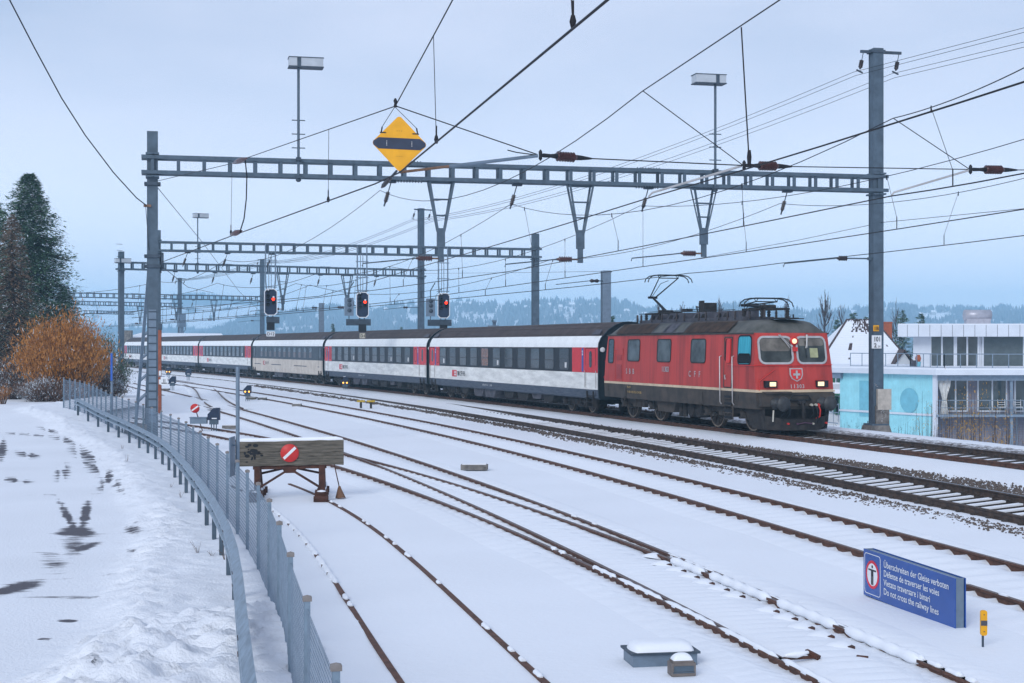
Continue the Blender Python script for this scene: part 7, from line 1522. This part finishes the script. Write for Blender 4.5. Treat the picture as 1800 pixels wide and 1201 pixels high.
    for (a_, b_, m_) in ((1634,1678,'bldg_glass'),(1681,1720,'bldg_glass'),(1728,1800,'blind')):
        xa, xb = W(a_,dF), W(b_,dF); gl = MB(); gl.box((xa,dF+.08,zs+.05),(xb,dF+.12,zr-.02)); o_ = gl.build('window', M[m_], t); f = MB()
        for x in ([xa, (xa+xb)/2, xb] if m_ == 'bldg_glass' else [xa, xb]): f.box((x-.06,dF+.02,zs),(x+.06,dF+.1,zr))
        f.build('frame', M['panel_w'], o_)
        if m_ == 'blind' or a_ == 1634:
            bl = MB(); zb_ = zs+.05 if m_ == 'blind' else zr-1.4
            z_ = zr-.05
            while z_ > zb_: bl.box((xa+.05,dF+.03,z_-.05),(xb-.05,dF+.075,z_)); z_ -= .085
            bl.build('louvre', M['blind'], o_)
    g = MB(); xr0 = W(1578,dF-1.2); g.poly([Vector((xr0,dF-1.2,zr)),Vector((x1,dF-1.2,zr)),Vector((x1+3,dF+9,zr)),Vector((xr0+3,dF+9,zr))], (0,0,zt-zr)); g.build('fascia', M['panel_w'], t)
    g = MB(); 
    for x in np.arange(xr0+.7, x1, .82): g.box((x-.012,dF-1.212,zr),(x+.012,dF-1.198,zt-.02))
    g.build('fascia_joint', M['roofgear'], t)
    g = MB(); g.poly([Vector((xr0+.05,dF-1.15,zt)),Vector((x1,dF-1.15,zt)),Vector((x1+3,dF+8.9,zt)),Vector((xr0+3.05,dF+8.9,zt))], (0,0,.06)); g.build('snow_layer', M['snow_clean'], t)
    g = MB(); cx_ = W(1718,dF+3); d_ = dF+3; g.lathe((cx_-1.0,d_,zt+.75),(cx_+1.0,d_,zt+.75),[(0,.36),(.001,.42),(.999,.42),(1,.36)],8); g.box((cx_-.9,d_-.35,zt),(cx_+.9,d_+.35,zt+.5)); g.build('roof_flue', M['alu'], t)
    # terrace railing
    g = MB(); ps = [Dp(1495,600,112), Dp(1600,600,107), Dp(1660,600,101.5), Dp(1830,600,101)]; ps = [Vector((p.x,p.y,zs)) for p in ps]
    for a_, b_ in zip(ps, ps[1:]):
        for z_ in (.95,.02): g.bar(a_+Vector((0,0,z_)), b_+Vector((0,0,z_)), .055)
        m_ = max(1, int((b_-a_).length/1.05))
        for i in range(m_+1): p = a_.lerp(b_, i/m_); g.bar(p, p+Vector((0,0,.95)), .05)
    g.build('terrace_railing', M['rail_b'], t)
    rn = random.Random(8)
    g = MB(); p = Dp(1607,643,109); p.z = zs; g.lathe(p, p+Vector((0,0,.45)), [(0,.22),(1,.3)], 10); o_ = g.build('plant_pot', M['roofgear']); tag(o_, 'dark plant pot on the terrace of the modern house', 'plant pot')
    p = Dp(1614,640,109); p.z = zs; g = MB(); g.lathe(p, p+Vector((0,0,.35)), [(0,.16),(1,.2)], 10, 1); g.lathe(p+Vector((0,0,.35)), p+Vector((0,0,.85)), [(0,.15),(.5,.22),(1,.12)], 9, 0); tag(g.build('terracotta_figure', [M['brick'], M['turq_d']]), 'small terracotta ornament beside the plant pot on the terrace', 'ornament')
modern()
# balcony chairs of the modern house
for k, (px, lb) in enumerate(((1762,'thin white metal chair on the balcony, left one'),(1790,'thin white metal chair on the balcony, right one'))):
    p = Dp(px, 735, 100.9); zc = CAMZ-42*100/FPX-3.35+.31; p.z = zc; t = thing('balcony_chair', lb, 'chair', tuple(p), 0, 'white chairs on the balcony'); g = MB(); g.obox(p+Vector((0,0,.45)), (1,0,0), .24, .22, .02); g.build('seat', M['white'], t); g = MB()
    for z_ in (.6,.75,.9): g.bar(p+Vector((-.24,.22,z_)), p+Vector((.24,.22,z_)), .03)
    for s in (-.24,.24): g.bar(p+Vector((s,.22,.45)), p+Vector((s,.25,.95)), .03)
    g.build('backrest', M['white'], t); 
    for sx in (-.22,.22):
        for sy in (-.2,.2): g = MB(); g.tube([p+Vector((sx,sy,.45)), p+Vector((sx*1.15,sy*1.1,0))], .014, 5); g.build('leg', M['white'], t)
# house with snowy hipped roof and green shutters
def old_house():
    d = 140.0; xl, xr = W(1436,d), W(1608,d); dpt = 9.0; ze = CAMZ+(HY-646)*d/FPX; zr = CAMZ+(HY-563)*(d+4.0)/FPX; rl, rr_ = W(1489,d+4), W(1536,d+4); t = thing('old_house', 'older house with snow-covered hipped roof, brick chimney and green shutters', 'house', ((xl+xr)/2, d, -4.5))
    g = MB(); g.box((xl+.5,d+.5,-4.7),(xr-.5,d+dpt-.5,ze+.2)); g.build('wall', M['render_w'], t)
    a, b, c, e = Vector((xl,d,ze)), Vector((xr,d,ze)), Vector((xr,d+dpt,ze)), Vector((xl,d+dpt,ze)); r0, r1 = Vector((rl,d+4,zr)), Vector((rr_,d+4,zr)); g = MB()
    up = Vector((0,0,.0)); g.add([a,b,c,e,r0,r1], [(0,1,5,4),(1,2,5),(2,3,4,5),(3,0,4),(3,2,1,0)], 0); rf = g.build('roof', M['tile'], t)
    # snow sheet in courses, bare tiles near the ridge
    g = MB(); rows = 26; rn = random.Random(2)
    for i in range(rows):
        f0, f1 = i/rows, (i+1)/rows; L0, L1 = a.lerp(r0,f0), a.lerp(r0,f1); R0, R1 = b.lerp(r1,f0), b.lerp(r1,f1); nrm = Vector((0,-.55,.83))*.09
        segs = 40
        for j in range(segs):
            s0, s1 = .012+j/segs*.976, .012+(j+1)/segs*.976
            xm = (j+.5)/segs; miss = (f0 > .70 and .25 < xm < .95 and rn.random() < .60) or (f0 > .93 and rn.random() < .6) or (abs(xm-(.66-.25*(1-f0)*.2)) < .02+.012*rn.random() and f0 > .25 and rn.random() < .8) or (abs(xm-.30)<.02 and .33<f0<.47) or rn.random() < .004
            if miss: continue
            q = [L0.lerp(R0,s0), L0.lerp(R0,s1), L1.lerp(R1,s1), L1.lerp(R1,s0)]; q = [v+nrm*(1.0 if kk < 2 else .72) for kk, v in enumerate(q)]; g.add(q, [(0,1,2,3)]); g.add([q[0], q[1], q[1]-nrm, q[0]-nrm], [(3,2,1,0)])
    for (p1, p2, p3, sx_) in ((b,c,r1,.06),(e,a,r0,-.06)):
        g.add([p1.lerp((p1+p2+p3)/3,.03)+Vector((sx_,0,.09)), p2.lerp((p1+p2+p3)/3,.03)+Vector((sx_,0,.09)), p3+Vector((0,0,.02))], [(0,1,2)])
    g.build('snow_layer', M['snow_clean'], rf)
    g = MB()
    for p1, p2 in ((a,r0),(r0,r1),(r1,b)):
        m_ = int((p2-p1).length/.32)
        for i in range(m_): q = p1.lerp(p2,(i+.5)/m_); g.obox(q+Vector((0,0,.06)), (p2-p1), .14, .10, .07)
    g.build('ridge_tiles', M['tile'], rf)
    g = MB(); xc = W(1559,d+4.5); g.box((xc-.42,d+4.2,zr-2.6),(xc+.42,d+5.0,zr-.15)); g.box((xc-.48,d+4.14,zr-.28),(xc+.48,d+5.06,zr-.2)); g.build('chimney', M['brick'], rf)
    # gabled dormer
    dx = W(1589,d-.6); g = MB(); zg = CAMZ+(HY-617)*(d-.5)/FPX; g.poly([Vector((dx-1.0,d-.5,ze)), Vector((dx+1.0,d-.5,ze)), Vector((dx,d-.5,zg-.15))], (0,2.5,0)); dm = g.build('dormer', M['render_w'], rf)
    g = MB()
    for s in (-1,1): g.poly([Vector((dx,d-.8,zg)), Vector((dx+s*1.35,d-.8,ze-.25)), Vector((dx+s*1.35,d-.8,ze-.10)), Vector((dx,d-.8,zg+.14))], (0,3,0))
    g.build('dormer_roof', M['tile'], dm)
    # side gable on the left with white trim
    g = MB(); xg = xl-.3; g.poly([Vector((xg-.6,d-1.5,ze-1.6)), Vector((xg+1.7,d-1.5,ze-1.6)), Vector((xg+1.5,d-1.5,ze+.0)), Vector((xg+.1,d-1.5,ze+2.3)), Vector((xg-.6,d-1.5,ze+1.9))], (0,2,0)); g.build('side_gable', M['render_w'], t)
    # low extension roof with snow and windows with shutters
    ye = d-2.6; z1 = CAMZ+(HY-676)*ye/FPX; g = MB(); g.box((W(1432,ye),ye,-4.7),(W(1497,ye),d+.6,z1)); g.box((W(1432,ye),ye+1.2,z1),(W(1497,ye),d+.6,ze-.2)); g.build('extension_wall', M['render_w'], t)
    g = MB(); g.poly([Vector((W(1430,ye),ye-.5,z1-.9)), Vector((W(1499,ye),ye-.5,z1-.9)), Vector((W(1499,ye),ye+1.3,z1+.1)), Vector((W(1430,ye),ye+1.3,z1+.1))], (0,0,.18)); g.build('porch_snow', M['snow_clean'], t)
    g = MB(); g.box((W(1430,ye),ye-.55,z1-1.0),(W(1499,ye),ye-.4,z1-.82)); g.build('porch_gutter', M['shutter'], t)
    for (px, py, dd_) in ((1452,666,ye+1.15),(1469,668,ye+1.15),(1488,668,ye+1.15),(1458,712,ye-.06),(1484,714,ye-.06)):
        p = Dp(px, py, dd_); g = MB(); g.box((p.x-.28,p.y-.04,p.z-.75),(p.x+.28,p.y,p.z+.75)); o_ = g.build('window', M['panel_w'], t); g = MB()
        for s in (-1,1): g.box((p.x+s*.13-.09,p.y-.06,p.z-.66),(p.x+s*.13+.09,p.y-.03,p.z+.66))
        g.build('pane', M['bldg_glass'], o_)
        for s in (-1,1): g = MB(); g.box((p.x+s*.55-.25,p.y-.09,p.z-.78),(p.x+s*.55+.25,p.y-.03,p.z+.78)); g.build('shutter', M['shutter'], o_)
old_house()
# snow-roofed hall left of the signals and small things behind the coaches
d = 215.0; t = thing('snowy_hall', 'long low hall with a snowy roof far behind the rearmost coaches', 'building', (W(300,d), d, -4)); g = MB(); zt_ = zt_of(592,d); g.box((W(215,d),d,-4.5),(W(395,d),d+8,zt_-.5)); g.build('wall', M['render_w'], t); g = MB(); g.poly([Vector((W(212,d),d-.5,zt_-.5)), Vector((W(398,d),d-.5,zt_-.5)), Vector((W(375,d),d+6,zt_+.25)), Vector((W(230,d),d+6,zt_+.35))], (0,0,.25)); g.build('snow_layer', M['snow_clean'], t); g = MB(); g.box((W(218,d),d-.6,-4),(W(232,d),d+.5,zt_+.9)); g.build('chimney', M['conc'], t)
d = 118; zt_ = zt_of(575,d); t = thing('roof_ventilator', 'grey ventilator unit showing just above the front coach roof', 'ventilator', (W(866,d), d, zt_-3)); g = MB(); g.lathe((W(856,d),d,zt_-.25),(W(879,d),d,zt_-.25),[(0,.25),(.1,.4),(.9,.4),(1,.25)],10); g.box((W(857,d),d-.3,zt_-6),(W(878,d),d+.3,zt_-.2)); g.lathe((W(869,d),d,zt_),(W(869,d),d,zt_+.55),[(0,.14),(.7,.14),(.71,.2),(1,.18)],10); g.build('housing', M['galv_light'], t)
# distant houses on the plateau
rn = random.Random(77); U, T_, X_, R_2, Z_, fo = h1
M['far_wall'] = mat('far house wall', (.35,.35,.36), .8, 0, .15, .2); hs = [(640,549),(655,551),(668,548),(682,550),(703,546),(735,541),(826,538),(846,541),(905,541),(925,544),(944,542),(965,540),(984,543),(1003,539),(1022,542),(1038,540),(1098,550),(1130,556),(1612,556),(1636,553),(1700,553),(1735,552)]
wd_ = ['leftmost','2nd','3rd','4th','5th','6th','7th','8th','9th','10th','11th','12th','13th','14th','15th','16th','17th','18th','19th','20th','21st','rightmost']
for i, (px, py) in enumerate(hs):
    k = int(np.argmin(((U-px)*1.0)**2+(HY-(Z_-CAMZ)/R_2*FPX-py)**2*9+np.where(T_ > 1.0, 1e6, 0))); x, y, z = X_[k], R_2[k]-12, Z_[k]; s = rn.uniform(2.2,3.8); t = thing('hillside_house', 'tiny snow-roofed house on the distant plateau, %s from the left' % wd_[i], 'house', (x,y,z), 0, 'tiny houses on the hill'); g = MB(); g.box((x-s,y-3,z-6),(x+s,y+5,z+2.4)); g.build('wall', M['far_wall'], t); g = MB(); g.poly([Vector((x-s-.5,y-4,z+2.2)), Vector((x+s+.5,y-4,z+2.2)), Vector((x+s*.75,y+1,z+4.4)), Vector((x-s*.75,y+1,z+4.4))], (0,.3,.4)); g.build('roof', M['snow_clean'], t)
# bare shrubs with catkins between track and modern house
for (px, top, w_, sd, lb, ct, n_) in ((1626,697,1.6,81,'bare shrub with few catkins in front of the round window',.2,500),(1672,690,2.2,82,'bare shrub with yellowish catkins in front of the corner column',.3,1300),(1715,668,2.6,83,'densest yellow catkin shrub before the balcony of the modern house',.4,2600),(1762,700,2.2,84,'right-hand bare shrub below the balcony chairs',.3,700)):
    d = 62.0 if sd < 83 else 60.0; z0 = float(base_z([W(px,d)],[d])[0]); h = zt_of(top,d)-z0
    bush('catkin_shrub', lb, px, 700, d, w_, h, n_, 'catkin_y' , sd, 34, .02, .075, 'twig', upw=-.8, z0=z0, wd=.3, stem_r=.011) if 'catkin_y' in M else None
for k, (px, top, lb) in enumerate(((1478,728,'low bare brush between locomotive nose and tall mast, left part'),(1500,735,'low bare brush directly left of the tall mast foot'),(1592,735,'low bare brush at the foot of the turquoise wall'),(1800,705,'bare brush at the right edge under the balcony'),(1654,712,'bare brush in front of the lower lilac wall'))):
    d = 61.0; z0 = float(base_z([W(px,d)],[d])[0]); h = zt_of(top,d)-z0; bush('brush', lb, px, 700, d, 1.8, h, 260, 'twig', 90+k, 26, .1, .12, 'twig', upw=.5, z0=z0, wd=.12, stem_r=.008)
